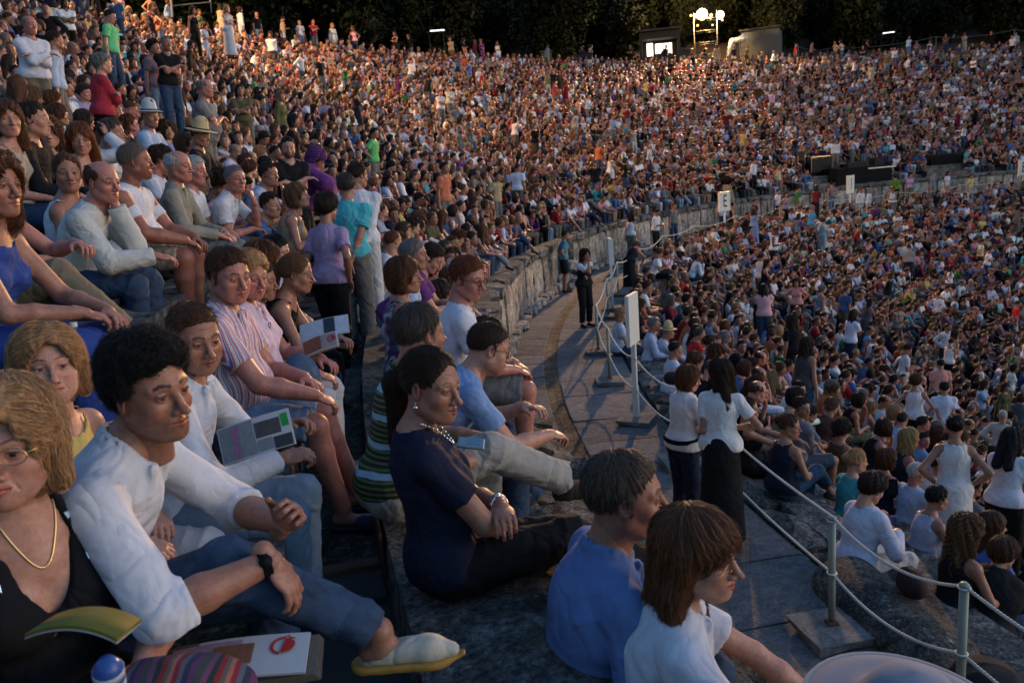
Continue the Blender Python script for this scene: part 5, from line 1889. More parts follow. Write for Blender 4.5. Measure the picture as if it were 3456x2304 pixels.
r, g = near(mk(hair='short', top='tshirt', tpat='pinstripe', bot='shorts', bpat='denim', collar=1, age=1, fat=1, hy=-42, hp=12, lean=8, girth=1.28, belly=.05, shoes='slide', seed=5, fold=1.1, eyes=(0, 25),
               rh=(.46, -.15, .20), lh=(.38, .06, .24), rf=(.52, -.13, -.36), lf=(.56, .10, -.36), sw=.19, arm=1.15), 527, 632, 3.72, -14, 'red', 'brown', (.66, .62, .62), 'light jeans',
            'stout brown-haired man in pink striped shirt and pale denim shorts with blue slippers', shoe=(.03, .05, .08))
r, g = near(mk(fem=1, hair='shortf', top='tshirt', bot='trousers', collar=1, age=1, fat=1, hy=-36, hp=14, lean=8, girth=1.2, belly=.04, bust=1.35, seed=6, vneck=.08, loose=.01, lh=(.42, .10, .26), rh=(.44, -.12, .22), eyes=(0, 25),
               arm=1.2, flare=.02), 572, 632, 4.35, -16, 'red', 'blond', (.64, .47, .56), 'white trousers', 'woman with short blond hair in a pink shirt with drawn hearts', shoe=(.35, .33, .30))
J = g['J']; Rc = J['Rc']
pm = PolyM()                                       # line drawings printed on the shirt
for (yy, zz, s_) in ((-.09, -.16, .028), (-.02, -.10, .018), (-.12, -.26, .022), (.05, -.14, .020)):
    a = np.linspace(0, 2 * math.pi, 19); pts = []
    for q in a:
        hx = .062 * 16 * math.sin(q) ** 3; hy_ = .062 * (13 * math.cos(q) - 5 * math.cos(2 * q) - 2 * math.cos(3 * q) - math.cos(4 * q))
        y_, z_ = yy + hx * s_, zz + hy_ * s_
        pts.append(J['nb'] + J['up'] * z_ + Rc[:, 1] * y_ + Rc[:, 0] * (.158 - 3.2 * y_ * y_ - .5 * abs(z_ + .2) * .25))
    pm.tube(pts, .0022, 4, caps=False)
child(r, 'shirt_print', pm, flat_mat('drawn_line', (.10, .12, .25), .7))
t = plate('magazine', at(745, 755, 4.75), CR * .93 + CU * .22, CU * .8 + np.array(_fw) * .5, .29, .13, .006, None, 'open magazine with pale pages and a dark band, read behind the woman in pink', 'magazine',
          [(.50, .03, .72, .97, (.015, .03, .045)), (.02, .05, .48, .95, (.36, .45, .52)), (.74, .05, .98, .95, (.40, .48, .54))])
t = plate('magazine', at(735, 790, 4.55), CR * .93 + CU * .33, CU * .75 + np.array(_fw) * .55, .20, .11, .012, None, 'folded magazine with brown picture and red mark under the open one', 'magazine',
          [(.02, .05, .55, .95, (.18, .06, .025)), (.56, .05, .98, .95, (.25, .22, .20))])
text_on(t, 'Φ', .07, (.075, .0, .0125), 0, (.35, .02, .03))

ext = [
 # P, X, Y, d, yaw, skin, hair, top, bot, label, lod
 (mk(hair='short', hy=-5, hp=10, age=1, top='tshirt', seed=7), 598, 645, 5.2, -16, 'tan', 'brown', 'blue', 'jeans', 'man with receding brown hair seen past the woman in pink', 0),
 (mk(fem=1, hair='longwavy', hy=20, hp=10, top='tank', seed=8), 604, 597, 5.7, -5, 'fair', 'auburn', 'blue', 'jeans', 'woman with a big auburn head of hair behind the woman in pink', 0),
 (mk(hair='short', hy=0, hp=15, top='tshirt', lean=20, seed=9), 634, 578, 6.2, -18, 'fair', 'black', 'pale blue', 'jeans', 'black-haired youth looking down in the second group of the left rows', 0),
 (mk(fem=1, hair='ponytail', hy=-2, hp=12, top='tank', bot='trousers', lean=26, lh=(.52, .0, .26), rh=(.50, -.05, .22), seed=10), 682, 628, 5.3, -14, 'tan', 'light brown', 'black', 'black trousers', 'woman with a light brown ponytail in black vest, leaning forward', 0),
 (mk(LEANF, fem=1, hair='short', top='tshirt', seed=11, hy=-30), 622, 471, 7.9, -16, 'fair', 'dark brown', 'blue', 'grey trousers', 'woman with glasses and short dark hair in a blue shirt, chin on hand', 1),
 (mk(READ, fem=1, hair='bob', top='tank', seed=12, hy=-12, hp=-4), 684, 449, 8.0, -14, 'fair', 'light brown', 'beige', 'black trousers', 'woman with light brown bob in a beige vest holding a white booklet', 1),
 (mk(fem=1, mode='stand', hair='shortf', top='tshirt', bot='trousers', hy=5, hp=8, lh=(.18, .15, 1.0), rh=(.02, -.20, .95), re=(-.9, -.7, .1), rf=(-.1, -.1, .085), lf=(.12, .1, .085), seed=13, fold=1.2), 752, 476, 7.4, 50, 'tan', 'dark brown', (.34, .24, .38), 'black trousers', 'standing woman in a lilac shirt and black trousers, hand on hip, seen from behind', 0),
 (mk(SBACK, hair='short', top='tshirt', loose=.008, bot='trousers', bloose=.012, seed=14, fold=1.3, hy=20, hp=-3), 795, 427, 7.9, 62, 'tan', 'dark grey', 'turquoise', 'grey trousers', 'standing man in a loose turquoise shirt with hands behind his back', 0),
 (mk(SBACK, hair='short', top='long', seed=15, hy=-40), 822, 403, 8.3, 70, 'tan', 'dark brown', 'white', 'white trousers', 'standing man in a white long-sleeved shirt behind the turquoise shirt', 0),
 (mk(fem=1, hair='bob', top='sleeveless', tpat='plaid', bot='dress', hy=-8, hp=4, lean=4, seed=16), 930, 632, 5.5, -12, 'tan', 'auburn', (.36, .34, .42), 'jeans', 'auburn-haired woman in a sleeveless grey plaid dress', 0),
 (mk(hair='short', hy=-2, top='tshirt', lean=14, seed=17), 951, 585, 6.5, -14, 'tan', 'grey', 'pale blue', 'white trousers', 'grey-haired man just behind the woman in plaid', 0),
 (mk(LEANF, hair='short', top='tshirt', hp=40, hy=-8, seed=18, lean=40), 992, 592, 7.1, -16, 'fair', 'dark brown', 'purple', 'light jeans', 'boy in a purple shirt bending his head over his knees', 0),
 (mk(hair='short', top='tshirt', bot='shorts', hy=-34, hp=16, lean=12, age=1, seed=19, nose=1.15, lh=(.40, .1, .2), rh=(.40, -.1, .2), fold=1.2), 1075, 638, 4.75, -14, 'red', 'red', 'white', 'grey trousers', 'red-haired man with glasses in a white T-shirt looking down', 0),
 (mk(hair='short', top='tshirt', tpat='hstripe', bot='trousers', hy=22, hp=4, lean=16, seed=20, collar=1, lh=(.46, -.06, .26), rh=(.40, -.12, .22), rf=(.78, -.04, .02), rk=(0, -.3, 1), lf=(.42, .1, -.34), bloose=.01), 966, 765, 3.35, -2, 'tan', 'dark grey', (.022, .045, .022), (.33, .31, .28), 'man with dark grey hair in a green striped polo shirt, turned away', 0),
 (mk(LEANF, hair='crop', top='tshirt', bot='trousers', lean=42, bend=14, girth=1.25, belly=.02, hy=-2, hp=20, fat=1, seed=21, fold=1.2, rh=(.62, -.14, .20), lh=(.55, .05, .3), beard=.2, arm=1.1, sw=.195), 1124, 798, 3.95, -4, 'fair', 'dark brown', (.20, .30, .52), 'jeans', 'stout man with glasses in a pale blue T-shirt leaning forward', 0),
 (mk(lean=40, bend=12, hair='short', top='long', hy=0, hp=28, lh=(.42, .02, .60), rh=(.42, -.02, .60), le=(.6, .5, -1), re=(.6, -.5, -1), lhd=(-.2, -.2, 1), rhd=(-.2, .2, 1), lpn=(-.2, -1, 0), rpn=(-.2, 1, 0), lcurl=1.3, rcurl=1.3, bot='trousers', bpat='denim', rf=(.62, -.1, -.40), seed=22), 1118, 775, 5.05, -16, 'tan', 'black', 'grey', 'jeans', 'person in a grey sleeve with folded hands raised before the face', 0),
]
refs = {}
for (P, X, Y, d, yaw, sk, ha, tp_, bt_, lb, lod) in ext:
    r, g = near(P, X, Y, d, yaw, sk, ha, tp_, bt_, lb, lod=lod)
    refs[lb[:24]] = (r, g)
    if 'glasses' in lb and lod == 0: glasses(r, g)
    if 'folded hands' in lb:
        J = g['J']; fd, fu = J['rft']; an = J['ran']; sdv = np.cross(fu, fd)
        for q in (.03, .055, .08):
            pm = PolyM(); pm.box(an - fu * .055 + fd * q - sdv * .036, (.010, .006, .05), R=np.stack([fd, sdv, fu], -1) @ rotm(0, 25), bevel=.001); child(r, 'shoe_stripe', pm, M['white_paint'], smooth=False)

NV = mk(fem=1, hair='ponytail', top='tshirt', bot='trousers', age=1, hy=-40, hp=7, hr=-4, lean=-9, bend=-4, hoff=(.05, 0, -.02), girth=1.0, bust=1.1, seed=23, eyes=(-8, 18), lips=(.8, .45, .42), arm=1.15,
        rh=(.24, .04, .20), re=(.25, -.9, -.5), rhd=(.1, 1, -.5), rpn=(-.6, -.2, -.6), lh=(.20, -.12, .34), le=(-.2, .9, -.4), lhd=(0, -1, -.1),
        rf=(.80, .02, -.06), lf=(.78, .10, -.16), rk=(0, -.1, 1), lk=(0, .1, 1), rcurl=.5, flare=.012)
r, g = near(NV, 992, 885, 2.74, -10, 'tan', 'dark brown', 'navy', 'black trousers', 'frowning woman with a dark ponytail in navy top, arms crossed, on the stone block')
pm = PolyM(); ball(pm, (-.002, -.082, -.060), .0085, 10); ball(pm, (-.002, .082, -.060), .0085, 10); pm.tube([(-.004, -.080, -.040), (-.002, -.082, -.056)], .0012, 4); head_part(r, g, 'earring', pm, M['silver'])
J = g['J']; pm = PolyM()
for q in np.linspace(-1.5, 1.5, 26):
    c = on_skin(g, [J['nb'] + J['up'] * (.03 - .11 * math.cos(q) ** 2) + J['Rc'][:, 1] * .075 * math.sin(q) + J['Rc'][:, 0] * (.13 - .1 * math.sin(q) ** 2)], .016)[0]; ball(pm, c, .0052, 6)
child(r, 'bead_necklace', pm, M['silver'])
pm = PolyM(); J_ = J; hd, pn = J['rhf']; Yt = np.cross(pn, hd) * -1
pm.box(J['rwr'] + hd * .095 - pn * .014 + Yt * .01, (.022, .014, .010), R=np.stack([Yt, hd, pn], -1), bevel=.003); child(r, 'ring', pm, M['silver'])
watch(r, g, 'l', M['silver'], M['silver'], .030)

# phone held out by the man in the green striped polo
ph = box_thing('mobile_phone', at(1082, 1018, 3.05), 0, 'small silver phone held beside the woman in navy', 'phone')
pm = PolyM(); pm.box((0, 0, 0), (.10, .05, .014), R=rotm(-20, 10, 30), bevel=.004); pm.obj('phone_body', M['metal'], ph)
pm = PolyM(); pm.box((0.01, 0, .0085), (.05, .036, .002), R=rotm(-20, 10, 30)); pm.obj('screen', flat_mat('screen_blue', (.10, .22, .32), .2), ph)

JM = mk(hair='short', top='long', bot='trousers', collar=1, age=1, hy=-14, hp=2, lean=13, seed=24, loose=.002, hem=-.13, fold=1.2, lh=(.46, .12, .24), rh=(.30, -.12, .22), nose=1.15, sw=.19, girth=1.15)
r, g = near(JM, 1438, 1138, 2.42, -10, 'tan', (.095, .060, .042), (.13, .20, .40), 'jeans', 'man with greying dark hair in a blue long-sleeved shirt, lower centre', scale=1.08)
GR = mk(fem=1, hair='frontlong', top='tshirt', bot='skirt', collar=1, hy=-30, hp=4, lean=14, seed=25, loose=.008, fold=1.3, lips=(.85, .42, .40), eyes=(0, 10), skirt=.7,
        lh=(.62, .04, .16), le=(.3, .9, .3), rh=(.42, -.16, .30), re=(0, -.9, -.3), lf=(.52, .06, -.22), rf=(.46, -.10, -.22), lk=(0, .1, 1), rk=(0, -.1, 1), shoes='bare')
r, g = near(GR, 1603, 1268, 2.18, -20, 'fair', (.15, .058, .024), 'white', (.02, .02, .03), 'young woman with long brown hair and fringe in a white blouse, bottom centre')

# sun hat at the bottom right edge
HP = mk(fem=1, hair='shortf', top='tshirt', lean=10, seed=26, hy=-10, strands=0)
r, g = near(HP, 2095, 1705, 1.75, -30, 'fair', 'grey', 'grey', 'jeans', 'person under a pale grey sun hat at the bottom right edge', lod=0)
f = Field((-.27, -.27, -.02), (.27, .27, .22), .007)
f.ell((0, 0, .055), (.215, .225, .034), k=0); f.ell((0, 0, .07), (.105, .10, .105), k=.04)
f.ell((0, 0, .0), (.098, .092, .10), k=.005, op='s'); f.warp(lambda x, y, z: .0025 * np.sin(60 * np.sqrt(x * x + y * y)), .02)
V, F = f.net(); V = (V @ g['J']['Rh'].T + g['J']['hc']).astype(f32)
V = V + (g['J']['Rh'][:, 0] * -.01).astype(f32)
hatm = flat_mat('felt_grey', (.25, .25, .28), .9, grain=.06)
ho = child(r, 'sun_hat', mesh_np('sun_hat', V, F, [hatm]))
pm = PolyM(); a = np.linspace(0, 2 * math.pi, 40)
pm.tube([g['J']['Rh'] @ np.array((.214 * math.cos(q) - .01, .224 * math.sin(q), .055)) + g['J']['hc'] for q in a], .010, 8, caps=False)
child(ho, 'brim_edge', pm, flat_mat('brim_felt', (.34, .33, .34), .9))

# --- next row up at left
ext2 = [
 (mk(hair='longwavy', fem=1, top='tank', bot='longskirt', skirt=1.9, lh=(.50, .10, .21), rh=(.46, -.02, .22), lean=16, hy=-20, seed=27, shoes='bare', arm=1.1), -12, 425, 3.2, -18, 'tan', 'auburn', (.03, .06, .25), (.03, .06, .25), 'woman in a bright blue dress cut by the left edge, hands on knee', 0),
 (mk(LEGX, hair='short', top='tank', bot='trousers', lh=(.48, .10, .36), rh=(.38, -.05, .30), lean=8, seed=28, bloose=.012), -45, 385, 4.0, -20, 'red', 'brown', 'light blue', 'khaki trousers', 'man with crossed khaki legs at the left edge beside the blue dress', 0),
 (mk(fem=1, hair='bun', top='tank', hy=-60, hp=2, seed=29, lean=10, age=1), 155, 398, 5.25, -15, 'tan', 'auburn', 'white', 'jeans', 'woman with pinned-up auburn hair behind the balding man with his hand on his mouth', 0),
 (mk(CHINL, hair='bald', top='long', bot='trousers', hy=-28, hp=8, seed=30, lean=28, lh=(.37, -.02, .55), rh=(.58, -.10, .24), re=(-.1, -.5, -1), loose=.012, fold=1.2), 237, 418, 4.85, -14, 'red', 'brown', (.50, .50, .47), 'jeans', 'balding man in a cream linen shirt with his hand over his mouth', 0),
 (mk(KNEES, hair='crop', top='tshirt', bot='shorts', girth=1.4, belly=.07, hy=14, hp=4, fat=1, seed=31, arm=1.35, leg=1.2, sw=.205, beard=.3, shoes='bare'), 312, 371, 5.6, -14, (.30, .12, .075), (.15, .11, .09), 'white', (.27, .22, .16), 'very broad shaven-headed man in white T-shirt and beige shorts', 0),
 (mk(hair='bald', top='long', bot='trousers', hy=-14, hp=6, age=1, seed=32, collar=1), 411, 382, 6.5, -14, 'red', 'white', (.25, .23, .19), 'grey trousers', 'bald elderly man in a khaki-grey shirt in the row of the broad man', 0),
 (mk(hair='short', top='tshirt', bot='trousers', bpat='denim', hy=-14, hp=8, age=1, seed=33, lean=12), 447, 392, 7.1, -14, 'red', 'white', 'white', 'jeans', 'white-haired man in a white T-shirt and jeans next to the bald elderly man', 0),
 (mk(CHINL, hair='crop', top='tshirt', bot='trousers', hy=-40, hp=4, collar=1, age=1, seed=34), 541, 411, 7.5, -18, 'red', 'grey', 'white', 'khaki trousers', 'greying man in white polo and khaki trousers with fist at his chin', 0),
 (mk(CHINL, hair='short', top='tshirt', bot='trousers', hy=-25, hp=4, seed=35), 618, 400, 8.6, -18, 'tan', 'dark brown', (.45, .50, .62), 'grey trousers', 'dark-haired man in a pale shirt biting his fist, left of the standing group', 1),
 (mk(SCROSS, hair='crop', top='tshirt', bot='trousers', hy=-20, hp=12, beard=.75, seed=36), 662, 338, 9.6, -70, 'fair', 'black', 'black', 'black trousers', 'bearded man in black T-shirt standing with folded arms', 1),
 (mk(SBEND, fem=1, hair='bob', top='long', bot='longskirt', loose=.05, seed=37, lean=35, lh=(.4, .1, 1.0), rh=(.4, -.1, 1.0)), 728, 362, 10.2, -10, 'tan', (.13, .035, .16), 'purple', 'black trousers', 'person wrapped in a purple shawl bending forward behind the bearded man', 1),
 (mk(hair='short', top='long', hy=4, hp=4, seed=38, lean=6), 78, 275, 5.9, -10, 'fair', 'dark brown', 'black', 'black trousers', 'dark-haired man in a black jacket at the left edge', 1),
 (mk(fem=1, hair='frontlong', top='tank', hy=-40, seed=39), 16, 272, 5.6, -22, 'fair', 'auburn', 'beige', 'jeans', 'woman with long auburn hair at the left edge of the photo', 1),
 (mk(fem=1, hair='longwavy', top='tank', hy=-60, seed=40), 112, 306, 7.0, -22, 'pale', 'light brown', 'grey', 'jeans', 'pale woman facing the viewer right of the black jacket', 1),
 (mk(fem=1, hair='frontlong', top='tank', hy=-60, hp=14, seed=41), 185, 318, 6.6, -22, 'fair', 'red', 'brown', 'jeans', 'woman with reddish hood of hair above the auburn bun', 1),
 (mk(CHINR, hair='short', top='long', hy=10, seed=42, rh=(.30, -.10, .68)), 258, 305, 7.3, -20, 'tan', 'dark grey', 'white', 'jeans', 'grey-haired man in white shading his face with a raised hand', 1),
 (mk(SCROSS, hair='bald', top='tshirt', bot='trousers', girth=1.2, belly=.05, hy=0, age=1, seed=43), 472, 203, 10.8, -18, 'red', 'grey', 'grey', 'grey trousers', 'stout man in a grey T-shirt standing with folded arms in the left rows', 1),
 (mk(SCROSS, hair='bald', top='long', bot='trousers', girth=1.1, hy=0, seed=44), 69, 58, 11.0, -50, 'red', 'grey', (.60, .60, .66), 'khaki trousers', 'man in a white long-sleeved shirt standing with folded arms, top left', 1),
 (mk(SDOWN, hair='short', top='long', hy=20, seed=45), 128, 92, 11.8, 0, 'tan', 'dark brown', 'pale blue', 'grey trousers', 'dark-haired person in pale shirt standing right of the folded-arm man, top left', 1),
 (mk(SCROSS, fem=1, hair='shortf', top='long', bot='skirt', seed=46, hy=0, girth=1.15), 237, 146, 10.9, 10, 'pale', 'grey', (.36, .03, .05), 'black trousers', 'grey-haired woman in a red top standing in the left rows', 1),
 (mk(SDOWN, hair='short', top='tshirt', seed=47, hy=0, hp=20), 254, 38, 16.0, -20, 'fair', 'dark brown', (.12, .50, .22), 'jeans', 'person in a bright green shirt in the upper left crowd', 1),
 (mk(SCROSS, hair='crop', top='tshirt', seed=48, hy=0), 382, 100, 14.0, -60, 'tan', 'grey', 'black', 'jeans', 'man in a black T-shirt with folded arms in the upper left crowd', 1),
 (mk(SDOWN, fem=1, hair='shortf', top='tshirt', tpat='print', seed=49), 353, 108, 14.4, -40, 'tan', 'black', 'grey', 'light jeans', 'person in a grey patterned shirt beside the black T-shirt, upper left', 1),
 (mk(SCROSS, fem=1, hair='long', top='tank', bot='longskirt', seed=50, skirt=1), 521, 20, 27.5, -60, 'pale', 'blond', 'white', 'white trousers', 'woman in white standing on the rim in a blaze of warm light', 1),
 (mk(SDOWN, fem=1, hair='longwavy', top='tank', bot='trousers', seed=51), 443, 24, 28.0, -50, 'tan', 'dark brown', 'black', 'black trousers', 'dark-haired woman standing on the rim at upper left', 1),
]
for (P, X, Y, d, yaw, sk, ha, tp_, bt_, lb, lod) in ext2:
    r, g = near(P, X, Y, d, yaw, sk, ha, tp_, bt_, lb, lod=lod)
    refs[lb[:24]] = (r, g)
rr_, gg_ = refs['balding man in a cream l']
watch(rr_, gg_, 'r', M['letter'], M['gold'], .034)

def hat(root, g, kind='fedora', m=None, band=None):
    f = Field((-.18, -.17, .0), (.19, .17, .22), .008)
    br = .155 if kind == 'fedora' else .185
    f.ell((0, 0, .058), (br, br * .92, .010), k=0); f.cap((-.01, 0, .06), (-.01, 0, .135), .094, .080, k=.01)
    f.ell((.0, 0, .170), (.085, .012, .02), k=.02, op='s'); f.ell((-.01, 0, .02), (.094, .084, .09), k=.004, op='s')
    V, F = f.net(); V = (V @ g['J']['Rh'].T + g['J']['hc']).astype(f32)
    ho = child(root, 'hat', mesh_np('hat', V, F, [m or M['straw']]))
    pm = PolyM(); a = np.linspace(0, 2 * math.pi, 24)
    pm.tube([(.094 * math.cos(q) - .01, .094 * math.sin(q), .078) for q in a], .006, 5, caps=False)
    pm.v = [tuple(g['J']['Rh'] @ np.array(v) + g['J']['hc']) for v in pm.v]
    child(ho, 'hat_band', pm, band or M['letter'])
r, g = near(mk(hair='crop', top='tshirt', seed=52, hy=-30), 345, 268, 9.4, -20, 'tan', 'brown', 'pale blue', 'jeans', 'man in a white fedora with dark band in the left rows', lod=1)
hat(r, g, 'fedora', M['paper'])
r, g = near(mk(hair='crop', top='tshirt', seed=53, hy=-10, hp=14), 461, 312, 9.0, -20, 'tan', 'brown', 'black', 'jeans', 'man in a wide straw hat in front of the grey T-shirt', lod=1)
hat(r, g, 'wide')

# --- everybody whose place is found from the picture and the seat rows
def solve(X, Y, hh, stand=False, lower=None, lvl=None, tmin=1.0):
    """row and place where a head seen at X, Y can be; lvl = a fixed floor height instead of the rows"""
    best = None
    ra = ray(X, Y)
    if lower:
        pt, ph_ = None, None
        for t in np.arange(tmin, 90, .15):
            P = CAMP + ra * t; R = math.hypot(P[0], P[1])
            h = P[2] - (-.48 * (36.4 - R) if R < 36.4 else 0)
            if ph_ is not None and ph_ > hh >= h: return P, 0
            if ph_ is None and h < hh and tmin > 5: return P, 0
            ph_ = h
        return on_z(X, Y, hh), 0
    def roots(R):
        a = ra[0] ** 2 + ra[1] ** 2; b = 2 * (CAMP[0] * ra[0] + CAMP[1] * ra[1]); c = CAMP[0] ** 2 + CAMP[1] ** 2 - R * R
        D = b * b - 4 * a * c
        if D < 0: return []
        return [t for t in ((-b - D ** .5) / 2 / a, (-b + D ** .5) / 2 / a) if t > .8]
    if lvl is not None:
        t = (lvl + hh - CAMP[2]) / ra[2]
        return CAMP + ra * t, None
    c = []
    if lower is not True:
        c += [(frontF(k) + .22, seatS(k) - (.02 if not stand else .06), k) for k in range(1, NROW + 1)]
    if lower is not False:
        c += [(lowF(j) + .22, lowS(j) - (.0 if not stand else .05), -j - 1) for j in range(0, 22)]
    for R, z, k in c:
        for t in roots(R):
            P = CAMP + ra * t
            if P[1] < .5 or t < tmin: continue
            e = abs(P[2] - (z + hh))
            if best is None or e < best[0]: best = (e, P, k)
    if best is None or (lower and best[0] > .5): return on_z(X, Y, hh - .02), 0
    return best[1], best[2]

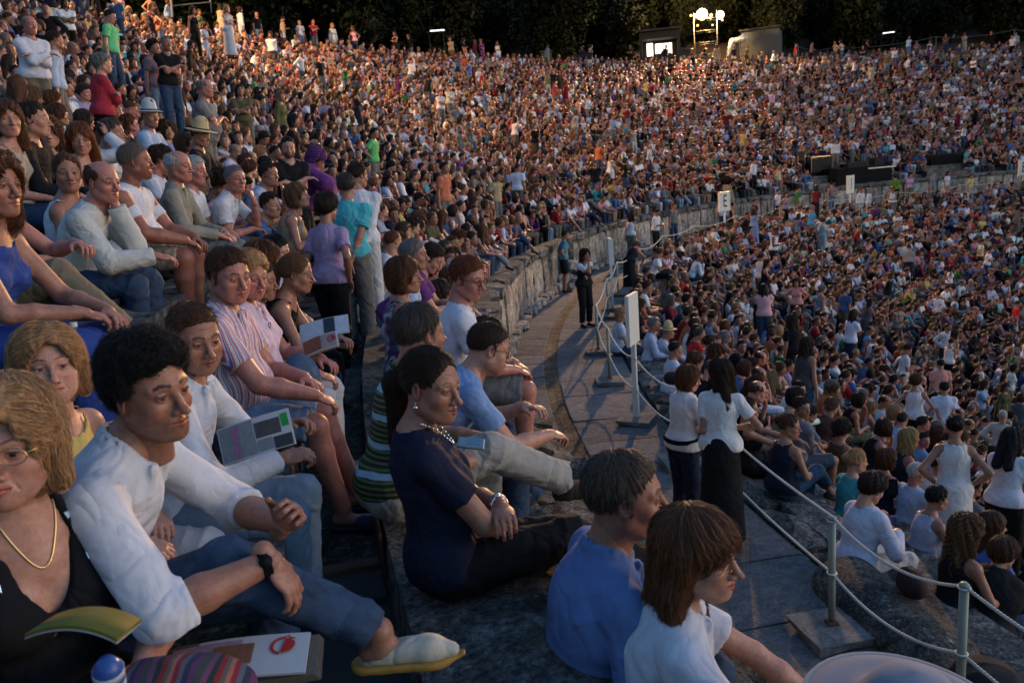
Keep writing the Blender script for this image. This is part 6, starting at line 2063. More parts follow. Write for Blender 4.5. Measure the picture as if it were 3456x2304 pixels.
cast = [
 # pose, X, Y, skin, hair, top, bottom, turn from facing the stage, label, stand?, where
 (mk(SHIPS, hair='short', top='tshirt', bot='shorts', shoes='shoe'), 1298, 527, 'tan', 'dark brown', (.07, .22, .30), 'black trousers', 20, 'boy in a blue T-shirt and black shorts standing at the foot of the wall', 'R38.45'),
 (mk(fem=1, mode='stand', hair='longwavy', top='tshirt', bot='trousers', rh=(.18, .02, 1.44), rhd=(0, .3, 1), lh=(.18, -.08, 1.15), re=(.3, -.6, -1)), 1345, 600, 'tan', 'dark brown', 'white', 'black trousers', -50, 'woman in white T-shirt and black waistcoat on the walkway, hand at her mouth', 'R37.35'),
 (mk(SBEND, fem=1, hair='shortf', top='tank', bot='longskirt', skirt=1), 1462, 565, 'tan', 'light brown', 'black', 'black trousers', 70, 'woman in a long black dress bending over the nearest seated rows', 'R36.7>16'),
 (mk(SDOWN, fem=1, hair='longwavy', top='tank', bot='trousers', hy=30), 1449, 503, 'fair', 'dark brown', 'white', 'grey trousers', 90, 'woman in a white vest standing at the wall beside the edge-on sign', 'R38.3'),
 (mk(SREAD, hair='short', top='rolled', bot='trousers', collar=1), 1509, 484, 'tan', 'black', 'white', 'black trousers', -10, 'man in white shirt and black trousers standing by the wall', 'R37.8'),
 (mk(SDOWN, hair='crop', top='tshirt', bot='trousers'), 1549, 470, 'tan', 'brown', 'grey', 'jeans', -20, 'man in a grey T-shirt standing against the wall', 'R38.3'),
 (mk(SPHONE, hair='crop', top='tshirt', bot='trousers', bpat='denim', hy=60), 1553, 566, 'tan', 'black', 'black', 'light jeans', 100, 'man in a black T-shirt holding both hands to his face below the wall', 'R36.3>19'),
 (mk(SDOWN, hair='short', top='tshirt'), 1660, 458, 'tan', 'dark brown', 'light blue', 'jeans', 120, 'man in a light blue shirt standing behind the E sign', 'R37.6'),
 (mk(SDOWN, fem=1, hair='bun', top='tank', bot='dress', skirt=.6), 1682, 472, 'tan', 'black', 'black', 'jeans', 60, 'woman in a black spotted dress right of the E sign', 'R37.8'),
 (mk(SDOWN, fem=1, hair='short', top='tshirt'), 1736, 463, 'tan', 'brown', 'black', 'black trousers', 0, 'bare-armed person in black by the wall right of the E sign', 'R38.2'),
 (mk(SDOWN, hair='short', top='tshirt'), 1788, 445, 'tan', 'black', 'white', 'black trousers', 0, 'man in white shirt and black trousers on the far walkway', 'R37.9'),
 (mk(SDOWN, hair='short', top='tshirt'), 1834, 438, 'tan', 'black', (.03, .14, .06), 'grey trousers', 60, 'man in a dark green T-shirt on the far walkway', 'R38.0'),
 (mk(SHIPS, hair='short', top='tank'), 1909, 420, 'tan', 'black', 'grey', 'light jeans', 160, 'person in a grey vest seen from behind at the far wall', 'R38.2'),
 (mk(SDOWN, hair='short', top='long'), 1979, 437, 'tan', 'brown', 'white', 'white trousers', -10, 'left one of two people dressed in white right of the I sign', 'R37.0'),
 (mk(SDOWN, hair='crop', top='long'), 1999, 438, 'tan', 'grey', 'white', 'white trousers', 20, 'right one of two people dressed in white right of the I sign', 'R37.3'),
 (mk(SDOWN, hair='short', top='tshirt', girth=1.3), 2056, 402, 'tan', 'black', (.08, .17, .02), 'black trousers', 150, 'broad person in a moss green shirt on the far walkway', 'R38.0'),
 (mk(SDOWN, hair='crop', top='tshirt'), 2145, 402, 'red', 'grey', (.10, .18, .24), 'grey trousers', 20, 'man in a blue-grey shirt below the big loudspeaker', 'R37.4'),
 (mk(SDOWN, fem=1, hair='short', top='tshirt'), 2092, 398, 'tan', 'black', 'lilac', 'grey trousers', -20, 'person in a lilac shirt by the far wall', 'R38.2'),
 (mk(SDOWN, fem=1, hair='long', top='tshirt'), 2178, 400, 'tan', 'dark brown', 'white', 'white trousers', 10, 'woman in white below the right part of the big loudspeaker', 'R37.9'),
 (mk(SDOWN, hair='short', top='tshirt'), 2232, 405, 'tan', 'brown', 'yellow', 'white trousers', 10, 'person in a yellow top and white trousers near the right walkway', 'R37.2'),
 (mk(SDOWN, hair='short', top='tshirt', lean=25), 2330, 425, 'tan', 'grey', (.20, .26, .16), 'khaki trousers', 30, 'person in a pale green shirt left of the B sign', 'R37.2'),
 (mk(fem=1, mode='stand', hair='bob', top='rolled', bot='trousers', bpat='denim', hy=-26, hp=14, lh=(.22, -.05, 1.10), rh=(.20, .0, 1.05), le=(0, .9, -.6), re=(0, -.9, -.6), lod=0, collar=1, loose=.01, fold=1.2), 1583, 868, 'fair', 'auburn', (.66, .62, .62), (.012, .018, .035), 20, 'auburn-haired woman in a loose white shirt and dark jeans standing at the rope', 'R37.33'),
 (mk(fem=1, mode='stand', hair='long', top='tshirt', bot='longskirt', skirt=1, hy=60, hp=6, rh=(.16, -.10, 1.08), lh=(.2, .05, 1.1), re=(-.3, -.9, -.3), lod=0), 1652, 868, 'tan', 'dark brown', (.66, .64, .64), 'black trousers', 55, 'woman with long dark hair, tight white T-shirt and long black skirt', 'R37.29'),
 # lower rows
 (mk(fem=1, hair='bun', top='tank', bot='longskirt', skirt=1.5, lean=-8, bend=-8, hy=0, hp=0, lh=(.55, .06, .40), rh=(.52, -.05, .34), lf=(.62, .1, -.25), rf=(.66, -.08, -.25), shoes='bare'), 1720, 938, 'tan', 'dark brown', 'black', 'black trousers', -25, 'woman with sunglasses in her hair and black dress reclining beside the rope', 'L'),
 (mk(LEANF, hair='short', top='tshirt', bot='shorts', bpat='plaid', hp=26), 1862, 950, 'tan', 'black', (.10, .15, .19), 'light jeans', 10, 'dark-haired man in a blue-grey T-shirt and checked shorts', 'L'),
 (mk(fem=1, hair='bun', top='tshirt', hy=-10), 1968, 1058, 'fair', 'blond', (.05, .27, .30), 'jeans', 10, 'fair-haired woman in a turquoise shirt in the lower rows', 'L'),
 (mk(READ, fem=1, hair='shortf', top='long', loose=.01), 2005, 1120, 'fair', 'dark brown', (.55, .56, .66), 'white trousers', 10, 'brown-haired person in a white checked shirt raising a black phone', 'L'),
 (mk(fem=1, hair='bob', top='tank'), 2038, 1052, 'tan', 'auburn', 'navy', 'jeans', 15, 'woman with a red-brown bob in a navy vest in the lower rows', 'L'),
 (mk(hair='short', top='tshirt'), 2034, 1000, 'tan', 'dark brown', 'orange', 'jeans', 0, 'person in an orange T-shirt behind the red-brown bob', 'L'),
 (mk(hair='crop', top='tshirt', collar=1, age=1), 2106, 1085, 'tan', 'white', 'pale blue', 'jeans', 10, 'white-haired man in a pale blue shirt in the lower rows', 'L'),
 (mk(fem=1, hair='bob', top='tank', hy=-90), 2172, 1078, 'tan', 'black', 'black', 'jeans', 0, 'woman with glasses looking back towards the viewer in the lower rows', 'L'),
 (mk(READ, fem=1, hair='short', top='sleeveless', hp=10), 2153, 1143, 'tan', 'black', (.42, .42, .52), 'light jeans', 0, 'woman with short black hair in a pale sleeveless blouse', 'L'),
 (mk(fem=1, hair='longwavy', top='tank'), 2222, 1218, 'tan', 'light brown', 'black', 'jeans', 0, 'woman with long wavy brown hair and black straps, lower right', 'L'),
 (mk(fem=1, hair='long', top='tshirt', hy=-15), 2280, 1206, 'fair', 'brown', 'blue', 'jeans', 0, 'young woman in profile beside the long wavy hair, lower right', 'L'),
 (mk(LEANF, fem=1, hair='shortf', top='tshirt', girth=1.4, hp=20, loose=.03), 2305, 1270, 'fair', 'brown', 'black', 'black trousers', 20, 'broad person in black with a mauve bag strap, lower right edge', 'L'),
 (mk(hair='short', top='tshirt', tpat='greenline', lean=22), 2272, 1130, 'tan', 'dark brown', 'black', 'jeans', 0, 'man in a black T-shirt with thin green stripes, lower right', 'L'),
 (mk(hair='short', top='tshirt'), 2236, 1118, 'tan', 'black', 'grey', 'jeans', 0, 'dark-haired person left of the green-striped T-shirt', 'L'),
 (mk(hair='crop', top='tshirt', girth=1.15), 2322, 935, 'tan', 'grey', 'grey', 'khaki trousers', 0, 'man with a pale cap and grey shirt near the right edge', 'L'),
 (mk(fem=1, hair='shortf', top='tshirt', hy=-10), 2064, 940, 'fair', 'grey', (.40, .04, .08), 'jeans', 0, 'grey-haired woman in a crimson top in the lower rows', 'L'),
 (mk(fem=1, hair='curly', top='tank', hy=20), 1934, 985, 'tan', 'dark brown', 'brown', 'jeans', 20, 'woman with curly dark hair right of the blue-grey T-shirt', 'L'),
 (mk(hair='short', top='long', collar=1, age=1), 1502, 745, 'tan', 'grey', (.48, .52, .66), 'grey trousers', -10, 'grey-haired man in pale shirt just behind the white sign', 'L'),
 (mk(LEANF, hair='crop', top='long', lean=22, collar=1), 1535, 762, 'tan', 'grey', (.50, .52, .62), 'white trousers', 0, 'man in a straw hat with patterned band below the white sign', 'L'),
 (mk(hair='crop', top='tshirt'), 1552, 802, 'tan', 'black', (.50, .56, .66), 'jeans', 0, 'man with a white T-shirt and shoulder strap in front of the straw hat', 'L'),
 (mk(fem=1, hair='bob', top='tshirt', hy=-30), 1428, 722, 'fair', 'blond', (.42, .48, .56), 'jeans', 0, 'blonde woman in pale shirt left of the white sign post', 'L'),
 (mk(fem=1, hair='longwavy', top='tshirt'), 1470, 700, 'tan', 'auburn', 'black', 'black trousers', 0, 'auburn-haired woman in black behind the white sign board', 'L'),
 (mk(fem=1, hair='long', top='tank', bpat='denim'), 1768, 850, 'tan', 'auburn', 'light blue', 'jeans', 0, 'woman with long auburn hair in a blue laced vest and jeans', 'L'),
 (mk(hair='short', top='tshirt'), 1812, 840, 'tan', 'black', 'lilac', 'jeans', 0, 'person in a lilac shirt right of the long auburn hair', 'L'),
 (mk(LEANF, hair='short', top='long', collar=1, hp=30), 1938, 885, 'tan', 'black', (.50, .56, .68), 'grey trousers', 0, 'man in a pale blue long-sleeved shirt reading in the lower rows', 'L'),
 # standing in the lower rows
 (mk(SREAD, hair='short', top='tshirt', bot='trousers', collar=1), 1866, 482, 'red', 'grey', (.05, .25, .50), 'grey trousers', 60, 'man in a vivid blue polo shirt standing in the lower rows near the wall', 'LS'),
 (mk(SDOWN, hair='short', top='tshirt'), 1892, 508, 'tan', 'dark brown', (.30, .38, .40), 'white trousers', 90, 'man in pale grey shirt and white trousers right of the vivid blue polo', 'LS'),
 (mk(SPHONE, hair='short', top='tshirt', bot='trousers', hy=0), 1750, 590, 'tan', 'brown', (.62, .56, .58), 'grey trousers', 40, 'man in a white T-shirt standing and taking a photograph', 'LS'),
 (mk(SHIPS, fem=1, hair='long', top='tshirt', bot='trousers'), 1829, 648, 'tan', 'black', (.62, .26, .24), 'black trousers', -90, 'woman in a salmon pink T-shirt standing with hands on hips', 'LS'),
 (mk(SDOWN, fem=1, hair='shortf', top='sleeveless', bot='dress', skirt=.8), 1890, 664, 'fair', 'grey', (.12, .17, .26), 'jeans', 30, 'grey-haired woman in a slate blue dress carrying a white bag', 'LS'),
 (mk(SDOWN, fem=1, hair='long', top='tshirt'), 1817, 735, 'tan', 'dark brown', 'black', 'black trousers', 120, 'long-haired woman in black standing left of the grey vest', 'LS'),
 (mk(SDOWN, fem=1, hair='long', top='tank', bpat='denim'), 1855, 790, 'tan', 'dark brown', (.06, .055, .055), 'jeans', 30, 'long-haired woman in a dark grey vest standing with her back to the viewer', 'LS'),
 (mk(SDOWN, hair='short', top='tshirt', lean=20, girth=1.2), 2088, 568, 'tan', 'brown', (.20, .20, .21), (.012, .018, .03), 110, 'stout man in a grey checked shirt stooping in the right lower rows', 'LS'),
 (mk(SHIPS, hair='short', top='tshirt'), 2258, 555, 'tan', 'dark brown', (.50, .44, .28), 'black trousers', 20, 'man in a pale yellow shirt with hands on hips, right lower rows', 'LS'),
 (mk(SCROSS, hair='short', top='tshirt'), 2274, 575, 'tan', 'black', 'white', 'jeans', 10, 'man in white with folded arms in front of the pale yellow shirt', 'LS'),
 (mk(SDOWN, fem=1, hair='long', top='sleeveless', bot='dress', skirt=.9), 2194, 766, 'tan', 'dark brown', (.50, .44, .34), 'jeans', 40, 'woman in a long cream dress standing in the right lower rows', 'LS'),
 (mk(SDOWN, hair='short', top='tshirt'), 2340, 697, 'tan', 'brown', (.42, .02, .03), 'white trousers', 20, 'person in a red T-shirt and white trousers at the right edge', 'LS'),
 (mk(SREAD, hair='short', top='tshirt', collar=1), 2085, 802, 'tan', 'dark brown', (.64, .58, .60), 'white trousers', 0, 'man in white with folded hands standing behind the white vest', 'LS'),
 (mk(SHIPS, fem=1, hair='shortf', top='tank', bot='trousers'), 2103, 874, 'tan', 'brown', (.66, .58, .60), 'black trousers', 60, 'woman in a white vest standing with hand on hip in the lower rows', 'LS'),
 (mk(SBACK, hair='short', top='tshirt', collar=1), 2168, 890, 'tan', 'black', (.52, .54, .66), 'black trousers', 80, 'man in a pale polo shirt with his back turned, right of the white vest', 'LS'),
 (mk(SDOWN, hair='short', top='tshirt'), 2160, 835, 'tan', 'black', (.62, .26, .22), 'jeans', 90, 'man in a salmon shirt behind the pale polo', 'LS'),
 (mk(SHIPS, fem=1, hair='bun', top='sleeveless', bot='dress', skirt=.75), 2193, 978, 'tan', 'black', (.66, .60, .58), 'jeans', 60, 'woman in a white sundress standing with her back turned', 'LS'),
 (mk(SREAD, fem=1, hair='long', top='tshirt', bot='trousers'), 2325, 1008, 'tan', 'black', (.60, .60, .68), 'black trousers', 30, 'long-haired woman in white T-shirt and black trousers near the right edge', 'LS'),
]
for (X, Y, c, tp_, lb) in (
    (826, 164, 'maroon', 'tshirt', 'man in a maroon T-shirt standing in the upper rows'), (945, 140, 'white', 'long', 'person in a white coat-like shirt standing high on the left'),
    (1079, 142, 'blue', 'tshirt', 'man in a mid blue shirt with hands on hips near the top'), (1101, 158, 'white', 'tshirt', 'man in white standing just right of the mid blue shirt'),
    (1012, 213, 'white', 'tshirt', 'left one of two men in white turning away, upper middle'), (1033, 202, 'cream', 'long', 'right one of two men in white turning away, upper middle'),
    (1117, 209, (.06, .14, .33), 'tshirt', 'heavy man in a blue shirt standing in the upper middle'), (1276, 190, (.40, .04, .05), 'tshirt', 'man in a red polo with folded arms, upper middle'),
    (1179, 260, (.45, .10, .13), 'tank', 'woman in a rose vest and jeans with hands on hips'), (1057, 276, 'grey', 'tshirt', 'woman with folded arms left of the black and white stripes'),
    (1079, 270, (.1, .1, .1), 'tshirt', 'woman in black and white stripes with folded arms'), (860, 306, (.12, .48, .16), 'tshirt', 'man in a bright green shirt in the middle rows'),
    (1142, 406, (.38, .31, .18), 'tshirt', 'heavy man in a tan polo in a front row above the wall'), (1021, 386, (.50, .15, .08), 'tshirt', 'man in an orange shirt bending, middle front rows'),
    (1329, 228, (.56, .30, .24), 'tshirt', 'man in a peach shirt standing in the upper middle'), (1352, 222, 'pale blue', 'long', 'man in pale blue beside the peach shirt'),
    (1408, 268, 'light blue', 'long', 'man in a light blue shirt with folded arms'), (1378, 276, 'black', 'tank', 'woman in a black dress left of the light blue shirt'),
    (1457, 292, (.36, .34, .32), 'tank', 'fair woman in a pale grey top and white trousers'), (1530, 292, 'navy', 'tshirt', 'man in a navy shirt in the right middle rows'),
    (1481, 184, 'yellow', 'tank', 'woman in a yellow top near the tower'), (1776, 212, 'pink', 'long', 'person in a pink jacket right of the tower'),
    (1733, 370, 'white', 'rolled', 'man in a white shirt and black trousers standing above the wall'), (1788, 384, (.5, .46, .25), 'tank', 'person in a pale yellow vest bending above the wall'),
    (1921, 325, 'white', 'long', 'man in a white shirt leaning, above the loudspeaker'), (1960, 316, (.45, .36, .36), 'tank', 'woman in a pale pink dress right of the leaning white shirt'),
    (1984, 325, (.012, .015, .03), 'tshirt', 'tall person in dark navy right of the pale pink dress'), (2175, 188, 'white', 'tshirt', 'person all in white standing high on the right'),
    (1988, 270, (.42, .40, .38), 'tshirt', 'man in a pale beige shirt in the right upper rows'), (2334, 78, (.30, .36, .40), 'long', 'person in pale clothes standing on the rim, top right'),
    (719, 50, (.25, .02, .03), 'tshirt', 'person in dark red standing highest at the edge of the wood'), (2055, 112, 'white', 'long', 'person in white standing near the right work lamp')):
    ps = random.choice((SDOWN, SCROSS, SHIPS)) if 'folded' not in lb else SCROSS
    if 'hips' in lb: ps = SHIPS
    ps = mk(ps)
    bt = 'black trousers' if 'black trousers' in lb else 'jeans' if 'jeans' in lb else 'white trousers' if 'white trousers' in lb else 'grey trousers'
    fem_ = 1 if 'woman' in lb else 0
    cast.append((mk(ps, fem=fem_, hair='long' if fem_ else 'short', top=tp_, bot='trousers'), X, Y, 'tan', random.choice(('dark brown', 'black', 'brown')), c, bt, random.choice((-20, 0, 15)), lb, 'US'))
for (P, X, Y, sk, ha, tp_, bt_, turn, lb, where) in cast:
    lod = P.pop('lod', 1)
    g = fig(P, lod)
    hh = g['J']['hc'][2]
    if where[0] == 'R':
        R = float(where[1:].split('>')[0]); tm = float(where.split('>')[1]) if '>' in where else 0; P_ = [CAMP + ray(X, Y) * t for t in ((hh - CAMP[2]) / ray(X, Y)[2],)][0] if False else None
        # choose the crossing of the head ray with radius R whose height is nearest to a standing head
        ra = ray(X, Y); a = ra[0] ** 2 + ra[1] ** 2; b = 2 * (CAMP[0] * ra[0] + CAMP[1] * ra[1]); c = CAMP[0] ** 2 + CAMP[1] ** 2 - R * R
        D = max(b * b - 4 * a * c, 0)
        cs = [CAMP + ra * t for t in ((-b - D ** .5) / 2 / a, (-b + D ** .5) / 2 / a)]
        H = min(cs, key=lambda q: abs(q[2] - hh) + (9 if np.linalg.norm(q - CAMP) < tm else 0))
    else:
        H, k = solve(X, Y, hh, where[1:] == 'S', lower=where[0] == 'L', tmin=14 if where[0] == 'U' else 8.4 if where == 'LS' else 3.5)
    ang = ang_of(H)
    c_ = lambda D_, v: D_[v] if isinstance(v, str) else v
    yaw = -ang + turn
    loc = loc_for_head(g, H, yaw)
    if where[0] == 'R': loc[2] = max(loc[2] * .25, .0) if loc[2] > -.15 else loc[2]
    r = put_person(g, loc, yaw, (c_(SK, sk), c_(BR, ha), c_(TOPC, tp_), c_(BOTC, bt_)), lb)
    refs[lb[:26]] = (r, g)
    refs[lb[:24]] = (r, g)
    occupied.append((H, .5, P.get('mode') == 'stand'))
r, g = refs['man in a straw hat with ']; hat(r, g, 'fedora')
r, g = refs['woman in white T-shirt a']
P2 = dict(g['P']); P2.update(top='sleeveless', loose=.012, vneck=.26, bot='trousers')
child(r, 'waistcoat', mesh_np('waistcoat', *figure(P2, 1)['_top'], [M['fab_plain']]), colr=TOPC['black'])
r, g = refs['auburn-haired woman in a'] if 0 else [refs[k] for k in refs if k.startswith('auburn-haired woman in a l')][0]
J = g['J']; pm = PolyM(); a = np.linspace(0, 2 * math.pi, 25)
for dz in (-.012, 0, .012): pm.tube([J['pel'] + np.array((.152 * math.cos(q), .190 * math.sin(q), .075 + dz + .01 * math.cos(q))) for q in a], .011, 6, caps=False)
child(r, 'belt', pm, M['letter'])

# --- belongings
t = plate('magazine', at(522, 1520, 1.86), CR * .98 + CU * .10 + _fw * .1, _fw * .9 + CU * .35, .36, .13, .006, None, 'glossy white magazine with a pink-dressed figure and red mark, bottom left', 'magazine',
          [(.0, .0, .30, 1, (.10, .075, .065)), (.14, .15, .58, .92, (.30, .20, .27)), (.40, .30, .66, .80, (.20, .09, .05))])
text_on(t, 'Φ', .085, (.125, .015, .010), -.2, (.45, .03, .03))
pm = PolyM()
for q in range(4): pm.box((.02 + .003 * q, .0, -.012 - .006 * q), (.36, .13, .005), R=rotm(.6 * q))
pm.obj('lower_pages', flat_mat('page_brown', (.12, .095, .075), .8, grain=.4, gscale=90), t)
m, nt, b = new_mat('woven_stripes')
sx = N(nt, 'ShaderNodeSeparateXYZ'); nt.links.new(tc(nt), sx.inputs[0])
fr = math_n(nt, 'FRACT', math_n(nt, 'ADD', math_n(nt, 'MULTIPLY', sx.outputs[0], 9), math_n(nt, 'MULTIPLY', noise(nt, 8, 2, .5, tc(nt)), .3)))
rp = nt.nodes.new('ShaderNodeValToRGB'); e = rp.color_ramp; e.interpolation = 'CONSTANT'
stops = [(0, (.02, .03, .03)), (.10, (.25, .02, .02)), (.2, (.10, .09, .08)), (.28, (.40, .12, .08)), (.36, (.22, .02, .03)), (.46, (.10, .10, .12)), (.55, (.03, .03, .06)), (.65, (.12, .03, .09)), (.75, (.05, .06, .05)), (.88, (.16, .05, .10))]
while len(e.elements) < len(stops): e.elements.new(.5)
for i, (p_, c_) in enumerate(stops): e.elements[i].position = p_; e.elements[i].color = (*c_, 1)
nt.links.new(fr, rp.inputs[0]); nt.links.new(rp.outputs[0], b.inputs['Base Color']); b.inputs['Roughness'].default_value = .95
bump(nt, b, noise(nt, 260, 2, .5, tc(nt)), .6, .003)
def lump(name, C, rx, mat_, label, cat, R_=None, h=.012, A=.006, fr_=40):
    f = Field(-np.array(rx) - .05, np.array(rx) + .05, h)
    f.ell((0, 0, 0), rx, k=0); f.cut((0, 0, -rx[2] * .6), (0, 0, -1), .02)
    f.warp(lambda x, y, z: A * (1 - np.abs(np.sin(fr_ * .5 * x + 2 * np.sin(fr_ * .4 * y)))) ** 2 * -1 + A * np.sin(fr_ * .4 * z + fr_ * .3 * y), .05)
    V, F = f.net()
    o = link(bpy.data.objects.new(name, mesh_np(name, V, F, [mat_]))); o.location = C
    if R_ is not None: o.rotation_euler = Matrix(np.array(R_).tolist()).to_euler()
    return tag(o, label, cat)
lump('woven_bag', at(395, 1585, 1.66), (.17, .09, .07), m, 'woven bag with red and dark stripes under the magazine, bottom left', 'bag', rotm(-14))
def cloth_c(c, n='cloth_plain'): return flat_mat(n, c, .9, grain=.2, gscale=20)
lump('denim_bag', at(690, 872, 4.15), (.10, .12, .14), cloth_c((.05, .09, .15), 'denim_cloth'), 'slouchy blue denim bag on the lap of the woman in pink', 'bag', rotm(-20))
lump('backpack', at(2092, 1338, 6.0), (.09, .16, .11), cloth_c((.022, .008, .010), 'maroon_cloth'), 'dark maroon backpack on the stones beside the white sleeveless blouse', 'bag', rotm(-20))
lump('jacket', at(1770, 940, 10.2), (.13, .16, .045), cloth_c((.42, .46, .56), 'white_cloth'), 'crumpled white jacket lying behind the woman with long auburn hair', 'jacket', rotm(30))
lump('black_bag', at(1545, 868, 11.2), (.12, .14, .10), cloth_c((.012, .012, .012), 'black_cloth'), 'small black bag near the man with a shoulder strap', 'bag')
lump('shoulder_bag', at(2262, 1560, 5.0), (.2, .2, .12), cloth_c((.01, .01, .012), 'black_cloth2'), 'black bag in shadow below the last rope post', 'bag')
# booklet in the hands of the blonde woman
def curled(name, C, X, Y, w, h, bend_, cols, label):
    X = unit(X); Y = unit(np.array(Y) - X * (np.array(Y) @ X)); Z = np.cross(X, Y)
    t = empty(name, tuple(map(float, C))); t.rotation_euler = Matrix(np.stack([X, Y, Z], -1).tolist()).to_euler(); tag(t, label, 'magazine')
    for q, (dz, c_) in enumerate(cols):
        pm = PolyM(); V = []; n_ = 13
        for i in range(n_):
            u = (i / (n_ - 1) - .5)
            for v in (-.5, .5):
                for e_ in (0, .0022): V.append((u * w, v * h, dz + e_ - bend_ * (2 * u) ** 2))
        for i in range(n_ - 1):
            a_ = 4 * i; pm.f += [(a_, a_ + 4, a_ + 6, a_ + 2), (a_ + 1, a_ + 3, a_ + 7, a_ + 5), (a_, a_ + 1, a_ + 5, a_ + 4), (a_ + 2, a_ + 6, a_ + 7, a_ + 3)]; pm.m += [0] * 4
        pm.v = V; pm.obj('page', flat_mat('page', c_, .5, grain=.3, gscale=14), t, smooth=True)
    return t
curled('magazine', at(196, 1425, 1.38), CR * .98 - CU * .05, _fw * .95 + CU * .02, .15, .09, .018, [(0, (.30, .31, .34)), (.0035, (.13, .12, .01)), (.007, (.12, .115, .012))], 'olive and white curled magazine in the hands of the blonde woman, bottom left')
t = box_thing('drink_bottle', at(258, 1600, 1.36), 0, 'blue and white bottle with blurred print, bottom left', 'bottle')
t.rotation_euler = (.35, .1, 0)
pm = PolyM(); pm.tube([(0, 0, -.12), (0, 0, .07), (0, 0, .09)], [.024, .024, .012], 16); pm.obj('bottle_body', flat_mat('bottle_blue', (.03, .08, .28), .3, grain=.2), t, smooth=True)
for z in (-.09, -.05, -.01, .03, .055):
    pm = PolyM(); pm.tube([(0, 0, z), (0, 0, z + .014)], [.0245, .0245], 16); pm.obj('label_band', M['paper'], t, smooth=True)
t = box_thing('water_bottle', at(190, 862, 3.3), 0, 'clear plastic water bottle with blue label behind the young man', 'bottle')
mw, nt, b = new_mat('clear_plastic'); b.inputs['Base Color'].default_value = (.6, .75, .8, 1); b.inputs['Transmission Weight'].default_value = .8; b.inputs['Roughness'].default_value = .12; b.inputs['IOR'].default_value = 1.3
pm = PolyM(); pm.tube([(0, 0, 0), (0, 0, .05), (0, 0, .06), (0, 0, .07), (0, 0, .15), (0, 0, .18), (0, 0, .20)], [.032, .032, .029, .032, .032, .013, .013], 18); pm.obj('bottle_body', mw, t, smooth=True)
pm = PolyM(); pm.tube([(0, 0, .085), (0, 0, .135)], [.0328, .0328], 18); pm.obj('bottle_label', flat_mat('label_blue', (.05, .25, .38), .5, grain=.5, gscale=60), t, smooth=True)
pm = PolyM(); pm.tube([(0, 0, .20), (0, 0, .218)], [.0145, .0145], 12); pm.obj('bottle_cap', M['white_paint'], t)
# phone of the person in the checked shirt
P_ = at(2010 + 8, 1118 - 14, 6.05)
t = box_thing('mobile_phone', at(2052, 1118, 6.1), 0, 'black phone raised above the white checked shirt', 'phone')
pm = PolyM(); pm.box((0, 0, 0), (.016, .06, .12), R=rotm(60, 15), bevel=.004); pm.obj('phone_body', M['letter'], t)
# bag in the hand of the woman in slate blue and straps
t = box_thing('white_bag', at(1893, 716, 25.5), 0, 'white carrier bag hanging beside the slate blue dress', 'bag')
pm = PolyM(); pm.box((0, 0, 0), (.10, .24, .34), bevel=.03); pm.tube([(0, -.06, .16), (0, 0, .30), (0, .06, .16)], .008, 5); pm.obj('bag_body', M['white_paint'], t)
# ------------------------------------------------------------------ the rest of the audience
cr = np.random.default_rng(99)
ORD = ['', 'first', 'second', 'third', 'fourth', 'fifth', 'sixth', 'seventh', 'eighth', 'ninth', 'tenth', 'eleventh', 'twelfth', 'thirteenth', 'fourteenth', 'fifteenth',
       'sixteenth', 'seventeenth', 'eighteenth', 'nineteenth', 'twentieth', 'twenty-first', 'twenty-second', 'twenty-third', 'twenty-fourth', 'twenty-fifth', 'twenty-sixth']
topw = dict(zip(TOPC, (26, 24, 11, 6, 6, 6, 4.5, 4.5, 9, 6, 1.6, 2, 2, 1.6, 1.3, 3, 7, 4, 4, 3)))
tops_ = list(TOPC); tw = np.array([topw[k] for k in tops_]); tw = tw / tw.sum()
hm = ['black', 'dark brown', 'brown', 'grey', 'dark grey', 'light brown', 'white']; hmw = np.array((24, 34, 16, 8, 7, 7, 4.)); hmw /= hmw.sum()
hf = ['black', 'dark brown', 'brown', 'auburn', 'blond', 'light brown', 'grey']; hfw = np.array((16, 28, 18, 12, 11, 11, 4.)); hfw /= hfw.sum()
bots_ = list(BOTC); bw = np.array((30, 24, 11, 12, 10, 8, 5.)); bw /= bw.sum()
sk_ = ['tan', 'fair', 'pale', 'dark', 'red']; skw = np.array((46, 26, 6, 5, 17.)); skw /= skw.sum()

def variants(lod):
    V = []
    poses = [LAP, KNEES, CROSS, LEANF, CHINR, CHINL, READ, mk(LAP, LEGX), mk(lean=20, lh=(.46, .02, .26), rh=(.44, -.05, .24)), mk(lean=-4, lh=(.3, .12, .22), rh=(.36, -.1, .24))]
    mh, fh = ['short', 'crop', 'short', 'thick', 'bald'], ['long', 'longwavy', 'bob', 'ponytail', 'bun', 'shortf', 'frontlong', 'curly']
    n = 26 if lod == 1 else 40
    for i in range(n):
        fem = i % 2
        P = mk(poses[(i * 3 + i // 10) % len(poses)])
        P['hy'] = [0, -25, 20, -50, 40, 8, -12, 60, -75, 12][(i * 7) % 10]
        P.setdefault('hp', [4, 10, 0, 16, 6][i % 5]); P['seed'] = i
        P['girth'] = [1, 1.1, .95, 1.2, 1.05][(i // 2) % 5]
        P['fem'] = fem
        P['hair'] = (fh[(i // 2) % 8] if fem else mh[(i // 2) % 5])
        P['top'] = (['tank', 'tshirt', 'sleeveless', 'tshirt', 'tank', 'long'][(i // 2) % 6] if fem else ['tshirt', 'tshirt', 'long', 'tshirt', 'rolled'][(i // 2) % 5])
        P['bot'] = (['trousers', 'dress', 'trousers', 'skirt', 'capri'][(i // 2) % 5] if fem else ['trousers', 'trousers', 'shorts', 'trousers'][(i // 2) % 4])
        if not fem and (i // 2) % 3 == 0 and lod == 1: P['collar'] = 1
        V.append(P)
    return V

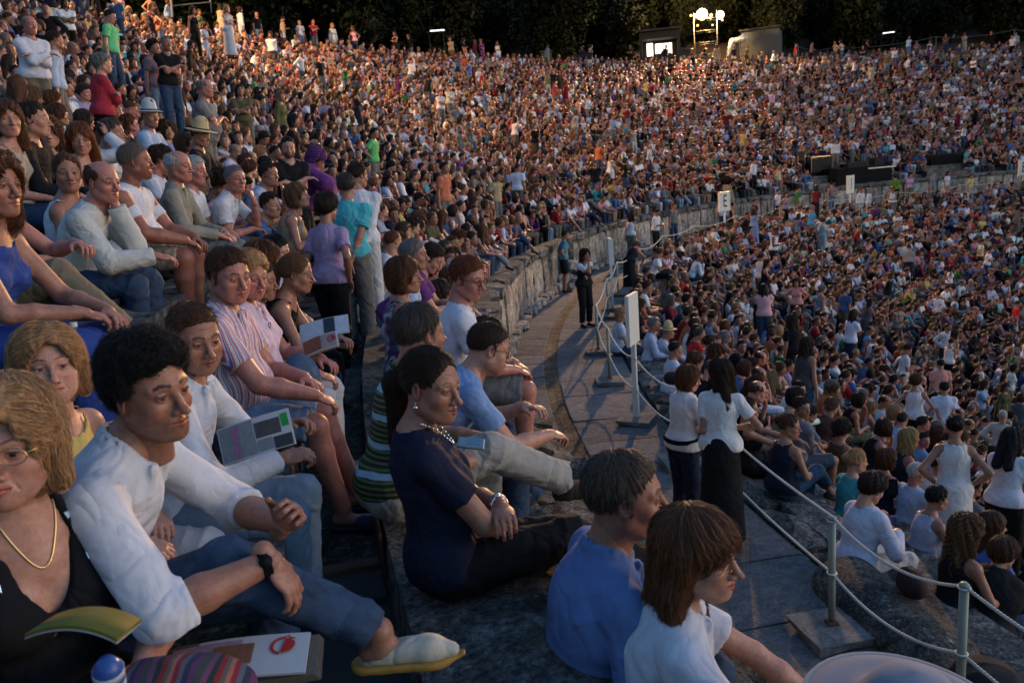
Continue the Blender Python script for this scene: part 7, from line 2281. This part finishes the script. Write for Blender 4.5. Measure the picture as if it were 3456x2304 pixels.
# candidate seats
cand = []
occP = np.array([o[0] for o in occupied]); 
def add_row(R, z, a0, a1, k, gap=.50):
    a = a0 + cr.uniform(0, .5)
    while a < a1:
        P = polar(R + cr.normal(0, .04), a, z)
        a += math.degrees(gap * cr.uniform(.88, 1.25) / R)
        if cr.random() < (.035 if k > 0 else .07): continue
        H = P + np.array((0, 0, .78))
        X, Y, d = proj(H)
        if d < 2.2 or X < -90 or X > 2440 or Y < -60 or Y > 1800: continue
        cand.append((d, P, k, a, X, Y))
for k in range(1, NROW + 1):
    a0 = 9.6 if k <= 5 else 3.0
    if k == 1: a0 = 10.6
    if k == 5: a0 = 8.5
    if k == 4: a0 = 10.2
    add_row(frontF(k) + .30 if k > 1 else 39.74, seatS(k), a0, 112, k)
for j in range(0, 24):
    add_row(lowF(j) + .24, lowS(j), 5.0 if j > 1 else 7.6, 112, -j - 1, .46)
# drop those that stand in a placed person's spot or right before one
keep = []
hx = []
for (H, r_, st_) in occupied:
    X, Y, d = proj(H); hx.append((X, Y, d, (.9 if d < 10 else .4) * 1.6 * 1881 / d if st_ else 0))
hxA = np.array(hx)
for c in cand:
    d, P, k, a, X, Y = c
    H = P + np.array((0, 0, .75))
    if (np.linalg.norm((occP - H)[:, :2], axis=1) < .44).any() and (np.abs((occP - H)[:, 2])[np.linalg.norm((occP - H)[:, :2], axis=1) < .44] < 1.3).any(): continue
    pr = 46 * 6 / d
    blk = (np.abs(hxA[:, 0] - X) < pr) & (np.abs(hxA[:, 1] - Y) < pr * 1.3) & (hxA[:, 2] > d) & (hxA[:, 2] - d < max(4, d * .5))
    if blk.any(): continue
    if ((hxA[:, 3] > 0) & (np.abs(hxA[:, 0] - X) < 46 * 6 / d + 20) & (Y > hxA[:, 1]) & (Y < hxA[:, 1] + hxA[:, 3]) & (hxA[:, 2] > d)).any(): continue
    if k == 1 and 26 < a < 60 and False: continue
    # clear sight of the desk and loudspeakers on the far wall
    if d > 30 and ((1850 < X < 1910 and 335 < Y < 400) or (1900 < X < 2045 and 350 < Y < 430) or (2120 < X < 2215 and 325 < Y < 400)) and 0 < k < 4: continue
    keep.append(c)
keep.sort(key=lambda c: c[0])
NIND = 300 - 0
print('placed people', len(occupied), 'crowd', len(keep))
N_near = max(0, 300 - len(occupied))
inview = [c for c in keep if -20 < c[4] < 2370 and -10 < c[5] < 1600]
indiv = inview[:N_near]
ids = set(id(c) for c in indiv)
rest = [c for c in keep if id(c) not in ids]
VAR = [figure(P, 1) for P in variants(1)]
for v in VAR: v['used'] = 0
pal = lambda fem: (hf[cr.choice(7, p=hfw)] if fem else hm[cr.choice(7, p=hmw)], tops_[cr.choice(len(tops_), p=tw)], bots_[cr.choice(7, p=bw)], sk_[cr.choice(5, p=skw)])
info = []
for c in indiv:
    vi = int(cr.integers(0, len(VAR)))
    P = VAR[vi]['P']
    info.append((c, vi, pal(P['fem'])))
used_labels = set()
pm = PolyM(); n_ = 9
for i in range(n_):
    u = i / (n_ - 1) * 2 - 1; z_ = .02 * math.sin(abs(u) * math.pi) ** 1
    pm.v += [(-.10, u * .14, z_), (.10, u * .14, z_), (-.10, u * .14, z_ - .005), (.10, u * .14, z_ - .005)]
for i in range(n_ - 1):
    q = 4 * i; pm.f += [(q, q + 1, q + 5, q + 4), (q + 2, q + 6, q + 7, q + 3), (q, q + 4, q + 6, q + 2), (q + 1, q + 3, q + 7, q + 5)]; pm.m += [0] * 4
booklet_me = pm.mesh('booklet', [M['paper']])
HW = {'long': 'long', 'longwavy': 'wavy', 'bob': 'bobbed', 'ponytail': 'tied-back', 'bun': 'pinned-up', 'shortf': 'short', 'frontlong': 'long loose', 'curly': 'curly', 'short': 'short', 'crop': 'cropped', 'thick': 'thick', 'bald': 'thinning'}
TW = {'tshirt': 'T-shirt', 'long': 'long-sleeved shirt', 'rolled': 'shirt', 'tank': 'vest', 'sleeveless': 'blouse', 'halter': 'top'}
srt = {}
for i, (c, vi, pl) in enumerate(info): srt.setdefault(c[2], []).append((c[3], i))
nb_of = {}
for k, L in srt.items():
    L.sort()
    for q, (a, i) in enumerate(L):
        nb_of[i] = (L[q - 1][1] if q else None, L[q + 1][1] if q + 1 < len(L) else None)
for i, (c, vi, pl) in enumerate(info):
    d, P_, k, a, X, Y = c
    g = VAR[vi]; P = g['P']; hair, top, bot, sk = pl
    who = 'woman' if P['fem'] else 'man'
    gar = 'dress' if P['bot'] == 'dress' else TW[P['top']]
    rowt = f'{ORD[k]} row above the wall' if k > 0 else f'{ORD[-k]} row below the walkway'
    lab = None
    for q in (nb_of[i][0], nb_of[i][1], None):
        if q is None: L_ = f'{hair}-haired {who} in {top} {gar}, {rowt}, ' + ('far left' if X < 500 else 'left of centre' if X < 1176 else 'right of centre' if X < 1900 else 'far right')
        else: L_ = f'{hair}-haired {who} in {top} {gar}, {rowt}, beside {info[q][2][1]} top'
        if L_ not in used_labels: lab = L_; break
    if lab is None:
        for q in [x for x in nb_of[i] if x is not None]:
            L_ = f'{HW[P["hair"]]} {hair}-haired {who} in {top} {gar}, {rowt}, by a {info[q][2][0]}-haired neighbour'
            if L_ not in used_labels: lab = L_; break
    if lab is None: lab = f'{HW[P["hair"]]} {hair}-haired {who}, {top} {gar} and {bot}, {rowt}'
    used_labels.add(lab)
    cs = (SK[sk], BR[hair], TOPC[top], BOTC[bot])
    if P.get('hp', 0) == 28 and abs(P['lh'][2] - .34) < .01:
        yb = math.radians(-a); cb = P_ + np.array((.42 * math.cos(yb), .42 * math.sin(yb), .39))
        bk = link(bpy.data.objects.new('booklet', booklet_me)); bk.location = cb; bk.rotation_euler = (0, .5, yb)
        tag(bk, ' '.join(f'pale booklet of the {hair}-haired {who} in {top}, {rowt}'.split()[:16]), 'booklet', 'booklets read by spectators')
    jt = lambda v, s: tuple(float(np.clip(q * math.exp(cr.normal(0, s)), .003, .75)) for q in v)
    put_person(g, P_ + np.array((0, 0, cr.normal(0, .02))), -a + cr.normal(0, 10), (jt(cs[0], .08), jt(cs[1], .1), jt(cs[2], .08), jt(cs[3], .12)), lab,
               'spectators seated in the stone rows', scale=float(np.clip(cr.normal(.99, .04), .88, 1.08)), shoe=jt((.05, .04, .035), .5))

# ------------------------------------------------------------------ the far audience: one mass of instanced figures
src = bpy.data.collections.new('figure_sources')
fv = variants(2)
names = []
for i, P in enumerate(fv):
    o = bpy.data.objects.new('source_%03d' % i, figure(P, 2)['far']); src.objects.link(o)
ns = len(fv)
sv = [SDOWN, SCROSS, SHIPS, SBACK, SREAD]
for i in range(10):
    P = mk(sv[i % 5], fem=i % 2, hair=['short', 'long', 'crop', 'bob', 'thick'][i % 5] if i % 2 == 0 or i % 5 in (1, 3) else 'longwavy', top=['tshirt', 'tank', 'long'][i % 3], bot=['trousers', 'dress', 'trousers', 'trousers'][i % 4] if i % 2 else 'trousers', hy=(i * 31) % 70 - 35)
    o = bpy.data.objects.new('source_%03d' % (ns + i), figure(P, 2)['far']); src.objects.link(o)
n = len(rest)
pts = np.zeros((n, 3)); rot = np.zeros(n); idx = np.zeros(n, np.int32); scl = np.zeros(n)
cc = {q: np.ones((n, 4), f32) for q in ('c_skin', 'c_hair', 'c_top', 'c_bot')}
for i, (d, P_, k, a, X, Y) in enumerate(rest):
    st = cr.random() < (.035 if k > 0 else .03)
    vi = ns + int(cr.integers(0, 10)) if st else int(cr.integers(0, ns))
    fem = (vi - ns) % 2 if st else vi % 2
    if k == NROW and cr.random() < .3 and not st: vi = ns + int(cr.integers(0, 10)); st = True; fem = (vi - ns) % 2
    pts[i] = P_ + np.array((0, 0, cr.normal(0, .025) - (.05 if st else 0)))
    rot[i] = math.radians(-a + cr.normal(0, 16) + (cr.uniform(-90, 90) if st else 0)); idx[i] = vi; scl[i] = np.clip(cr.normal(.99, .045), .86, 1.1)
    hair, top, bot, sk = pal(fem)
    for q, v, s in (('c_skin', SK[sk], .1), ('c_hair', BR[hair], .15), ('c_top', TOPC[top], .15), ('c_bot', BOTC[bot] if fv[vi % ns].get('bot') != 'dress' or st else TOPC[top], .2)):
        cc[q][i, :3] = np.clip(np.array(v) * {'c_top': 1.05 if top in ('white', 'pale blue') else cr.uniform(.4, .95), 'c_bot': .8, 'c_skin': .78, 'c_hair': .8}[q] * np.exp(cr.normal(0, s, 1)) * np.exp(cr.normal(0, s * .3, 3)), .003, .72)
me = bpy.data.meshes.new('far_audience')
me.vertices.add(n); me.vertices.foreach_set('co', pts.astype(f32).ravel())
for nm_, ty, arr, fld in (('rot', 'FLOAT', rot, 'value'), ('scl', 'FLOAT', scl, 'value'), ('vidx', 'INT', idx, 'value')):
    at_ = me.attributes.new(nm_, ty, 'POINT'); at_.data.foreach_set(fld, arr.astype(np.int32 if ty == 'INT' else f32))
for q, arr in cc.items():
    at_ = me.attributes.new(q, 'FLOAT_COLOR', 'POINT'); at_.data.foreach_set('color', arr.ravel())
for q in ('skin_i', 'hair_i', 'top_i', 'bot_i'): me.materials.append(M[q])
crowd = link(bpy.data.objects.new('far_audience', me))
tag(crowd, 'dense far audience filling the stone rows up to the wood', None, None, 'stuff')
ng = bpy.data.node_groups.new('seat_people', 'GeometryNodeTree')
ng.interface.new_socket('Geometry', in_out='INPUT', socket_type='NodeSocketGeometry')
ng.interface.new_socket('Geometry', in_out='OUTPUT', socket_type='NodeSocketGeometry')
gi, go = ng.nodes.new('NodeGroupInput'), ng.nodes.new('NodeGroupOutput')
m2p = ng.nodes.new('GeometryNodeMeshToPoints')
ci = ng.nodes.new('GeometryNodeCollectionInfo'); ci.inputs[0].default_value = src; ci.inputs[1].default_value = True; ci.inputs[2].default_value = True
iop = ng.nodes.new('GeometryNodeInstanceOnPoints'); iop.inputs['Pick Instance'].default_value = True
def named(nm_, ty):
    q = ng.nodes.new('GeometryNodeInputNamedAttribute'); q.data_type = ty; q.inputs[0].default_value = nm_; return q.outputs[0]
cx = ng.nodes.new('ShaderNodeCombineXYZ')
ng.links.new(named('rot', 'FLOAT'), cx.inputs[2])
ng.links.new(gi.outputs[0], m2p.inputs[0]); ng.links.new(m2p.outputs[0], iop.inputs['Points'])
ng.links.new(ci.outputs[0], iop.inputs['Instance']); ng.links.new(named('vidx', 'INT'), iop.inputs['Instance Index'])
e2r = ng.nodes.new('FunctionNodeEulerToRotation'); ng.links.new(cx.outputs[0], e2r.inputs[0]); ng.links.new(e2r.outputs[0], iop.inputs['Rotation'])
ng.links.new(named('scl', 'FLOAT'), iop.inputs['Scale'])
ng.links.new(iop.outputs[0], go.inputs[0])
crowd.modifiers.new('people', 'NODES').node_group = ng
print('script seconds', round(time.time() - T0, 1), 'far', n)
